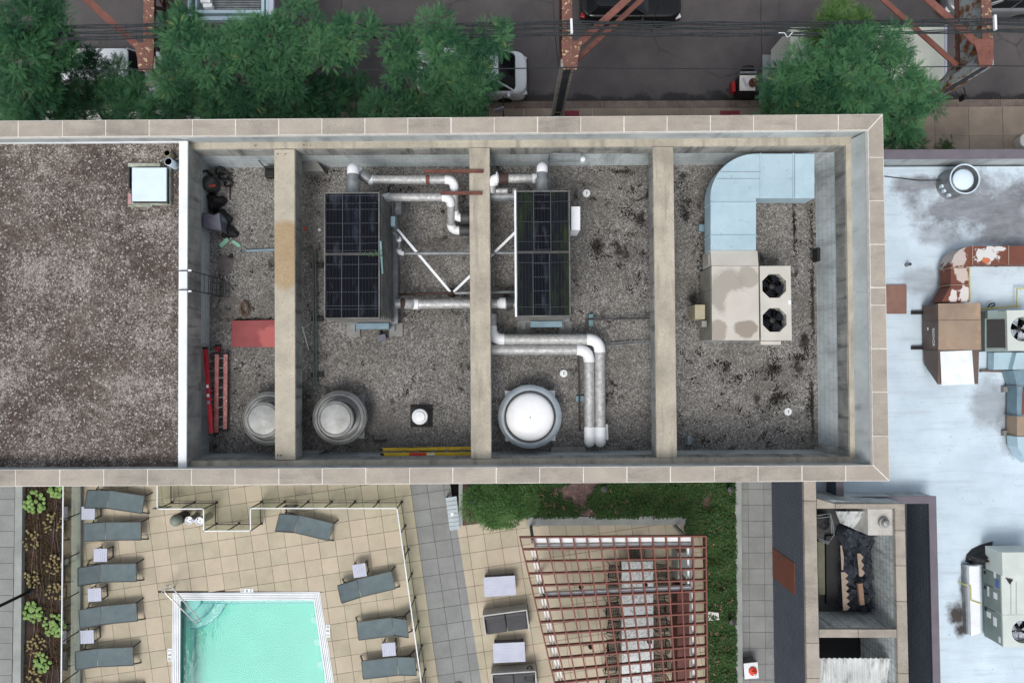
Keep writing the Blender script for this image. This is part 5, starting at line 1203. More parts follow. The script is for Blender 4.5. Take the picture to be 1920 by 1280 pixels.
# ------------------------------------------------------------------ swimming pool
pool = thing('swimming_pool', 'turquoise swimming pool with white slatted overflow border', 'pool', W(470, 1220, Z_DK))
PI_ = [W(338.5, 1125, Z_DK), W(588, 1124, Z_DK), W(633.7, 1430, Z_DK), W(337, 1430, Z_DK)]
n = NT('turquoise_plaster'); M['plaster'] = n.done(n.mix(n.ramp(n.noise(1.2, 6, .6), .3, .7), lin((104, 207, 190)), lin((92, 196, 179))), .8)
M['plasterl'] = mat('pale_turquoise_wall', (166, 214, 208), (152, 204, 198), 2, .7)
M['bluetile'] = mat('blue_edge_tile', (72, 170, 190), (60, 150, 172), 6, .4)
zfl = Z_DK - 1.15
inn = [PI_[0], PI_[1], PI_[2], PI_[3]]
MB().face([(p.x, p.y, zfl) for p in reversed(inn)]).build('pool_floor', M['plaster'], pool)
f = MB()
for i in range(4):
    p, q = inn[i], inn[(i+1) % 4]; f.face([(p.x, p.y, zfl), (q.x, q.y, zfl), (q.x, q.y, Z_DK-.03), (p.x, p.y, Z_DK-.03)])
f.build('pool_wall', M['plasterl'], pool)
# bench along the near end and rounded entry steps
zb_ = Z_DK-.55
bw = .30
MB().prism([inn[0], inn[1], inn[1]-Vector((0, bw, 0)), inn[0]-Vector((0, bw, 0))], zfl, zb_).build('bench', M['plasterl'], pool)
MB().bar(inn[0]+Vector((0, -bw, zb_-Z_DK)), inn[1]+Vector((0, -bw, zb_-Z_DK)), .035, .02).build('bench_edge_tile', M['bluetile'], pool)
MB().bar(Vector((inn[0].x+.012, inn[0].y, zfl+.02)), Vector((inn[3].x+.012, inn[3].y, zfl+.02)), .05, .05).build('floor_edge_tile', M['bluetile'], pool)
for k, (rr_, zz_) in enumerate(((1.35, .85), (1.0, .6), (.62, .35))):
    c = inn[0]; pts = [(c.x, c.y)] + [(c.x+rr_*math.sin(a*math.pi/24), c.y-rr_*math.cos(a*math.pi/24)) for a in range(13)]
    MB().prism(pts, zfl, Z_DK-zz_).build('step', M['plasterl'], pool)
    MB().tube([(x, y, Z_DK-zz_+.004) for x, y in pts[1:]], .018, 6).build('step_edge_tile', M['bluetile'], pool)
for (x, y) in ((587, 1165), (592, 1208), (597, 1251)):
    p = W(x, y, Z_DK-.9); MB().lathe((p.x, p.y, zfl), [(.0001, .02), (.11, .02), (.11, .012), (.14, .012), (.15, 0)][::-1], 24).build('floor_inlet', M['plasterl'], pool)
# water: clear, faintly tinted, with small ripples
m = bpy.data.materials.new('pool_water'); m.use_nodes = True; nt_ = m.node_tree; nt_.nodes.clear()
o_ = nt_.nodes.new('ShaderNodeOutputMaterial'); mx = nt_.nodes.new('ShaderNodeMixShader'); tr = nt_.nodes.new('ShaderNodeBsdfTransparent'); gl = nt_.nodes.new('ShaderNodeBsdfGlossy'); fr_ = nt_.nodes.new('ShaderNodeFresnel'); bp = nt_.nodes.new('ShaderNodeBump'); nz = nt_.nodes.new('ShaderNodeTexNoise'); ge = nt_.nodes.new('ShaderNodeNewGeometry')
tr.inputs[0].default_value = (.80, .96, .95, 1); gl.inputs['Roughness'].default_value = .04; fr_.inputs[0].default_value = 1.33; nz.inputs['Scale'].default_value = 5; bp.inputs['Strength'].default_value = .12; bp.inputs['Distance'].default_value = .03
for a, b in ((ge.outputs['Position'], nz.inputs['Vector']), (nz.outputs[0], bp.inputs['Height']), (bp.outputs[0], gl.inputs['Normal']), (bp.outputs[0], fr_.inputs['Normal']), (fr_.outputs[0], mx.inputs[0]), (tr.outputs[0], mx.inputs[1]), (gl.outputs[0], mx.inputs[2]), (mx.outputs[0], o_.inputs[0])): nt_.links.new(a, b)
MB().face([(p.x, p.y, Z_DK-.12) for p in reversed(inn)]).build('water', m, pool)
# white overflow border: edge kerbs and slats on three sides
def off(poly, t): return [poly[i] + (PI_[i]-poly[i])*t for i in range(4)]
lev = [0, .10, .16, .32, .38, .54, .60, .76, .84, 1.0]
f = MB()
for i in (0, 1, 3):
    p, q, p2, q2 = PO[i], PO[(i+1) % 4], PI_[i], PI_[(i+1) % 4]
    f.prism([p, q, q2, p2], Z_DK-.45, Z_DK-.035 - .001*i)
f.build('gutter', mat('grey_gutter', (150, 156, 158), (132, 138, 140), 5, .7), pool)
for i in (0, 1, 3):
    for k in range(0, len(lev), 2):
        a0, a1 = off(PO, lev[k]), off(PO, lev[k+1]); j = (i+1) % 4
        MB().prism([a0[i], a0[j], a1[j], a1[i]], Z_DK-.06, Z_DK+.022 - .001*i).build('border_slat', M['white'], pool)
# depth markers: white tiles with figures
M['ink'] = mat('black_ink', (52, 54, 56), (44, 46, 48), 6, .7)
def marker(x, y, rot, lab):
    p = W(x, y, Z_DK+.01)
    t = thing('depth_marker', lab, 'depth marker', (p.x, p.y, Z_DK), 'pool depth markers')
    m3 = Matrix.Translation((p.x, p.y, Z_DK+.016)) @ Matrix.Rotation(rot, 4, 'Z')
    for k in (-1, 0, 1):
        c = m3 @ Vector((k*.155, 0, -.006)); MB().box((c.x, c.y, Z_DK+.008), (.15, .15, .012), rot).build('tile', M['white'], t)
    text_mesh('figure', '2', .15, M['ink'], t, m3 @ Matrix.Translation((-.155, 0, 0)), .001); text_mesh('figure', '8', .15, M['ink'], t, m3, .001)
    c = m3 @ Vector((.155, 0, .001)); g = MB().tube([c+Vector((.045*math.cos(k*math.pi/10), .045*math.sin(k*math.pi/10), 0)) for k in range(21)], .006, 5)
    d = m3.to_3x3() @ Vector((.032, .032, 0)); g.tube([c-d, c+d], .005, 5); g.build('no_diving_sign', M['ink'], t)
marker(463, 1106.5, math.pi, 'white depth marker tiles beyond the far end of the pool')
marker(615, 1182, -math.pi/2 + math.pi, 'white depth marker tiles right of the pool')
marker(318, 1227, -math.pi/2, 'white depth marker tiles left of the pool')
# handrail
t = thing('pool_handrail', 'bent stainless handrail at the corner steps of the pool', 'handrail', W(330, 1112, Z_DK))
M['chrome'] = mat('stainless_tube', (206, 206, 204), (188, 188, 186), 5, .25, .6)
MB().tube([W(303, 1110, Z_DK), W(304, 1108, Z_DK+.8), W(312, 1098, Z_DK+.9), W(318, 1095, Z_DK+.9), W(372, 1159, Z_DK+.35), W(376, 1163, Z_DK+.3), W(376, 1165, Z_DK-.6)], .024, 10).build('rail', M['chrome'], t)
MB().tube([W(328, 1104, Z_DK), W(326, 1101, Z_DK+.05), W(307, 1105, Z_DK+.88), W(310, 1111, Z_DK+.9), W(366, 1166, Z_DK+.35), W(370, 1168, Z_DK+.3), W(373, 1166, Z_DK-.6)], .024, 10).build('rail', M['chrome'], t)

# ------------------------------------------------------------------ glass fences
m = bpy.data.materials.new('greenish_glass'); m.use_nodes = True; nt_ = m.node_tree; nt_.nodes.clear()
o_ = nt_.nodes.new('ShaderNodeOutputMaterial'); mx = nt_.nodes.new('ShaderNodeMixShader'); tr = nt_.nodes.new('ShaderNodeBsdfTransparent'); gl = nt_.nodes.new('ShaderNodeBsdfGlossy'); fr_ = nt_.nodes.new('ShaderNodeFresnel')
tr.inputs[0].default_value = (.86, .90, .85, 1); gl.inputs['Roughness'].default_value = .03; fr_.inputs[0].default_value = 1.5
fm = nt_.nodes.new('ShaderNodeMath'); fm.operation = 'MULTIPLY'; fm.inputs[1].default_value = .3; nt_.links.new(fr_.outputs[0], fm.inputs[0]); nt_.links.new(fm.outputs[0], mx.inputs[0]); nt_.links.new(tr.outputs[0], mx.inputs[1]); nt_.links.new(gl.outputs[0], mx.inputs[2]); nt_.links.new(mx.outputs[0], o_.inputs[0])
M['glass'] = m
M['bronze'] = mat('dark_bronze_metal', (56, 52, 50), (44, 41, 40), 6, .5, .2)
ZR = Z_DK + 1.08
def fence(label, px, spacing, signs=()):
    pts = [W(x, y, ZR) for x, y in px]
    c = pts[len(pts)//2]
    t = thing('glass_fence', label, 'fence', (c.x, c.y, Z_DK), 'glass pool fences')
    for i in range(len(pts)-1):
        a, b = pts[i], pts[i+1]; L_ = (b-a).length; nn = max(1, round(L_/spacing)); d = (b-a).normalized()
        MB().bar(a-d*.018, b+d*.018, .036, .03).build('top_rail', M['white'], t)
        lo = Vector((0, 0, -.98)); MB().bar(a+lo+d*.02, b+lo-d*.02, .03, .035).build('bottom_rail', M['bronze'], t)
        for k in range(nn+1):
            if k == nn and i < len(pts)-2: continue
            p = a.lerp(b, k/nn); MB().bar((p.x, p.y, Z_DK), (p.x, p.y, ZR-.016), .032, .032).build('post', M['bronze'], t)
            MB().box((p.x, p.y, Z_DK+.012), (.09, .09, .02)).build('base_plate', M['bronze'], t)
        for k in range(nn):
            p, q = a.lerp(b, k/nn)+d*.022, a.lerp(b, (k+1)/nn)-d*.022
            MB().bar(p+Vector((0, 0, -.5)), q+Vector((0, 0, -.5)), .01, .93).build('glass_panel', M['glass'], t)
    for (x, y, z, w, h, dirn) in signs:
        p = W(x, y, z); ang = math.atan2(dirn[1], dirn[0])
        s_ = MB().box((p.x, p.y, z), (w, .02, h), ang).build('sign_plate', M['gunmetal'], t)
        MB().box((p.x+.0, p.y, z+.02), (w*.5, .028, h*.4), ang).build('sign_text_panel', M['white'], s_)
    return t
fence('glass pool fence with white rail stepping round the gate recess and along the walkway', [(295, 897), (295, 953.5), (382, 953.5), (382, 995), (470, 994.5), (469.5, 952.5), (744.5, 952.4), (790, 1280), (799, 1430)], .88,
      [(304, 951, 7.35, .5, .4, (1, 0)), (545, 948, 7.3, .45, .4, (1, 0)), (757.5, 1038, 7.35, .45, .45, (.1, -1)), (785, 1242, 7.35, .45, .45, (.1, -1))])
fence('glass fence with white rail between succulent planter and left row of loungers', [(118.8, 897), (115, 1280), (114.3, 1430)], 1.3, [(125, 1051, 7.25, .5, .5, (0, 1))])

# ------------------------------------------------------------------ terrace furniture
M['sling'] = mat('slate_sling_fabric', (100, 114, 117), (88, 102, 106), 3, .8, 0, None, .2, 120)
M['frame'] = mat('dark_lounger_frame', (52, 56, 54), (42, 46, 45), 6, .5)
def make_lounger(back):
    t = thing('sun_lounger', 'x', 'sun lounger', (0, 0, 0), 'slate sun loungers round the pool')
    w, h, xf, xh, xk = .31, .34, .98, -.98, -.28
    bx, bz = xk - (xk-xh)*math.cos(back), h + (xk-xh)*math.sin(back)
    f = MB(); N_ = 8
    rows = [[Vector((lerp(xk+.008, xf, i/N_), y*w, h+.012 - .02*math.sin(math.pi*i/N_)*(1-y*y))) for i in range(N_+1)] for y in (-1, -.5, 0, .5, 1)]
    f.grid(rows, True, False); f.build('seat_sling', M['sling'], t)
    f = MB(); rows = [[Vector((lerp(bx, xk-.008, i/N_), y*w, lerp(bz, h, i/N_)+.012 - .018*math.sin(math.pi*i/N_)*(1-y*y))) for i in range(N_+1)] for y in (-1, -.5, 0, .5, 1)]
    f.grid(rows, True, False); f.build('back_sling', M['sling'], t)
    for s in (-1, 1):
        y = s*(w+.012)
        MB().bar((xk, y, h), (xf+.02, y, h), .028, .045).build('side_rail', M['frame'], t)
        MB().bar((bx, y, bz), (xk, y, h), .028, .04).build('back_rail', M['frame'], t)
        MB().bar((xf-.03, s*(w-.02), h), (xf+.12, s*(w+.07), 0), .04, .035).build('leg', M['frame'], t)
        MB().bar((xh+.25, s*(w-.0), h), (xh+.08, s*(w+.06), 0), .04, .035).build('leg', M['frame'], t)
        MB().bar((xk, y, h-.001), (xh+.2, y, h), .028, .04).build('side_rail', M['frame'], t)
    for x in (xf+.02, xh+.2): MB().bar((x, -w, h-.005), (x, w, h-.005), .03, .03).build('cross_rail', M['frame'], t)
    MB().bar((bx, -w, bz), (bx, w, bz), .03, .03).build('cross_rail', M['frame'], t)
    for s in (-1, 1): MB().bar((lerp(bx, xk, .45), s*w*.9, lerp(bz, h, .45)-.03), (lerp(bx, xk, .2), s*w*.9, h-.02), .02, .03).build('back_prop', M['frame'], t)
    return t
protoA, protoB = make_lounger(R(16)), make_lounger(R(33)); used = {}
LG = [(217, 938, -9, 'B', 'topmost sun lounger of the left row, tilted toward the pool'), (212, 995.5, 0, 'A', 'second sun lounger from the top in the left row'), (203, 1074, 1, 'B', 'third sun lounger from the top in the left row'),
      (204, 1152, 5, 'A', 'fourth sun lounger from the top in the left row'), (197, 1232, 2, 'A', 'fifth sun lounger from the top in the left row'), (206, 1312, 5, 'A', 'lowest sun lounger of the left row, cut by the frame'),
      (570, 985, -14, 'B', 'lone sun lounger turned askew beside the upper fence run'), (687, 1099, 13, 'A', 'sun lounger with raised head beside the walkway fence, topmost there'),
      (722, 1176, 187, 'B', 'middle sun lounger on the right side, head toward the fence'), (731, 1250, 186, 'A', 'flat sun lounger below the right hand side table, head toward fence'), (748, 1316, 185, 'B', 'lowest sun lounger on the right side, only its frame in view')]
for x, y, a, k, lab in LG:
    p = W(x, y, Z_DK+.36); pr = protoA if k == 'A' else protoB; loc = (p.x, p.y, Z_DK)
    if k not in used: pr.location = loc; pr.rotation_euler = (0, 0, R(a)); pr['label'] = lab; used[k] = 1
    else: dup(pr, loc, R(a), lab)
M['lilac'] = mat('pale_lilac_slats', (188, 192, 208), (176, 181, 198), 2, .6)
def make_side():
    t = thing('side_table', 'x', 'side table', (0, 0, 0), 'small pale side tables')
    for k in range(6): MB().box((-.2+.08*k, 0, .435), (.075, .47, .025)).build('top_slat', M['lilac'], t)
    for sx in (-1, 1):
        MB().bar((sx*.21, -.2, .41), (sx*.21, .2, .41), .03, .03).build('apron', M['frame'], t)
        for sy in (-1, 1): MB().bar((sx*.21, sy*.2, .42), (sx*.21, sy*.2, 0), .03, .03).build('leg', M['frame'], t)
        MB().bar((sx*.21, -.2, .02), (sx*.21, .2, .02), .03, .03).build('foot_rail', M['frame'], t)
    return t
ps = make_side()
for i, (x, y, a, lab) in enumerate(((165, 961.5, 0, 'side table under the topmost left lounger, touching the fence'), (188, 1040.5, 0, 'side table between second and third loungers of the left row'), (177, 1114.6, 2, 'side table between third and fourth loungers of the left row'), (163, 1193.5, 2, 'side table between fourth and fifth loungers of the left row'), (674, 1069, 8, 'side table above the raised lounger on the right side'), (729, 1217, 5, 'side table between two loungers on the right side'))):
    p = W(x, y, Z_DK+.45)
    if i == 0: ps.location = (p.x, p.y, Z_DK); ps.rotation_euler = (0, 0, R(a)); ps['label'] = lab
    else: dup(ps, (p.x, p.y, Z_DK), R(a), lab)
# litter bin and drinking fountain
M['olive'] = mat('grey_green_enamel', (128, 136, 126), (112, 120, 111), 3, .55)
p = W(327, 976.6, 7.4); t = thing('litter_bin', 'grey green litter bin with domed lid by the fence recess', 'bin', (p.x, p.y, Z_DK))
MB().lathe((p.x, p.y, Z_DK), [(.0001, 0), (.2, 0), (.2, .62)], 28).build('body', M['gunmetal'], t)
MB().lathe((p.x, p.y, Z_DK), [(.215, .6), (.215, .66), (.2, .74), (.15, .82), (.08, .87), (.0001, .885)], 28).build('lid', M['olive'], t)
t = thing('drinking_fountain', 'twin bowl white drinking fountain beside the litter bin', 'fountain', W(370, 975, Z_DK))
for (x, y, z, nm) in ((354, 975.4, 7.25, 'bowl'), (373.8, 976.6, 7.45, 'bowl')):
    q = W(x, y, z); r = .145
    MB().lathe((q.x, q.y, z), [(.0001, -.12), (.08, -.12), (r*.95, -.03), (r, 0), (r*.88, 0), (r*.7, -.045), (.0001, -.06)], 26).build(nm, M['whitepipe'], t)
    MB().lathe((q.x, q.y, z), [(.0001, -.05), (.025, -.05), (.02, -.04), (.0001, -.04)], 10).build('drain', M['galv'], t)
    MB().ball((q.x-.06, q.y+.07, z+.01), .025, 8, 5).build('spout', M['gunmetal'], t)
    MB().lathe((q.x, q.y, Z_DK), [(.13, 0), (.13, z-Z_DK-.1)], 20).build('pedestal', M['olive'], t)
MB().bar(W(358, 975.5, 7.3), W(370, 976.3, 7.4), .1, .05).build('arm', M['lilac'], t)
# slatted bench by the planter
def quadbox(px, z0, z1, nm, m, t, **k): return MB().pp(px, z0, z1).build(nm, m, t, **k)
t = thing('slatted_bench', 'pale grey slatted bench at the planter end of the grey walkway', 'bench', W(850, 962, Z_DK))
M['pgrey'] = mat('pale_grey_slat', (176, 188, 192), (162, 174, 179), 3, .6)
for k in range(8):
    a, b = k/8, (k+.9)/8; L0, L1 = (lerp(835, 843.5, a), lerp(933, 995, a)), (lerp(835, 843.5, b), lerp(933, 995, b)); R0_, R1_ = (lerp(856, 862.5, a), lerp(930, 992.5, a)), (lerp(856, 862.5, b), lerp(930, 992.5, b))
    quadbox([L0, R0_, R1_, L1], 7.0, 7.03, 'seat_slat', M['pgrey'], t)
for (x, y) in ((837, 935), (855, 933), (844, 992), (860, 990)): MB().bar(W(x, y, 7.0), Vector((*W(x, y, 7.0).xy, Z_DK)), .05, .05).build('leg', M['frame'], t)
quadbox([(845, 961), (850, 960.5), (850.5, 966), (845.5, 966.5)], 7.03, 7.05, 'card', M['white'], t)
# low tables and sofas
def low_table(lab, x, y, a):
    p = W(x, y, Z_DK+.42); t = thing('low_table', lab, 'table', (p.x, p.y, Z_DK), 'pale low tables by the pergola', R(a)); ORG[t.name] = Vector((0, 0, 0))
    for k in range(7): MB().box((0, -.3+k*.1, .41), (1.15, .098, .03)).build('top_slat', M['lilac'], t)
    for sx in (-1, 1):
        MB().box((sx*.5, 0, .2), (.06, .62, .4)).build('end_panel', M['gunmetal'], t)
    MB().box((0, .28, .2), (.98, .03, .36)).build('back_panel', M['greyplastic'], t)
low_table('pale low table above the upper outdoor sofa', 937, 1098.4, 3)
low_table('pale low table between the two outdoor sofas', 954.6, 1222.5, 2)
M['cushion'] = mat('charcoal_cushion', (82, 82, 84), (70, 70, 72), 2.5, .9, 0, None, .5, 9)
M['sofaframe'] = mat('pale_sofa_frame', (186, 188, 184), (170, 172, 168), 3, .6)
def sofa(lab, x, y, a):
    p = W(x, y, Z_DK+.4); t = thing('outdoor_sofa', lab, 'sofa', (p.x, p.y, Z_DK), 'charcoal outdoor sofas', R(a)); ORG[t.name] = Vector((0, 0, 0))
    MB().box((0, 0, .15), (1.56, .78, .1)).build('seat_frame', M['sofaframe'], t)
    MB().box((0, .37, .36), (1.6, .05, .6)).build('back_frame', M['sofaframe'], t, bev=.01)
    for s in (-1, 1):
        MB().box((s*.785, -.02, .32), (.045, .76, .5)).build('arm', M['sofaframe'], t, bev=.01)
        MB().box((s*.385, -.06, .3), (.745, .7, .2)).build('seat_cushion', M['cushion'], t, bev=.05)
        MB().box((s*.385, .285, .52), (.74, .13, .3)).build('back_cushion', M['cushion'], t, bev=.05)
    for sx in (-1, 1):
        for sy in (-1, 1): MB().box((sx*.72, sy*.33, .05), (.06, .06, .1)).build('leg', M['sofaframe'], t)
sofa('upper charcoal outdoor sofa with nothing on it', 948.8, 1163, 7)
sofa('lower charcoal outdoor sofa with a black bag on it', 964, 1274, 3)
p = W(993, 1262, 7.05); t = thing('shoulder_bag', 'black shoulder bag lying on the lower sofa', 'bag', (p.x, p.y, 7.0))
MB().box((p.x, p.y-.12, 7.07), (.34, .26, .14), -.15).build('body', M['black'], t, bev=.04)
MB().tube([(p.x-.16, p.y, 7.08), (p.x-.05, p.y+.26, 7.06), (p.x+.03, p.y+.3, 7.06), (p.x+.2, p.y+.02, 7.08)], .025, 6).build('strap', M['black'], t)
p = W(857, 1279, Z_DK+.06); t = thing('shoe', 'white sneaker toe at the bottom edge of the grey walkway', 'shoe', (p.x, p.y, Z_DK))
MB().lathe((p.x+.05, p.y-.06, Z_DK), [(.06, 0), (.062, .03), (.058, .06), (.04, .09), (.0001, .1)], 16, 2.1, 1.0).build('upper', M['white'], t)
MB().lathe((p.x+.05, p.y-.06, Z_DK), [(.0001, .002), (.066, .002), (.066, .025)], 16, 2.05, 1.0).build('sole', M['padc'], t)
# corridor bin with red cup
t = thing('utility_box', 'grey box on corridor pavers with a red cup on top', 'box', W(1408, 1258, Z_DK))
quadbox([(1395, 1244), (1420, 1241), (1422.5, 1270), (1397, 1272)], Z_DK, 7.1, 'body', M['padc'], t)
quadbox([(1394.5, 1243.3), (1420.5, 1240.5), (1423, 1270.5), (1396.5, 1272.5)], 7.1, 7.13, 'lid', M['white'], t)
p = W(1411, 1257, 7.13); MB().lathe((p.x, p.y, 7.13), [(.0001, 0), (.14, 0), (.15, .02), (.15, .06), (.06, .1), (.05, .14), (.0001, .15)], 16).build('red_cap', M['orange'], t); MB().ball((p.x+.05, p.y-.1, 7.22), .06, 10, 6).build('white_knob', M['white'], t)

# ------------------------------------------------------------------ pergola
ZG = 9.2
pg = thing('pergola', 'terracotta slatted pergola roof on white beams over the dining table', 'pergola', W(1150, 1150, Z_DK))
M['terra'] = mat('terracotta_paint', (124, 72, 60), (106, 60, 50), 4, .65)
tl, tr_, bl, br = (974.8, 1006.5), (1323, 1004), (1055, 1430), (1327, 1430)
Lx = lambda y: tl[0] + (y-tl[1])*(1040-974.8)/(1280-1006.5)
Rx = lambda y: 1323 + (y-1004)*.009
for k in range(15):
    yl, yr = 1006.5+22.75*k, 1004+20.45*k
    MB().bar(W(Lx(yl)-1, yl, ZG), W(Rx(yr)+1, yr, ZG), .045, .15).build('purlin', M['terra'], pg)
for i in range(15):
    u = i/14; y0_, y1_ = lerp(1006.5, 1004, u), lerp(1006.5+22.75*14, 1004+20.45*14, u)
    a = W(lerp(Lx(1006.5), Rx(1004), u), y0_, ZG+.004); b = W(lerp(Lx(1325), Rx(1290), u), y1_, ZG+.004)
    MB().bar(a, b, .045, .135).build('rafter', M['terra'], pg)
zb_ = ZG - .2
for (a, b, w) in (((1000, 1011), (1294, 1008.5), .15), ((1001, 1021.5), (1294, 1018.5), .075), ((996, 1028), (1060, 1330), .05), ((1001.5, 1028), (1066, 1330), .05), ((1018, 1113), (1293, 1100.5), .11), ((1297.3, 1024), (1300, 1330), .085), ((1289, 1024), (1289.5, 1092), .06)):
    MB().bar(W(*a, zb_), W(*b, zb_), w, .2).build('beam', M['white'], pg)
for (x, y) in ((999.5, 1016), (1295.5, 1015), (1296.5, 1102), (1020, 1114)):
    p = W(x, y, zb_); MB().box((p.x, p.y, (Z_DK+zb_)/2), (.1, .1, zb_-Z_DK-.2)).build('post', M['curbc'], pg)
for i, (x, y, lab) in enumerate(((1090, 1101.8, 'upper left'), (1210.8, 1097.5, 'upper right'), (1108, 1213.5, 'lower left'), (1218.7, 1204, 'lower right'))):
    p = W(x, y, 8.7); t = thing('hanging_lamp', f'small black bell lamp under the pergola, {lab} of four', 'lamp', (p.x, p.y, 8.6), 'bell lamps under the pergola')
    MB().lathe((p.x, p.y, 8.6), [(.085, 0), (.08, .06), (.04, .12), (.02, .16), (.0001, .17)], 14).build('shade', M['black'], t)
    MB().tube([(p.x, p.y, 8.76), (p.x, p.y+.05, 8.86), (p.x-.1, p.y+.16, 8.9), (p.x-.3, p.y+.16, 8.94)], .01, 6).build('arm', M['black'], t)
# dining table
n = NT('granite_top'); v = n.noise(7, 8, .75, None, 2.2)
M['granite'] = n.done(n.mix(n.ramp(v, .48, .6), lin((206, 210, 208)), lin((136, 142, 142))), .4)
zt = Z_DK+.9
t = thing('dining_table', 'long pale granite dining table under the pergola', 'table', W(1195, 1170, Z_DK))
MB().pp([(1166, 1052), (1224.5, 1052), (1226, 1330), (1166, 1330)], zt-.05, zt).build('top', M['granite'], t, bev=.008)
for y in (1075, 1170, 1265): MB().pbox(1180, y-8, 1210, y+8, Z_DK, zt-.05).build('pedestal', M['gunmetal'], t)
# wire chairs
def make_chair():
    t = thing('wire_chair', 'x', 'chair', (0, 0, 0), 'dark wire chairs at the dining table')
    # faces +X (toward the table)
    def rail(x0, x1, z0, z1, n_=7):
        pass
    f = MB()
    for k in range(9): f.tube([(-.2, -.21+k*.0525, .46), (.0, -.21+k*.0525, .45), (.22, -.21+k*.0525, .46)], .011, 4)
    for k in range(8): f.tube([(-.2+k*.06, -.22, .455), (-.2+k*.06, .22, .455)], .011, 4)
    f.tube([(-.22, -.23, .46), (.23, -.23, .46), (.23, .23, .46), (-.22, .23, .46), (-.22, -.23, .46)], .012, 6)
    f.build('seat_mesh', M['bronze'], t)
    MB().tube([(.1, -.25, .66), (-.12, -.28, .68), (-.27, -.2, .76), (-.31, 0, .86), (-.27, .2, .76), (-.12, .28, .68), (.1, .25, .66)], .014, 7).build('back_rail', M['bronze'], t)
    for k in range(11):
        a = (k-5)/5; y = .22*a; xb_ = -.31+.05*a*a; MB().tube([(xb_, y, .86-.12*a*a), (-.24, y*.95, .6), (-.2, y*.9, .46)], .011, 4).build('back_wire', M['bronze'], t)
    for sx in (-1, 1):
        for sy in (-1, 1): MB().tube([(sx*.19, sy*.2, .455), (sx*.25-.02, sy*.25, 0)], .013, 6).build('leg', M['bronze'], t)
    for sy in (-1, 1): MB().tube([(.1, sy*.25, .66), (.16, sy*.24, .46)], .012, 6).build('arm', M['bronze'], t)
    return t
pc = make_chair(); first = True
ords = ['first', 'second', 'third', 'fourth', 'fifth', 'sixth', 'seventh', 'eighth']
def put_chair(x, y, a, lab):
    global first
    p = W(x, y, Z_DK+.5)
    if first: pc.location = (p.x, p.y, Z_DK); pc.rotation_euler = (0, 0, R(a)); pc['label'] = lab; first = False
    else: dup(pc, (p.x, p.y, Z_DK), R(a), lab)
for k in range(7):
    put_chair(1152+random.uniform(-5, 3), 1072+k*34.5, random.uniform(-9, 9), f'{ords[k]} wire chair from the table head on the left side of dining table')
    put_chair(1238+random.uniform(-2, 5), 1070+k*34, 180+random.uniform(-9, 9), f'{ords[k]} wire chair from the table head on the right side of dining table')
put_chair(1193, 1036, -90, 'wire chair standing at the head of the dining table')
# low brown counter at the back of the pergola
t = thing('counter', 'low red brown counter along the planter side of the pergola', 'counter', W(1281, 1190, Z_DK))
M['redbrown'] = mat('red_brown_panel', (98, 54, 46), (84, 46, 40), 3, .7)
MB().pp([(1270, 1100), (1292, 1098), (1293, 1335), (1271, 1335)], Z_DK, 7.5).build('panel', M['redbrown'], t)
MB().pp([(1271, 1035), (1292, 1035), (1292, 1096), (1271, 1090)], Z_DK, 7.55).build('stone_end', M['curbc'], t)

# ------------------------------------------------------------------ planters and plants
M['soil'] = mat('dark_soil', (62, 50, 44), (44, 35, 31), 3, .98, 0, ((100, 86, 76), 30, .62, .7), .6, 40)
M['soilr'] = mat('reddish_soil', (92, 76, 66), (66, 54, 48), 3, .98, 0, ((140, 120, 106), 26, .62, .6), .6, 40)
ZPL = 7.0
pl = thing('raised_planter', 'pale concrete planter wrapped round two sides of the pergola', 'planter', W(1200, 940, Z_DK))
for q in ([(868, 893), (1377, 890), (1377, 968), (990, 970), (868, 985)], [(1322, 968.5), (1377.3, 968.2), (1380, 1430), (1330, 1430)], [(1287, 968.3), (1322, 968), (1322, 1000), (1287, 1000)]):
    MB().pp(q, Z_DK-.05, ZPL-.05).build('soil', M['soilr'], pl)
for q in ([(988, 969), (1288, 966.5), (1288, 983.5), (988, 985.5)], [(1377.6, 890), (1390.5, 890), (1394, 1430), (1380.6, 1430)], [(860, 893), (867.6, 893), (867.6, 985), (860, 985)]):
    MB().pp(q, Z_DK-.04, ZPL).build('curb', M['curbc'], pl, bev=.01)
ps_ = thing('succulent_planter', 'long planter bed of succulents with pale curbs at far left', 'planter', W(90, 1090, Z_DK))
MB().pp([(41.5, 893), (134, 893), (131, 1430), (36, 1430)], Z_DK-.05, Z_DK+.1, Z_DK+.1).build('soil', M['soil'], ps_)
MB().pp([(28.5, 893), (42, 893), (37, 1430), (21, 1430)], Z_DK-.05, Z_DK+.3).build('curb', M['curbc'], ps_, bev=.01)
MB().pp([(134, 893), (151.5, 893), (149, 1430), (131, 1430)], Z_DK-.04, Z_DK+.16).build('curb', M['curbc'], ps_, bev=.01)
rr = random.Random(21)
f = MB()
for k in range(9):
    x = rr.uniform(48, 125); pts = [W(x, 905, Z_DK+.13)]
    for j in range(1, 9):
        x += rr.uniform(-9, 9); x = min(max(x, 46), 128); pts.append(W(x, 905+j*50, Z_DK+.13+rr.uniform(0, .03)))
    f.tube(pts, .009, 5)
M['vine'] = mat('dry_vine', (128, 106, 92), (98, 82, 72), 5, .9)
f.build('dry_vines', M['vine'], None, 'dry tan vines trailing over soil of the succulent bed', 'vines', None, 'stuff')

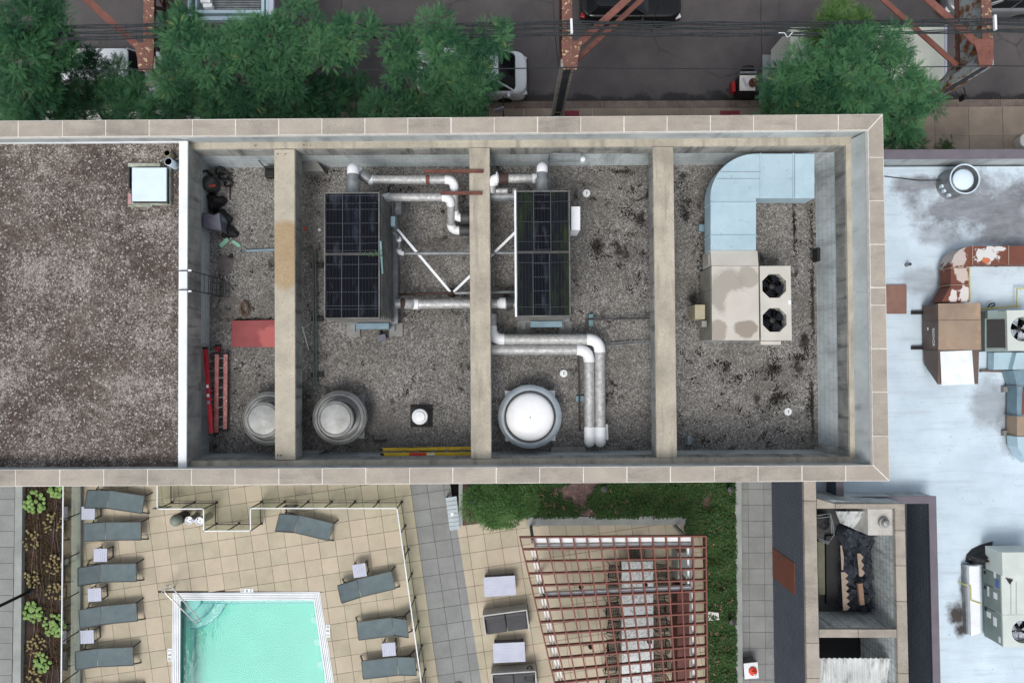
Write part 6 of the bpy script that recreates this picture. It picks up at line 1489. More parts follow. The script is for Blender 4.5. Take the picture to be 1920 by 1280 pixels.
def leaf_mesh(name, verts, quads, cols, m, parent=None, **kw):
    me = bpy.data.meshes.new(name); nv, nf = len(verts), len(quads)
    org = ORG[parent.name] if parent is not None else Vector((float(verts[:, 0].mean()), float(verts[:, 1].mean()), float(verts[:, 2].min())))
    me.vertices.add(nv); me.vertices.foreach_set('co', (verts - np.array(org)).astype(np.float32).ravel())
    me.loops.add(nf*4); me.loops.foreach_set('vertex_index', quads.astype(np.int32).ravel())
    me.polygons.add(nf); me.polygons.foreach_set('loop_start', np.arange(0, nf*4, 4, dtype=np.int32))
    me.update(calc_edges=True)
    at = me.attributes.new('tone', 'FLOAT', 'FACE'); at.data.foreach_set('value', cols.astype(np.float32))
    me.materials.append(m); me.validate()
    o = bpy.data.objects.new(name, me); COL.objects.link(o)
    if parent is not None: o.parent = parent
    else: o.location = org
    ORG[o.name] = org
    return tag(o, **kw)
def frond_template(pairs, length, lw, ll):
    """compound leaf along +X: leaflets in pairs, z up"""
    V, Q = [], []
    for i in range(pairs):
        x = length*(i+.6)/pairs; sc = math.sin(math.pi*min(.95, (i+1.2)/(pairs+1)))*.6+.45
        for s in (-1, 1):
            d = np.array([.55, s*.83, -.12]); n_ = np.array([-s*.83, .55, 0])*0.5*lw*sc
            b = np.array([x, 0, 0.]); tip = b + d*ll*sc; mid = b + d*ll*sc*.5
            k = len(V); V += [b, mid - n_*s, tip, mid + n_*s]; Q.append([k, k+1, k+2, k+3])
    k = len(V); V += [np.array([length*.93, -lw*.3, 0]), np.array([length*.93+ll*.5, -lw*.4, 0]), np.array([length+ll*.6, 0, -.01]), np.array([length*.93+ll*.4, lw*.4, 0])]; Q.append([k, k+1, k+2, k+3])
    return np.array(V), np.array(Q)
def scatter(tpl, pos, dirs, ups, scale, tone):
    V, Q = tpl; n_ = len(pos)
    x = dirs/np.linalg.norm(dirs, axis=1, keepdims=True)
    y = np.cross(ups, x); y /= np.maximum(1e-6, np.linalg.norm(y, axis=1, keepdims=True)); z = np.cross(x, y)
    P = pos[:, None, :] + scale[:, None, None]*(V[None, :, 0:1]*x[:, None, :] + V[None, :, 1:2]*y[:, None, :] + V[None, :, 2:3]*z[:, None, :])
    QQ = Q[None] + (np.arange(n_)*len(V))[:, None, None]
    return P.reshape(-1, 3), QQ.reshape(-1, 4), np.repeat(tone, len(Q))
def leafmat(name, a, b, c=None, rough=.55):
    n = NT(name); t_ = n.attr('tone'); col = n.mix(t_, lin(a), lin(b))
    if c: col = n.mix(n.ramp(t_, .86, .97), col, lin(c))
    col = n.mix(n.ramp(n.noise(.8, 3), .35, .7, 0, .25), col, lin(a))
    m = n.done(col, rough, 0, .18)
    tl_ = n.t.nodes.new('ShaderNodeBsdfTranslucent'); n.put(tl_.inputs[0], col); mx_ = n.t.nodes.new('ShaderNodeMixShader'); mx_.inputs[0].default_value = .22
    n.t.links.new(n.b.outputs[0], mx_.inputs[1]); n.t.links.new(tl_.outputs[0], mx_.inputs[2]); n.t.links.new(mx_.outputs[0], n.out.inputs[0])
    return m
M['leaf'] = leafmat('blue_green_leaf', (32, 78, 54), (100, 150, 100), (156, 164, 92))
M['leafy'] = leafmat('yellow_green_leaf', (66, 104, 52), (110, 142, 78), (160, 160, 80))
M['leafd'] = leafmat('deep_green_leaf', (30, 72, 50), (86, 136, 88))
M['cover'] = leafmat('ground_cover_leaf', (40, 72, 38), (80, 112, 60), (104, 86, 58))
M['bush'] = leafmat('rosemary_leaf', (58, 98, 50), (124, 158, 98))
FR = frond_template(7, .33, .03, .066)
LEAF1 = (np.array([[0, 0, 0], [.5, -.3, .02], [1, 0, -.05], [.5, .3, .02]], float), np.array([[0, 1, 2, 3]]))

# ground cover and pink blossoms in the raised planter
def inpoly(P, poly):
    c = np.zeros(len(P), bool); j = len(poly)-1
    for i in range(len(poly)):
        xi, yi = poly[i]; xj, yj = poly[j]
        c ^= ((yi > P[:, 1]) != (yj > P[:, 1])) & (P[:, 0] < (xj-xi)*(P[:, 1]-yi)/(yj-yi+1e-12)+xi); j = i
    return c
from mathutils import noise as mnoise
def cover(name, label, px, n_, zc, thr, m, size=(.05, .1), hmax=.22, seed=1, **kw):
    g = np.random.default_rng(seed)
    poly = [(W(x, y, zc).x, W(x, y, zc).y) for x, y in px]
    xs = [p[0] for p in poly]; ys = [p[1] for p in poly]
    P = np.column_stack([g.uniform(min(xs), max(xs), n_), g.uniform(min(ys), max(ys), n_)]); P = P[inpoly(P, poly)]
    dens = np.array([mnoise.fractal(Vector((p[0]*.9+seed, p[1]*.9, seed)), .9, 2.1, 4) for p in P])
    P = P[dens + g.uniform(-.25, .25, len(P)) > thr]; k = len(P)
    hh = np.array([mnoise.noise(Vector((p[0]*2.2, p[1]*2.2, seed+4))) for p in P])
    Z = zc + .02 + g.uniform(0, 1, k)**1.5*hmax*np.clip(.55+hh, .15, 1.3)
    a = g.uniform(0, 2*np.pi, k); dirs = np.column_stack([np.cos(a), np.sin(a), g.uniform(-.4, .5, k)])
    v, q, c = scatter(LEAF1, np.column_stack([P, Z]), dirs, np.tile([0, 0, 1.], (k, 1)) + g.normal(0, .3, (k, 3)), g.uniform(*size, k), g.uniform(0, 1, k))
    return leaf_mesh(name, v, q, c, m, None, label=label, cat='ground cover', kind='stuff', **kw)
MB().pp([(1000, 893), (1128, 893), (1120, 966), (1000, 967)], ZPL-.05, ZPL-.035).build('mulch', mat('pinkish_bark_mulch', (120, 100, 94), (86, 70, 66), 4, .98, 0, ((160, 140, 132), 24, .6, .7), .6, 30), pl)
cover('sparse_cover', 'sparse leafy patches over pinkish mulch beside the feathery bush', [(1000, 897), (1135, 895), (1130, 969), (1000, 970)], 15000, ZPL-.035, .06, M['cover'], seed=13)
cover('ground_cover', 'leafy green ground cover filling the top arm of the raised planter', [(1128, 897), (1376, 893), (1376, 1004), (1288, 1004), (1285, 968), (1118, 970)], 40000, ZPL-.05, -.62, M['cover'], seed=3)
cover('ground_cover', 'leafy green ground cover filling the right arm of the raised planter', [(1321, 970), (1377, 970), (1380, 1430), (1331, 1430)], 42000, ZPL-.05, -.5, M['cover'], seed=5)
M['pink'] = leafmat('pink_petal', (196, 128, 128), (214, 160, 154))
M['petalw'] = M['pink']
def blossoms(label, spots, seed):
    g = np.random.default_rng(seed); pos = []; 
    for (x, y) in spots:
        c = np.array(W(x, y, ZPL+.2)); k = int(g.integers(3, 8)); pos.append(c + g.normal(0, [.04, .04, .02], (k, 3)))
    pos = np.vstack(pos); k = len(pos); a = g.uniform(0, 6.28, k)
    v, q, c = scatter(LEAF1, pos, np.column_stack([np.cos(a), np.sin(a), g.uniform(-.1, .3, k)]), np.tile([0, 0, 1.], (k, 1)), g.uniform(.025, .045, k), g.uniform(0, 1, k))
    leaf_mesh('blossoms', v, q, c, M['pink'], None, label=label, cat='flowers', kind='stuff')
g = random.Random(8)
blossoms('pink blossoms scattered over the top planter arm', [(1024, 945), (1039, 946), (1063, 925), (1066, 940), (1062, 958), (1077, 933), (1107, 957), (1018, 933), (1085, 925), (1031, 960)] + [(g.uniform(1010, 1370), g.uniform(915, 965)) for _ in range(14)], 4)
blossoms('pink blossoms scattered over the right planter arm', [(1328, 1075), (1347, 990), (1340, 1135), (1352, 1140), (1358, 1105), (1365, 1215)] + [(g.uniform(1328, 1375), g.uniform(975, 1280)) for _ in range(16)], 6)
M['redleaf'] = leafmat('dark_red_green_leaf', (58, 36, 32), (84, 84, 46), (120, 66, 50))
cover('low_sedum', 'dark red and green low sedum carpeting the succulent bed', [(43, 895), (132, 895), (129, 1340), (38, 1340)], 15000, Z_DK+.1, -.15, M['redleaf'], (.03, .07), .09, 9)
# big feathery bush
def blade_bush(name, label, px, py, rx, ry, h, n_, seed, z0=ZPL-.05, mounds=46):
    g = np.random.default_rng(seed); c = np.array(W(px, py, z0+h*.5)); s = S(z0+h*.5)
    t = thing(name, label, 'bush', (c[0], c[1], z0))
    a = g.uniform(0, 6.283, mounds); q = np.sqrt(g.uniform(0, 1, mounds)); mc = np.column_stack([c[0]+rx*s*.86*q*np.cos(a), c[1]+ry*s*.84*q*np.sin(a)]); mr = g.uniform(.22, .42, mounds); mh = h*(1-.45*q**2)*g.uniform(.75, 1.1, mounds)
    for k in range(0, mounds, 4): MB().tube([(c[0], c[1], z0), (mc[k, 0], mc[k, 1], z0+mh[k]*.6)], [.04, .012], 6).build('stem', M['vine'], t)
    idx = g.integers(0, mounds, n_); u = g.normal(0, 1, (n_, 3)); u[:, 2] = np.abs(u[:, 2]); u /= np.linalg.norm(u, axis=1, keepdims=True); r = g.uniform(.3, 1, n_)**.6
    pos = np.column_stack([mc[idx, 0] + u[:, 0]*r*mr[idx], mc[idx, 1] + u[:, 1]*r*mr[idx], z0 + mh[idx]*(.45 + .55*u[:, 2]*r)])
    d = u*np.array([1, 1, .6]) + g.normal(0, .5, (n_, 3))
    tpl = (np.array([[0, -.07, 0], [.6, -.09, .02], [1, 0, -.04], [.6, .09, .02]]), np.array([[0, 1, 2, 3]]))
    mt = g.uniform(0, .55, mounds)
    v, q_, cc = scatter(tpl, pos, d, np.tile([0, 0, 1.], (n_, 1))+g.normal(0, .3, (n_, 3)), g.uniform(.06, .13, n_), np.clip(mt[idx] + g.uniform(0, .4, n_), 0, 1))
    leaf_mesh('foliage', v, q_, cc, M['bush'], t)
    return t
blade_bush('feathery_bush', 'big feathery green bush at the left end of the raised planter', 938, 941, 74, 44, .75, 34000, 3)
# dark leaf litter and moss crumbs on the bay gravel
def litter(label, spots, seed):
    g = np.random.default_rng(seed); P, Dd = [], []
    for (x, y, sx_, sy_, k) in spots:
        c = np.array(W(x, y, Z_FL+.012)); a = g.uniform(0, 3.14); q = g.normal(0, 1, (k, 2))*[sx_, sy_]; br = g.integers(0, 4, k)
        q += np.column_stack([np.cos(br*1.7+a), np.sin(br*1.7+a)])*g.uniform(0, 1.6, (k, 1))*[sx_, sy_]
        P.append(np.column_stack([c[0]+q[:, 0], c[1]+q[:, 1], np.full(k, c[2]) + g.uniform(0, .012, k)])); b = g.uniform(0, 6.28, k); Dd.append(np.column_stack([np.cos(b), np.sin(b), g.uniform(-.1, .15, k)]))
    P, Dd = np.vstack(P), np.vstack(Dd); ok = (P[:, 1] > FSE.y+.12) & (P[:, 1] < FNE.y-.2) & (P[:, 0] < FNE.x-.3) & (P[:, 0] > cW[1].x+.1); P, Dd = P[ok], Dd[ok]; k = len(P)
    v, q, c = scatter(LEAF1, P, Dd, np.tile([0, 0, 1.], (k, 1)), g.uniform(.02, .075, k), g.uniform(0, 1, k))
    leaf_mesh('leaf_litter', v, q, c, M['litter'], None, label=label, cat='litter', kind='stuff')
M['litter'] = leafmat('black_leaf_litter', (20, 18, 17), (46, 40, 35), None, .9)
g0 = random.Random(5)
litter('dark leaf litter on the gravel between right cooler and right beam', [(1120, 455, .1, .25, 70), (1115, 478, .08, .18, 50), (1160, 318, .35, .08, 110), (1172, 395, .1, .12, 60), (1190, 405, .16, .1, 70), (1205, 420, .08, .14, 40), (1185, 440, .12, .06, 40), (1130, 480, .2, .04, 40), (1195, 520, .05, .2, 40), (1205, 555, .06, .16, 30), (1140, 745, .04, .1, 20), (1150, 740, .05, .12, 30), (1110, 840, .5, .05, 70)] + [(g0.uniform(1080, 1212), g0.uniform(320, 560), .05, .05, 14) for _ in range(16)], 1)
litter('dark leaf litter and moss crumbs on the gravel of the last bay', [(1285, 390, .12, .25, 110), (1275, 345, .12, .15, 70), (1310, 470, .08, .3, 80), (1300, 600, .1, .2, 60), (1350, 685, .12, .08, 50), (1380, 710, .1, .08, 50), (1450, 680, .1, .2, 110), (1447, 700, .12, .1, 70), (1420, 695, .2, .06, 60), (1455, 740, .08, .22, 90), (1440, 760, .1, .1, 50), (1497, 672, .18, .06, 90), (1505, 668, .15, .05, 60), (1510, 640, .08, .2, 60), (1520, 745, .03, .3, 90), (1522, 560, .03, .9, 150), (1522, 420, .025, .5, 90), (1489, 432, .025, .5, 150), (1500, 455, .08, .05, 25), (1400, 847, 1.2, .03, 170), (1385, 770, .06, .1, 30), (1515, 760, .04, .25, 50), (1470, 745, .15, .12, 60)] + [(g0.uniform(1275, 1520), g0.uniform(650, 835), .06, .05, 14) for _ in range(34)], 2)
litter('dark leaf litter on the gravel of the second bay', [(600, 340, .15, .1, 60), (640, 322, .4, .06, 60), (760, 350, .4, .1, 80), (850, 585, .25, .04, 40), (775, 590, .2, .05, 40), (760, 735, .05, .06, 20), (610, 847, .3, .04, 60), (830, 330, .2, .15, 50), (870, 380, .08, .2, 40)] + [(g0.uniform(570, 878), g0.uniform(330, 830), .05, .05, 8) for _ in range(26)], 3)
litter('dark leaf litter on the gravel of the first bay', [(430, 330, .12, .12, 60), (408, 470, .05, .25, 60), (407, 560, .04, .4, 80), (480, 598, .5, .03, 110), (470, 500, .03, .1, 16), (470, 438, .02, .1, 14), (420, 520, .12, .1, 50), (440, 850, .4, .03, 70)] + [(g0.uniform(410, 510), g0.uniform(330, 760), .04, .04, 8) for _ in range(14)], 4)
# rosette succulents
def succulent(label, px, py, n_, spread, m, seed, rs=(.06, .1)):
    g = random.Random(seed); c = W(px, py, Z_DK+.25); t = thing('succulent_plant', label, 'succulent', (c.x, c.y, Z_DK+.1), 'stonecrop clumps in the long planter')
    done = []
    for k in range(n_):
        for _ in range(12):
            a = g.uniform(0, 6.283); q = spread*math.sqrt(g.random()); p = Vector((c.x+q*math.cos(a), c.y+q*1.1*math.sin(a), 0)); r = g.uniform(*rs)
            if all((p-d[0]).length > (r+d[1])*.85 for d in done): break
        done.append((p, r)); z = Z_DK+.16+g.uniform(0, .12)
        f = MB(); f.lathe((p.x, p.y, z), [(r*.25, -.02), (r*.95, .0), (r, r*.3), (r*.72, r*.52), (r*.68, r*.45), (r*.42, r*.68), (r*.38, r*.6), (.0001, r*.8)], 9)
        f.build('rosette', m, t)
        MB().tube([(c.x+(p.x-c.x)*.5, c.y+(p.y-c.y)*.5, Z_DK+.1), (p.x, p.y, z)], .008, 4).build('stem', M['vine'], t)
def sucmat(nm, a, b, c_):
    n = NT(nm); col = n.mix(n.rnd(), lin(a), lin(b)); col = n.mix(n.ramp(n.noise(22, 3), .4, .65, 0, .5), col, lin(c_)); return n.done(col, .55)
M['sucg'] = sucmat('lime_rosette', (152, 180, 112), (124, 158, 84), (96, 130, 64)); M['sucy'] = sucmat('tan_rosette', (168, 160, 112), (140, 128, 84), (108, 86, 58))
for i, (x, y, n_, sp, k, lab) in enumerate(((64, 942, 34, .36, 'g', 'dense lime stonecrop clump near the top of the bed'), (104, 920, 26, .26, 'g', 'lime stonecrop clump at the very top by the fence'), (98, 982, 22, .36, 'y', 'sparse tan stonecrop below the topmost clumps'), (56, 1012, 22, .34, 'y', 'tan stonecrop on the left edge of the bed, upper one'), (100, 1058, 26, .32, 'y', 'tan stonecrop in mid bed beside the fence'), (58, 1085, 20, .32, 'y', 'tan and green stonecrop just above the black pole foot'), (102, 1108, 24, .32, 'y', 'scattered tan stonecrop right of the black pole foot'), (60, 1148, 36, .34, 'g', 'dense lime stonecrop clump just below the black pole foot'), (100, 1172, 40, .38, 'g', 'large lime stonecrop clump low in the bed beside the fence'), (64, 1210, 28, .36, 'y', 'tan stonecrop clump low in the bed on its left side'), (78, 1242, 26, .3, 'g', 'narrow lime stonecrop near the bottom of the bed'), (62, 1272, 22, .32, 'y', 'tan stonecrop at the bottom edge of the bed'))):
    succulent(lab, x, y, n_, sp, M['sucg'] if k == 'g' else M['sucy'], i+1, (.05, .085) if k == 'g' else (.03, .055))
# slim black lamp post leaving the frame at left
p = W(58, 1107, Z_DK+.1)
t = thing('lamp_post', 'slim black lamp post rising from the succulent bed', 'lamp post', (p.x, p.y, Z_DK+.1))
MB().lathe((p.x, p.y, Z_DK+.1), [(.16, 0), (.16, .04), (.1, .08), (.06, .14)], 18).build('base', M['black'], t)
MB().tube([(p.x, p.y, Z_DK+.1), (p.x, p.y, Z_DK+4.2)], .055, 12).build('pole', M['black'], t)
MB().lathe((p.x, p.y, Z_DK+4.2), [(.0001, 0), (.25, 0), (.25, .06), (.0001, .1)], 18).build('lamp_head', M['black'], t)
# low bollard lights and small boxes in the raised planter
for (x, y, lab) in ((885, 942, 'black bollard light at the feathery bush'), (1133, 917, 'black bollard light in the top planter arm'), (1371, 918, 'black bollard light in the planter corner'), (1374, 1167, 'black bollard light in the right planter arm')):
    p = W(x, y, 7.45); t = thing('bollard_light', lab, 'bollard light', (p.x, p.y, ZPL-.05), 'bollard lights in the raised planter')
    MB().lathe((p.x, p.y, ZPL-.05), [(.05, 0), (.05, .36)], 12).build('stem', M['black'], t)
    MB().lathe((p.x, p.y, ZPL-.05), [(.08, .36), (.11, .4), (.11, .46), (.0001, .5)], 16).build('cap', M['gunmetal'], t)
t = thing('utility_box', 'weathered white utility box in the right planter arm', 'box', W(1338, 1155, ZPL-.05))
MB().pp([(1328, 1146), (1348, 1148), (1349, 1162), (1328, 1163)], ZPL-.05, ZPL+.16).build('lid', M['mortar'], t, bev=.02)

# ------------------------------------------------------------------ elevated railway bents over the street
n = NT('flaking_red_steel'); fl = n.ramp(n.noise(6, 7, .72), .56, .6)
col = n.mix(n.ramp(n.noise(1.5, 5), .3, .7), lin((132, 92, 82)), lin((106, 72, 64))); col = n.mix(fl, col, lin((206, 190, 150))); col = n.mix(n.ramp(n.noise(9, 4), .64, .7), col, lin((66, 42, 36)))
M['redsteel'] = n.done(col, .8)
M['redsteelp'] = mat('red_oxide_steel', (132, 86, 74), (112, 71, 62), 2, .75, 0, ((84, 50, 42), 7, .64, .7))
M['darksteel'] = mat('dark_rusted_lattice', (84, 56, 48), (58, 38, 34), 4, .85)
n = NT('flaking_white_rusty_web'); fl = n.ramp(n.noise(1.6, 7, .7, n.vec('MULTIPLY', n.pos, (1, 1.4, 1))), .46, .56)
M['rustweb'] = n.done(n.mix(fl, lin((162, 172, 172)), n.mix(n.ramp(n.noise(7, 5), .35, .65), lin((150, 96, 50)), lin((78, 46, 34)))), .8)
M['greystl'] = mat('flaking_pale_grey_steel', (166, 164, 156), (138, 136, 130), 3, .8, 0, ((112, 74, 58), 8, .6, .8))
M['slatecol'] = mat('dark_slate_column_cover', (70, 76, 82), (54, 58, 64), 3, .7)
ZS = 7.0; DG = 1.5
def bent(label, x, ygus, gw, side, web, extra_lattice=True):
    """girder running away from the house on a column with gusset plate; side = +1 brace to the east, -1 to the west"""
    top = W(x, ygus, ZS); t = thing('railway_bent', label, 'steel bent', (top.x, top.y, 0), 'elevated railway bents')
    yN = W(x, -140, ZS).y; w = .38
    # box girder: flanges and latticed web
    MB().bar((top.x, top.y-.1, ZS-.02), (top.x, yN, ZS-.02), w, .04).build('top_flange', M['redsteel'], t)
    MB().bar((top.x, top.y-.1, ZS-DG), (top.x, yN, ZS-DG), w, .04).build('bottom_flange', M['darksteel'], t)
    if web == 'plate': MB().bar((top.x, top.y-.05, ZS-DG/2), (top.x, yN, ZS-DG/2), .05, DG-.06).build('web_plate', M['rustweb'], t)
    else:
        L_ = yN - top.y; n_ = int(L_/.55)
        for k in range(n_):
            a, b = top.y + k*L_/n_, top.y + (k+1)*L_/n_
            for s in (-1, 1):
                MB().bar((top.x+s*w*.35, a, ZS-.05 if k % 2 else ZS-DG+.03), (top.x+s*w*.35, b, ZS-DG+.03 if k % 2 else ZS-.05), .03, .09).build('lacing_bar', M['darksteel'], t)
        for s in (-1, 1): MB().bar((top.x+s*w*.42, top.y, ZS-.12), (top.x+s*w*.42, yN, ZS-.12), .03, .16).build('flange_angle', M['darksteel'], t); MB().bar((top.x+s*w*.42, top.y, ZS-DG+.1), (top.x+s*w*.42, yN, ZS-DG+.1), .03, .16).build('flange_angle', M['darksteel'], t)
    # gusset plate with rivets on top
    s_ = S(ZS); X, Y = top.x, top.y
    gp = [(X-.24, Y-.62), (X+.24, Y-.62), (X+.30, Y-.1), (X+.22, Y+.45), (X-.22, Y+.45), (X-.30, Y-.1)]
    gp = [(px_ + side*(.10 if py_ < Y+.2 else .0) + (side*.32 if (py_ > Y+.2 and (px_-X)*side > 0) else 0), py_) for px_, py_ in gp]
    gg = MB().prism(gp, ZS+.001, ZS+.022).build('gusset_plate', M['redsteel'] if web != 'plate' else M['redsteelp'], t)
    for k in range(7):
        for xx in (-.17, -.02, .13): MB().ball((X+xx+side*.08, Y-.55+k*.14, ZS+.022), .017, 6, 4, .6).build('rivet', M['darksteel'], gg)
    # horizontal braces, upper and lower
    for z, m_ in ((ZS-.03, M['redsteelp']), (ZS-DG, M['redsteelp'])):
        a = Vector((X+side*.15, Y+.1, z)); b = Vector((X+side*4.6, Y+4.2, z)); MB().bar(a, b, .26 if z > ZS-.5 else .2, .06).build('brace', m_, t)
        MB().bar(a+Vector((0, 0, -.07)), b+Vector((0, 0, -.07)), .05, .12).build('brace_stem', M['darksteel'], t)
    dB = Vector((4.45, 4.1)).normalized()
    for k in range(5):
        a = Vector((X+side*(.4+k*.85), Y+.33+k*.785, ZS-.1)); b = Vector((X+side*(.4+(k+1)*.85), Y+.33+(k+1)*.785, ZS-DG+.05))
        if k % 2: MB().bar(a, b, .05, .05).build('brace_lacing', M['darksteel'], t)
    # column: two channels with lacing and cover plates, down to the pavement
    cx, cy = X, Y-.35
    for s in (-1, 1): MB().box((cx+s*.19, cy, (ZS-.02)/2+.07), (.10, .38, ZS-.2)).build('column_channel', M['greystl'] if web != 'plate' else M['rustweb'], t)
    for k in range(5):
        z = .5+k*.46; MB().box((cx, cy+.17, z), (.34, .02, .12)).build('batten_plate', M['greystl'], t); MB().box((cx, cy-.17, z), (.34, .02, .12)).build('batten_plate', M['greystl'], t)
    MB().box((cx, cy, 4.75), (.30, .345, 4.2)).build('column_cover', M['slatecol'], t); MB().box((cx, cy, 1.5), (.30, .12, 2.4)).build('column_core', M['gunmetal'], t)
    MB().box((cx, cy, .3), (.8, .8, .3)).build('footing', M['padc'], t)
    if web == 'plate':   # curved knee bracket
        f = MB(); pr = [(Y-.1, ZS-.1), (Y-.1, ZS-3.2), (Y+.15, ZS-2.4), (Y+.6, ZS-1.75), (Y+1.3, ZS-DG), (Y+1.3, ZS-.1)]
        f.grid([[(X-.03, y_, z_) for y_, z_ in pr], [(X+.03, y_, z_) for y_, z_ in pr]], False, True, True, True); f.build('knee_bracket', M['rustweb'], t)
    return t
bent('flaking red railway bent rising among the left trees', 278, 103, .38, -1, 'lattice')
bent('flaking red railway bent over the open street at centre', 1064, 100, .38, 1, 'lattice')
bent('railway bent with rusty white plate girder at the upper right', 1852, 96, .38, -1, 'plate')
# cable bundles with bracket posts
ZW = 7.75
M['cable'] = mat('grey_black_cable', (54, 59, 61), (38, 42, 44), 6, .5)
def sag(y0, y1, z, n_=26, dy=0, d=.25, xa=-60, xb=1990, anchors=(288, 1070, 1866)):
    pts = []
    for k in range(n_*2+1):
        x = lerp(xa, xb, k/(n_*2)); a = [q for q in anchors if q <= x]; b = [q for q in anchors if q > x]
        l = a[-1] if a else anchors[0]-780; r_ = b[0] if b else anchors[-1]+780; u = (x-l)/(r_-l)
        p = W(x, lerp(y0, y1, (x-xa)/(xb-xa))+dy*math.sin(math.pi*u), z); p.z -= d*4*u*(1-u); pts.append(p)
    return pts
for (ya_, yb_, lab, k) in ((49, 36, 'upper black cable bundle slung over the street', 3), (60, 43, 'middle black cable bundle slung over the street', 2), (71.5, 56.5, 'lower black cable bundle slung over the street', 3)):
    pts = sag(ya_, yb_, ZW, 26, -2.0); t = thing('cable_bundle', lab, 'cable', pts[26], 'cable bundles over the street')
    for q in range(k):
        o_ = Vector((0, (q-1)*.048, .03*(q % 2))); MB().tube([p+o_+Vector((0, .02*math.sin(i*1.7+q*2), .01*math.sin(i*2.3+q))) for i, p in enumerate(pts)], .032 if q == 0 else .02, 6).build('cable', M['cable'], t)
    f = MB()
    for i in range(2, len(pts)-2):
        for u in (0, .5):
            p = pts[i].lerp(pts[i+1], u); f.tube([p+Vector((-.01, -.08, .0)), p+Vector((0, 0, .045)), p+Vector((.01, .08, 0))], .008, 4)
    f.build('lashing', M['black'], t)
MB().tube(sag(131.5, 123, 7.3, 26, 0, .15), .022, 6).build('single_wire', M['cable'], None, 'single thin wire strung along the street nearest the house', 'cable')
for (x, y0, y1, lab) in ((1071, 36, 64, 'white crossarm holding the cables on the centre bent'), (1865, 29, 57, 'white crossarm holding the cables on the right bent')):
    MB().bar(W(x, y0, ZW+.06), W(x+1, y1, ZW+.06), .085, .1).build('crossarm', M['white'], None, lab, 'crossarm', 'cable crossarms', bev=.008)
rod('drop_wire', 'thin drop wires hanging left of the centre bent', 'wire', [W(1036, -20, 7.2), W(1040, 60, 6.6), W(1048, 130, 5.0), W(1052, 145, 4.2)], .012, M['black'])
rod('drop_wire', 'thin wire crossing the black car roof', 'wire', [W(1238, -10, 6), W(1225, 45, 5), W(1222, 70, 4.5)], .012, M['black'])
MB().tube([W(1460, 62, ZW+.05), W(1471, 62, ZW+.05), W(1476, 70, ZW), W(1480, 68, ZW), W(1486, 61, ZW+.04)], .016, 5).build('cable_tag', M['white'], None, 'bent white tie hanging on the lower cable bundle', 'tie')

# ------------------------------------------------------------------ vehicles
def paint(nm, c, r=.28, met=0.): return mat(nm, c, tuple(int(v*.95) for v in c), 1, r, met)
M['pblack'] = paint('black_car_paint', (20, 20, 22), .22); M['pwhite'] = paint('white_car_paint', (222, 227, 230), .3); M['psilver'] = paint('silver_car_paint', (122, 124, 126), .3, .3)
M['carglass'] = mat('car_glass', (26, 30, 33), (20, 23, 26), 2, .08); M['tyre'] = mat('tyre_rubber', (30, 30, 30), (24, 24, 24), 8, .85); M['rim'] = mat('alloy_rim', (136, 138, 140), (116, 118, 120), 5, .35, .4)
M['redlamp'] = mat('red_tail_lamp', (168, 34, 40), (140, 26, 32), 5, .25); M['clearlamp'] = mat('clear_head_lamp', (206, 210, 212), (186, 190, 194), 5, .15)
def rrect(L_, Wd, r, n_=5, x0=0, nose=0):
    pts = []
    for (cx, cy, a0) in ((L_/2-r, Wd/2-r, 0), (-L_/2+r, Wd/2-r, 90), (-L_/2+r, -Wd/2+r, 180), (L_/2-r, -Wd/2+r, 270)):
        for k in range(n_+1):
            a = R(a0+90*k/n_); pts.append((x0+cx+r*math.cos(a), cy+r*math.sin(a)))
    return pts
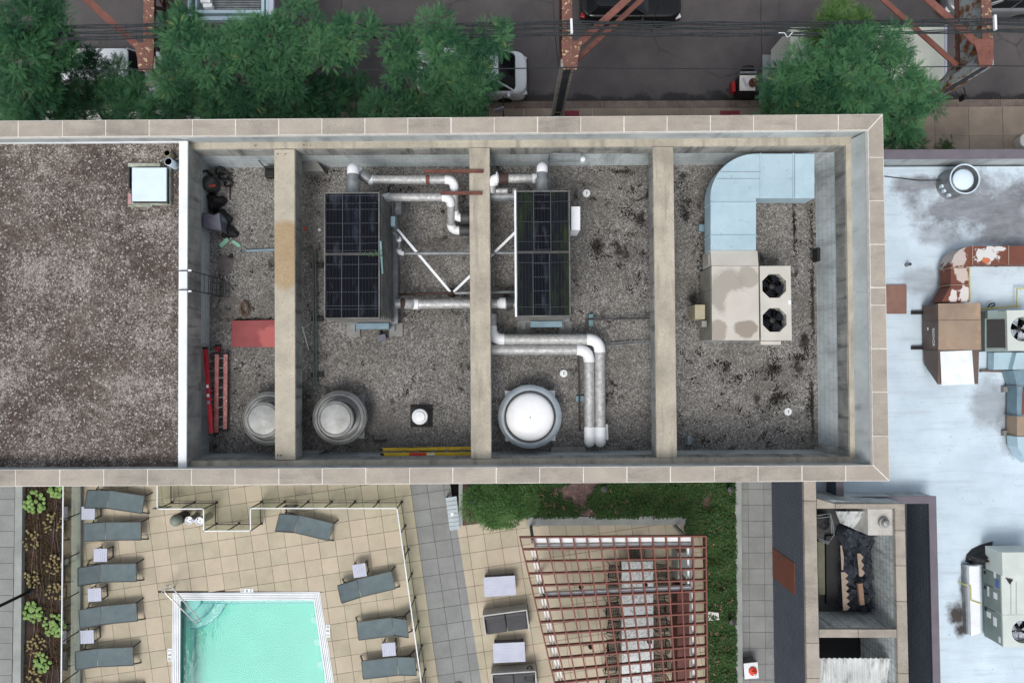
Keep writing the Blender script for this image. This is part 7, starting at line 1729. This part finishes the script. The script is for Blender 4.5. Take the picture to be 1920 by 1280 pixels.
def car(label, cat, px, py, z, heading, L_, Wd, Ht, pm, cab=(-.45, .18, -.36, .02), belt=.92, roofm=None, group='vehicles on the street'):
    """cab = (rear, front at belt; rear, front at roof) as fractions of half length"""
    p = W(px, py, z); t = thing('parked_car', label, cat, (p.x, p.y, 0), group, heading); ORG[t.name] = Vector((0, 0, 0))
    f = MB(); rings = []
    for zz, k, rd in ((.2, .93, .3), (.32, .985, .34), (.55, 1.0, .44), (.75, .995, .5), (belt-.06, .975, .56), (belt, .93, .58), (belt+.03, .8, .5)):
        rings.append([(x, y, zz + (.035 if zz > .7 and x < L_*.2 else 0)) for x, y in rrect(L_*(.985 if k < .95 else 1)*(.99 if k > .9 else .95), Wd*k, min(rd, Wd*k*.45))])
    f.grid(rings, True, True, True, True); f.build('body', pm, t)
    rb, fb, rt, ft = [v*L_ for v in cab]; 
    def gl_ring(r_, f_, w_, z_, rad): return [(x, y, z_) for x, y in rrect(f_-r_, w_, rad, 5, (f_+r_)/2)]
    MB().grid([gl_ring(rb, fb, Wd*.86, belt+.0, .22), gl_ring(lerp(rb, rt, .9), lerp(fb, ft, .9), Wd*.74, Ht-.06, .2)], True, True, False, True).build('glasshouse', M['carglass'], t)
    MB().grid([gl_ring(rt-.02, ft+.02, Wd*.735, Ht-.07, .2), gl_ring(rt, ft, Wd*.70, Ht-.02, .22), gl_ring(rt+.1, ft-.1, Wd*.58, Ht, .2)], True, True, True, True).build('roof', roofm or pm, t)
    for s in (-1, 1):
        for (a, b) in ((rb+.1, rt+.08), (fb-.1, ft-.06), ((rb+fb)/2, (rt+ft)/2)): MB().bar((a, s*Wd*.425, belt), (b, s*Wd*.355, Ht-.05), .07, .05).build('pillar', pm, t)
        MB().box((L_/2-.16, s*Wd*.36, .68), (.26, .34, .14), -s*.35).build('headlight', M['clearlamp'], t, bev=.03)
        MB().box((-L_/2+.14, s*Wd*.38, .8), (.22, .3, .16), s*.3).build('tail_light', M['redlamp'], t, bev=.03)
        MB().box((fb-.35, s*(Wd/2+.07), belt+.08), (.12, .2, .14)).build('mirror', pm, t, bev=.03)
        for x in (L_*.3, -L_*.3):
            w_ = MB().grid([[(x+q*math.cos(2*math.pi*k/20), s*yy, .33+q*math.sin(2*math.pi*k/20)) for k in range(20)] for q, yy in ((.2, Wd/2-.2), (.33, Wd/2-.2), (.33, Wd/2+.005), (.22, Wd/2+.01))], True, True, True, True).build('tyre', M['tyre'], t)
            MB().grid([[(x+q*math.cos(2*math.pi*k/20), s*yy, .33+q*math.sin(2*math.pi*k/20)) for k in range(20)] for q, yy in ((.225, Wd/2+.008), (.2, Wd/2-.01), (.06, Wd/2-.02))], True, True, False, True).build('rim', M['rim'], w_)
    MB().box((L_/2+.0, 0, .45), (.12, Wd*.82, .2)).build('bumper', M['gunmetal'], t, bev=.03); MB().box((-L_/2+.06, 0, .42), (.1, Wd*.8, .18)).build('bumper', M['gunmetal'], t, bev=.03)
    return t
car('glossy black car parked at the far side of the street', 'car', 1183, -2, .9, 0, 4.7, 1.86, 1.5, M['pblack'])
car('silver car with dark roof partly behind the right steel bent', 'car', 1868, -14, .9, math.pi, 4.6, 1.84, 1.45, M['psilver'], roofm=M['pblack'])
car('white van nosing out from under the street tree', 'van', 884, 136, 1.1, 0, 5.1, 2.05, 2.0, M['pwhite'], (-.47, .40, -.46, .24), 1.12)
car('white van hidden under the left trees', 'van', 208, 126, 1.6, 0, 4.6, 1.95, 1.95, M['pwhite'], (-.47, .28, -.46, .2), 1.1)
# white box truck
t = thing('box_truck', 'white box truck with grey tail lift under the right street tree', 'truck', W(1620, 110, 0), 'vehicles on the street')
zb = 3.2
A = [W(1482, 50, zb), W(1772, 47, zb), W(1774, 150, zb), W(1484, 152, zb)]
MB().prism(A, 1.0, zb).build('cargo_box', mat('cream_box_roof', (206, 209, 196), (196, 199, 186), 1, .5), t, bev=.04)
MB().pbox(1771.5, 47, 1776, 150, 1.0, zb+.03).build('box_front_rail', M['lilac'], t)
x0, x1 = W(1778, 100, 2.4).x, W(1823, 100, 2.4).x; yc = (A[0].y+A[3].y)/2
f = MB(); f.grid([[(x, y, z) for x, y in rrect(k*(x1-x0+.3), wd_, .25, 5, (x0+x1)/2+.15)] for z, k, wd_ in ((.5, 1, 2.0), (1.2, 1.0, 2.05), (1.5, .98, 2.0))], True, True, True, True); f.build('cab_body', M['pwhite'], t)
f = MB(); f.grid([[(x, y, z) for x, y in rrect(k*(x1-x0+.1), wd_, .22, 5, (x0+x1)/2+.02)] for z, k, wd_ in ((1.5, 1.05, 1.94), (2.25, .95, 1.8))], True, True, False, True); f.build('cab_glass', M['carglass'], t)
f = MB(); f.grid([[(x, y, z) for x, y in rrect(k*(x1-x0), wd_, .25, 5, (x0+x1)/2)] for z, k, wd_ in ((2.22, 1.0, 1.84), (2.38, .98, 1.78), (2.42, .85, 1.5))], True, True, True, True); f.build('cab_roof', M['pwhite'], t)
for s in (-1, 1):
    y_ = yc+s*1.28; MB().tube([(x1-.2, yc+s*1.0, 1.5), (x1+.05, y_, 1.5), (x1+.1, y_+s*.05, 1.8), (x1-.15, yc+s*1.0, 2.0)], .025, 6).build('mirror_arm', M['black'], t); MB().box((x1+.05, y_+s*.05, 1.62), (.1, .26, .4)).build('mirror', M['black'], t, bev=.03)
    for k, x in enumerate((x1-.5, W(1560, 100, 0).x)):
        w_ = MB().grid([[(x+q*math.cos(2*math.pi*j/20), yc+s*yy, .42+q*math.sin(2*math.pi*j/20)) for j in range(20)] for q, yy in ((.2, .75), (.42, .75), (.42, 1.0), (.26, 1.01))], True, True, True, True).build('tyre', M['tyre'], t)
    MB().box((x0+.3, yc+s*.6, 2.43), (.06, .06, .04)).build('marker_lamp', M['orange'], t)
MB().prism([(A[0].x-.1, yc-.8), (x1, yc-.8), (x1, yc+.8), (A[0].x-.1, yc+.8)], .5, .95).build('chassis', M['gunmetal'], t)
M['tlift'] = mat('grey_plank_deck', (138, 144, 148), (122, 128, 132), 2, .6)
for k in range(5):
    xa_, xb_ = 1430+k*10.6, 1430+(k+1)*10.6-.5; MB().pbox(xa_, 103, xb_, 188, .95, 1.05).build('tail_lift_plank', M['tlift'], t)
MB().pbox(1429.5, 165, 1431.5, 190, .6, 1.0).build('lift_arm', M['white'], t)
# towable generator
t = thing('generator', 'black towable generator with white lid and rusty pot on top', 'generator', W(1402, 158, 0))
A = [W(1387, 140, 1.25), W(1418, 140, 1.25), W(1416, 170, 1.25), W(1387, 170, 1.25)]
MB().prism([p + Vector((0, 0, 0)) for p in A], .35, 1.2).build('housing', M['black'], t, bev=.03)
MB().prism([A[0].lerp(A[3], .05), A[1].lerp(A[2], .05), A[2], A[3]], 1.2, 1.25).build('lid', M['mortar'], t)
p = W(1411, 156, 1.3); MB().lathe((p.x, p.y, 1.25), [(.0001, 0), (.17, 0), (.2, .12), (.16, .2), (.12, .2), (.1, .08), (.0001, .06)], 16).build('pot', M['rust'], t); MB().box((p.x+.12, p.y+.12, 1.33), (.2, .2, .15), .6).build('carton', M['card'], t)
MB().bar(W(1393, 146, 1.27), W(1400, 161, 1.27), .1, .02).build('sheet', M['lilac'], t); MB().pbox(1388, 134, 1419, 138, .9, 1.28).build('lid_hinge', M['galv'], t)
MB().pp([(1372, 152), (1379, 152), (1380, 172), (1373, 172)], .5, .9).build('tail_light', M['redlamp'], t, bev=.02)
for y in (-.62, .62):
    c = W(1402, 156, .3); MB().grid([[(c.x+q*math.cos(2*math.pi*j/18), c.y+y+yy, .3+q*math.sin(2*math.pi*j/18)) for j in range(18)] for q, yy in ((.1, -.1), (.3, -.1), (.3, .1), (.1, .1))], True, True, True, True).build('tyre', M['tyre'], t)
MB().bar((A[0].x, (A[0].y+A[3].y)/2, .45), (A[0].x-.35, (A[0].y+A[3].y)/2, .45), .08, .08).build('drawbar', M['gunmetal'], t)
# pale blue gantry with slatted deck at the top edge
t = thing('steel_platform', 'pale blue steel platform with slatted deck at the top edge', 'platform', W(430, -10, 0))
zp = 4.2
for q in ((352, -70, 358.5, 44), (366, -70, 369.5, 22), (490, -70, 495.5, 30), (498.5, -70, 503.5, 40)): MB().pbox(*q, zp-.1, zp+.12).build('side_beam', M['lblue'], t)
MB().pbox(504, -70, 512.5, 42, zp-.12, zp+.1).build('side_beam', M['lilac'], t)
for q in ((369.8, 19, 489.7, 25), (369.8, 31, 489.7, 38)): MB().pbox(*q, zp-.1, zp+.115).build('cross_beam', M['lblue'], t)
for k in range(24): y = -68+k*4.5; MB().pbox(358.8, y, 497, y+2.6, zp-.16, zp-.11, zp).build('deck_slat', M['galv'], t)
for q in ((375, -3, 394, 4.5), (380, 6.5, 397.5, 13.5)): MB().pbox(*q, zp, zp+.25).build('lamp_box', M['whitepipe'], t, bev=.02)
for (x, y) in ((355, 40), (508, 38), (355, -60), (508, -60)): p = W(x, y, zp); MB().box((p.x, p.y, zp/2), (.16, .16, zp-.2)).build('leg', M['patina'], t)
# street corner odds and ends
t = thing('street_sign', 'grey street sign on a post by the kerb under the tree', 'sign', W(938, 212, .15))
MB().tube([W(944, 222, .15), W(944, 222, .15)+Vector((0, 0, 2.6))], .03, 8).build('post', M['gunmetal'], t)
c = W(936, 206, 2.5); MB().box(tuple(c), (.45, .03, .35), .3).build('panel', M['lilac'], t)
p = W(1916, 268, .3)
t = thing('round_planter', 'dark round tub on the pavement at right edge', 'planter', (p.x, p.y, .15))
MB().lathe((p.x, p.y, .15), [(.28, 0), (.36, .5), (.33, .52), (.3, .45)], 20).build('tub', M['mortar'], t); MB().lathe((p.x, p.y, .15), [(.0001, .44), (.31, .44)], 20).build('soil', M['black'], t)

# ------------------------------------------------------------------ street trees (compound leaves in clumps)
M['bark'] = mat('grey_brown_bark', (84, 74, 66), (60, 52, 46), 6, .95, 0, None, .5, 20)
def tree(label, base, lobes, m, seed, frac=1., fr=18, low=None):
    """base: pixel of the trunk foot; lobes: (px, py, radius px, z of lobe top)"""
    g = np.random.default_rng(seed); b = W(base[0], base[1], .15)
    t = thing('street_tree', label, 'tree', (b.x, b.y, .15), 'street trees')
    cs_ = [(np.array(W(x, y, z)), r*S(z)*.88, z) for x, y, r, z in lobes]
    cen = sum(c for c, _, _ in cs_)/len(cs_); fork = Vector((lerp(b.x, cen[0], .35), lerp(b.y, cen[1], .35), max(2.2, cen[2]*.42)))
    MB().tube([b - Vector((0, 0, .1)), b + Vector((0, 0, .3)), b.lerp(fork, .6), fork], [.24, .17, .145, .13], 10).build('trunk', M['bark'], t)
    PO_, DI_, TO_ = [], [], []
    for (c, r, z) in cs_:
        cc = Vector((c[0], c[1], z - r*.55)); mid = fork.lerp(cc, .5) + Vector((g.normal(0, .15), g.normal(0, .15), .2))
        MB().tube([fork - Vector((0, 0, .15)), mid, cc], [.085, .05, .02], 7).build('limb', M['bark'], t)
        ns = max(10, int(58*r*r*frac)); 
        for k in range(ns):
            u = g.normal(0, 1, 3); u[2] = abs(u[2])*1.0 - .22; u /= np.linalg.norm(u)
            q = g.uniform(.55, 1.06)
            sc_ = np.array([c[0] + u[0]*r*q, c[1] + u[1]*r*q, z - r*.62 + u[2]*r*.62*q])
            if k % 4 == 0: MB()
            nf = int(g.integers(int(fr*1.1), int(fr*2.3))); tone0 = g.uniform(.0, .85)
            d = g.normal(0, 1, (nf, 3)); d[:, 2] = np.abs(d[:, 2])*.45 - .12; d /= np.linalg.norm(d, axis=1, keepdims=True); d[:, :2] += u[:2]*.55; d[:, 2] -= .12
            PO_.append(sc_ + d*g.uniform(.0, .2, (nf, 1))); DI_.append(d); TO_.append(np.clip(tone0 + g.normal(0, .14, nf), 0, .84) + (g.random(nf) < .015)*.3)
        # a few twigs
        for k in range(4):
            e = cc + Vector((g.normal(0, r*.5), g.normal(0, r*.5), r*.25)); MB().tube([cc, cc.lerp(e, .5)+Vector((0, 0, .05)), e], [.02, .014, .006], 5).build('twig', M['bark'], t)
    P, D, T = np.vstack(PO_), np.vstack(DI_), np.concatenate(TO_); n_ = len(P)
    v, q, c = scatter(FR, P, D, np.tile([0, 0, 1.], (n_, 1)) + g.normal(0, .22, (n_, 3)), g.uniform(.48, .98, n_), T)
    leaf_mesh('crown', v, q, c, m, t)
    return t
tree('dark green tree filling the top left corner', (40, 300), [(30, 30, 62, 8.4), (95, 25, 42, 8.0), (20, 95, 66, 8.2), (85, 85, 52, 7.6), (30, 165, 60, 7.6), (100, 140, 44, 6.6), (80, 205, 48, 6.6), (15, 225, 40, 6.6), (130, 215, 34, 5.4)], M['leafd'], 1)
tree('broad green tree left of centre with many leafy lobes', (470, 310), [(330, 60, 46, 8.2), (345, 25, 26, 7.6), (385, 100, 52, 8.4), (445, 70, 50, 8.2), (500, 60, 48, 8.3), (560, 25, 36, 8.0), (590, 80, 44, 8.0), (662, 55, 42, 8.2), (640, 95, 26, 7.6), (520, 125, 56, 8.0), (450, 150, 52, 7.8), (390, 180, 48, 7.2), (550, 175, 48, 6.6), (480, 200, 46, 6.8), (320, 140, 46, 7.6), (300, 190, 50, 6.8), (420, 215, 44, 6.4), (600, 190, 40, 5.4)], M['leaf'], 2)
tree('shaded green tree behind the broad one beside the parapet', (230, 310), [(195, 190, 50, 5.8), (240, 205, 44, 6.4), (160, 160, 34, 5.2), (215, 135, 24, 5.4), (172, 112, 18, 5.4), (250, 165, 30, 5.8), (340, 215, 40, 6.0), (125, 195, 40, 5.2), (140, 100, 24, 5.8)], M['leafd'], 3, 1.)
tree('dim low tree in the gap between the two bright trees', (650, 310), [(620, 170, 42, 4.6), (665, 180, 38, 4.4), (600, 215, 38, 4.8), (700, 210, 26, 4.4), (655, 140, 26, 4.0)], M['leafd'], 4, .7)
tree('bright green tree over the white van', (830, 310), [(755, 85, 36, 7.8), (748, 125, 32, 7.4), (815, 45, 32, 8.0), (840, 85, 44, 8.2), (790, 110, 40, 7.8), (925, 65, 36, 7.8), (890, 95, 34, 7.6), (835, 140, 44, 7.8), (888, 145, 44, 7.8), (860, 180, 46, 7.6), (800, 175, 38, 6.8), (745, 195, 34, 7.0), (705, 205, 30, 7.0), (882, 178, 36, 7.0), (815, 212, 36, 6.6), (870, 212, 30, 5.6)], M['leaf'], 5)
tree('green tree over the box truck beside the building corner', (1640, 330), [(1600, 85, 48, 8.4), (1655, 80, 42, 8.4), (1545, 120, 48, 8.0), (1690, 125, 46, 8.2), (1615, 135, 56, 8.6), (1500, 160, 44, 7.6), (1560, 180, 50, 7.8), (1640, 185, 54, 8.0), (1720, 165, 40, 7.6), (1745, 180, 32, 7.0), (1478, 150, 38, 7.6), (1468, 195, 36, 6.8), (1512, 112, 36, 7.6), (1685, 72, 34, 8.2), (1700, 210, 44, 7.2), (1500, 205, 36, 6.6), (1600, 220, 46, 7.0), (1690, 250, 34, 6.6), (1715, 262, 22, 6.0)], M['leaf'], 6)
tree('yellow green tree beyond the cables at upper right', (1590, 60), [(1580, 30, 36, 6.4), (1545, 50, 30, 6.0), (1620, 45, 30, 6.0), (1560, 75, 34, 5.6), (1600, 70, 30, 5.6)], M['leafy'], 7, .9)
# weeds at the foot of the street parapet
def tuft(lab, px, py, r, n_, seed):
    g = np.random.default_rng(seed); c = np.array(W(px, py, .16)); a = g.uniform(0, 6.28, n_); d = np.column_stack([np.cos(a), np.sin(a), g.uniform(.1, .8, n_)])
    tpl = (np.array([[0, -.05, 0], [.5, -.07, .05], [1, 0, -.06], [.5, .07, .05]]), np.array([[0, 1, 2, 3]]))
    v, q, cc = scatter(tpl, np.tile(c, (n_, 1)) + g.normal(0, r*.3, (n_, 3))*[1, 1, 0], d, np.tile([0, 0, 1.], (n_, 1)), g.uniform(.5, 1, n_)*r, g.uniform(0, 1, n_))
    leaf_mesh('weed_tuft', v, q, cc, M['cover'], None, label=lab, cat='weed', group='weeds at the pavement edge')
tuft('spiky weed tuft on the pavement beside the mauve parapet', 1775, 274, .45, 60, 1)
tuft('small weed tuft on the pavement left of the spiky one', 1756, 277, .2, 24, 2)
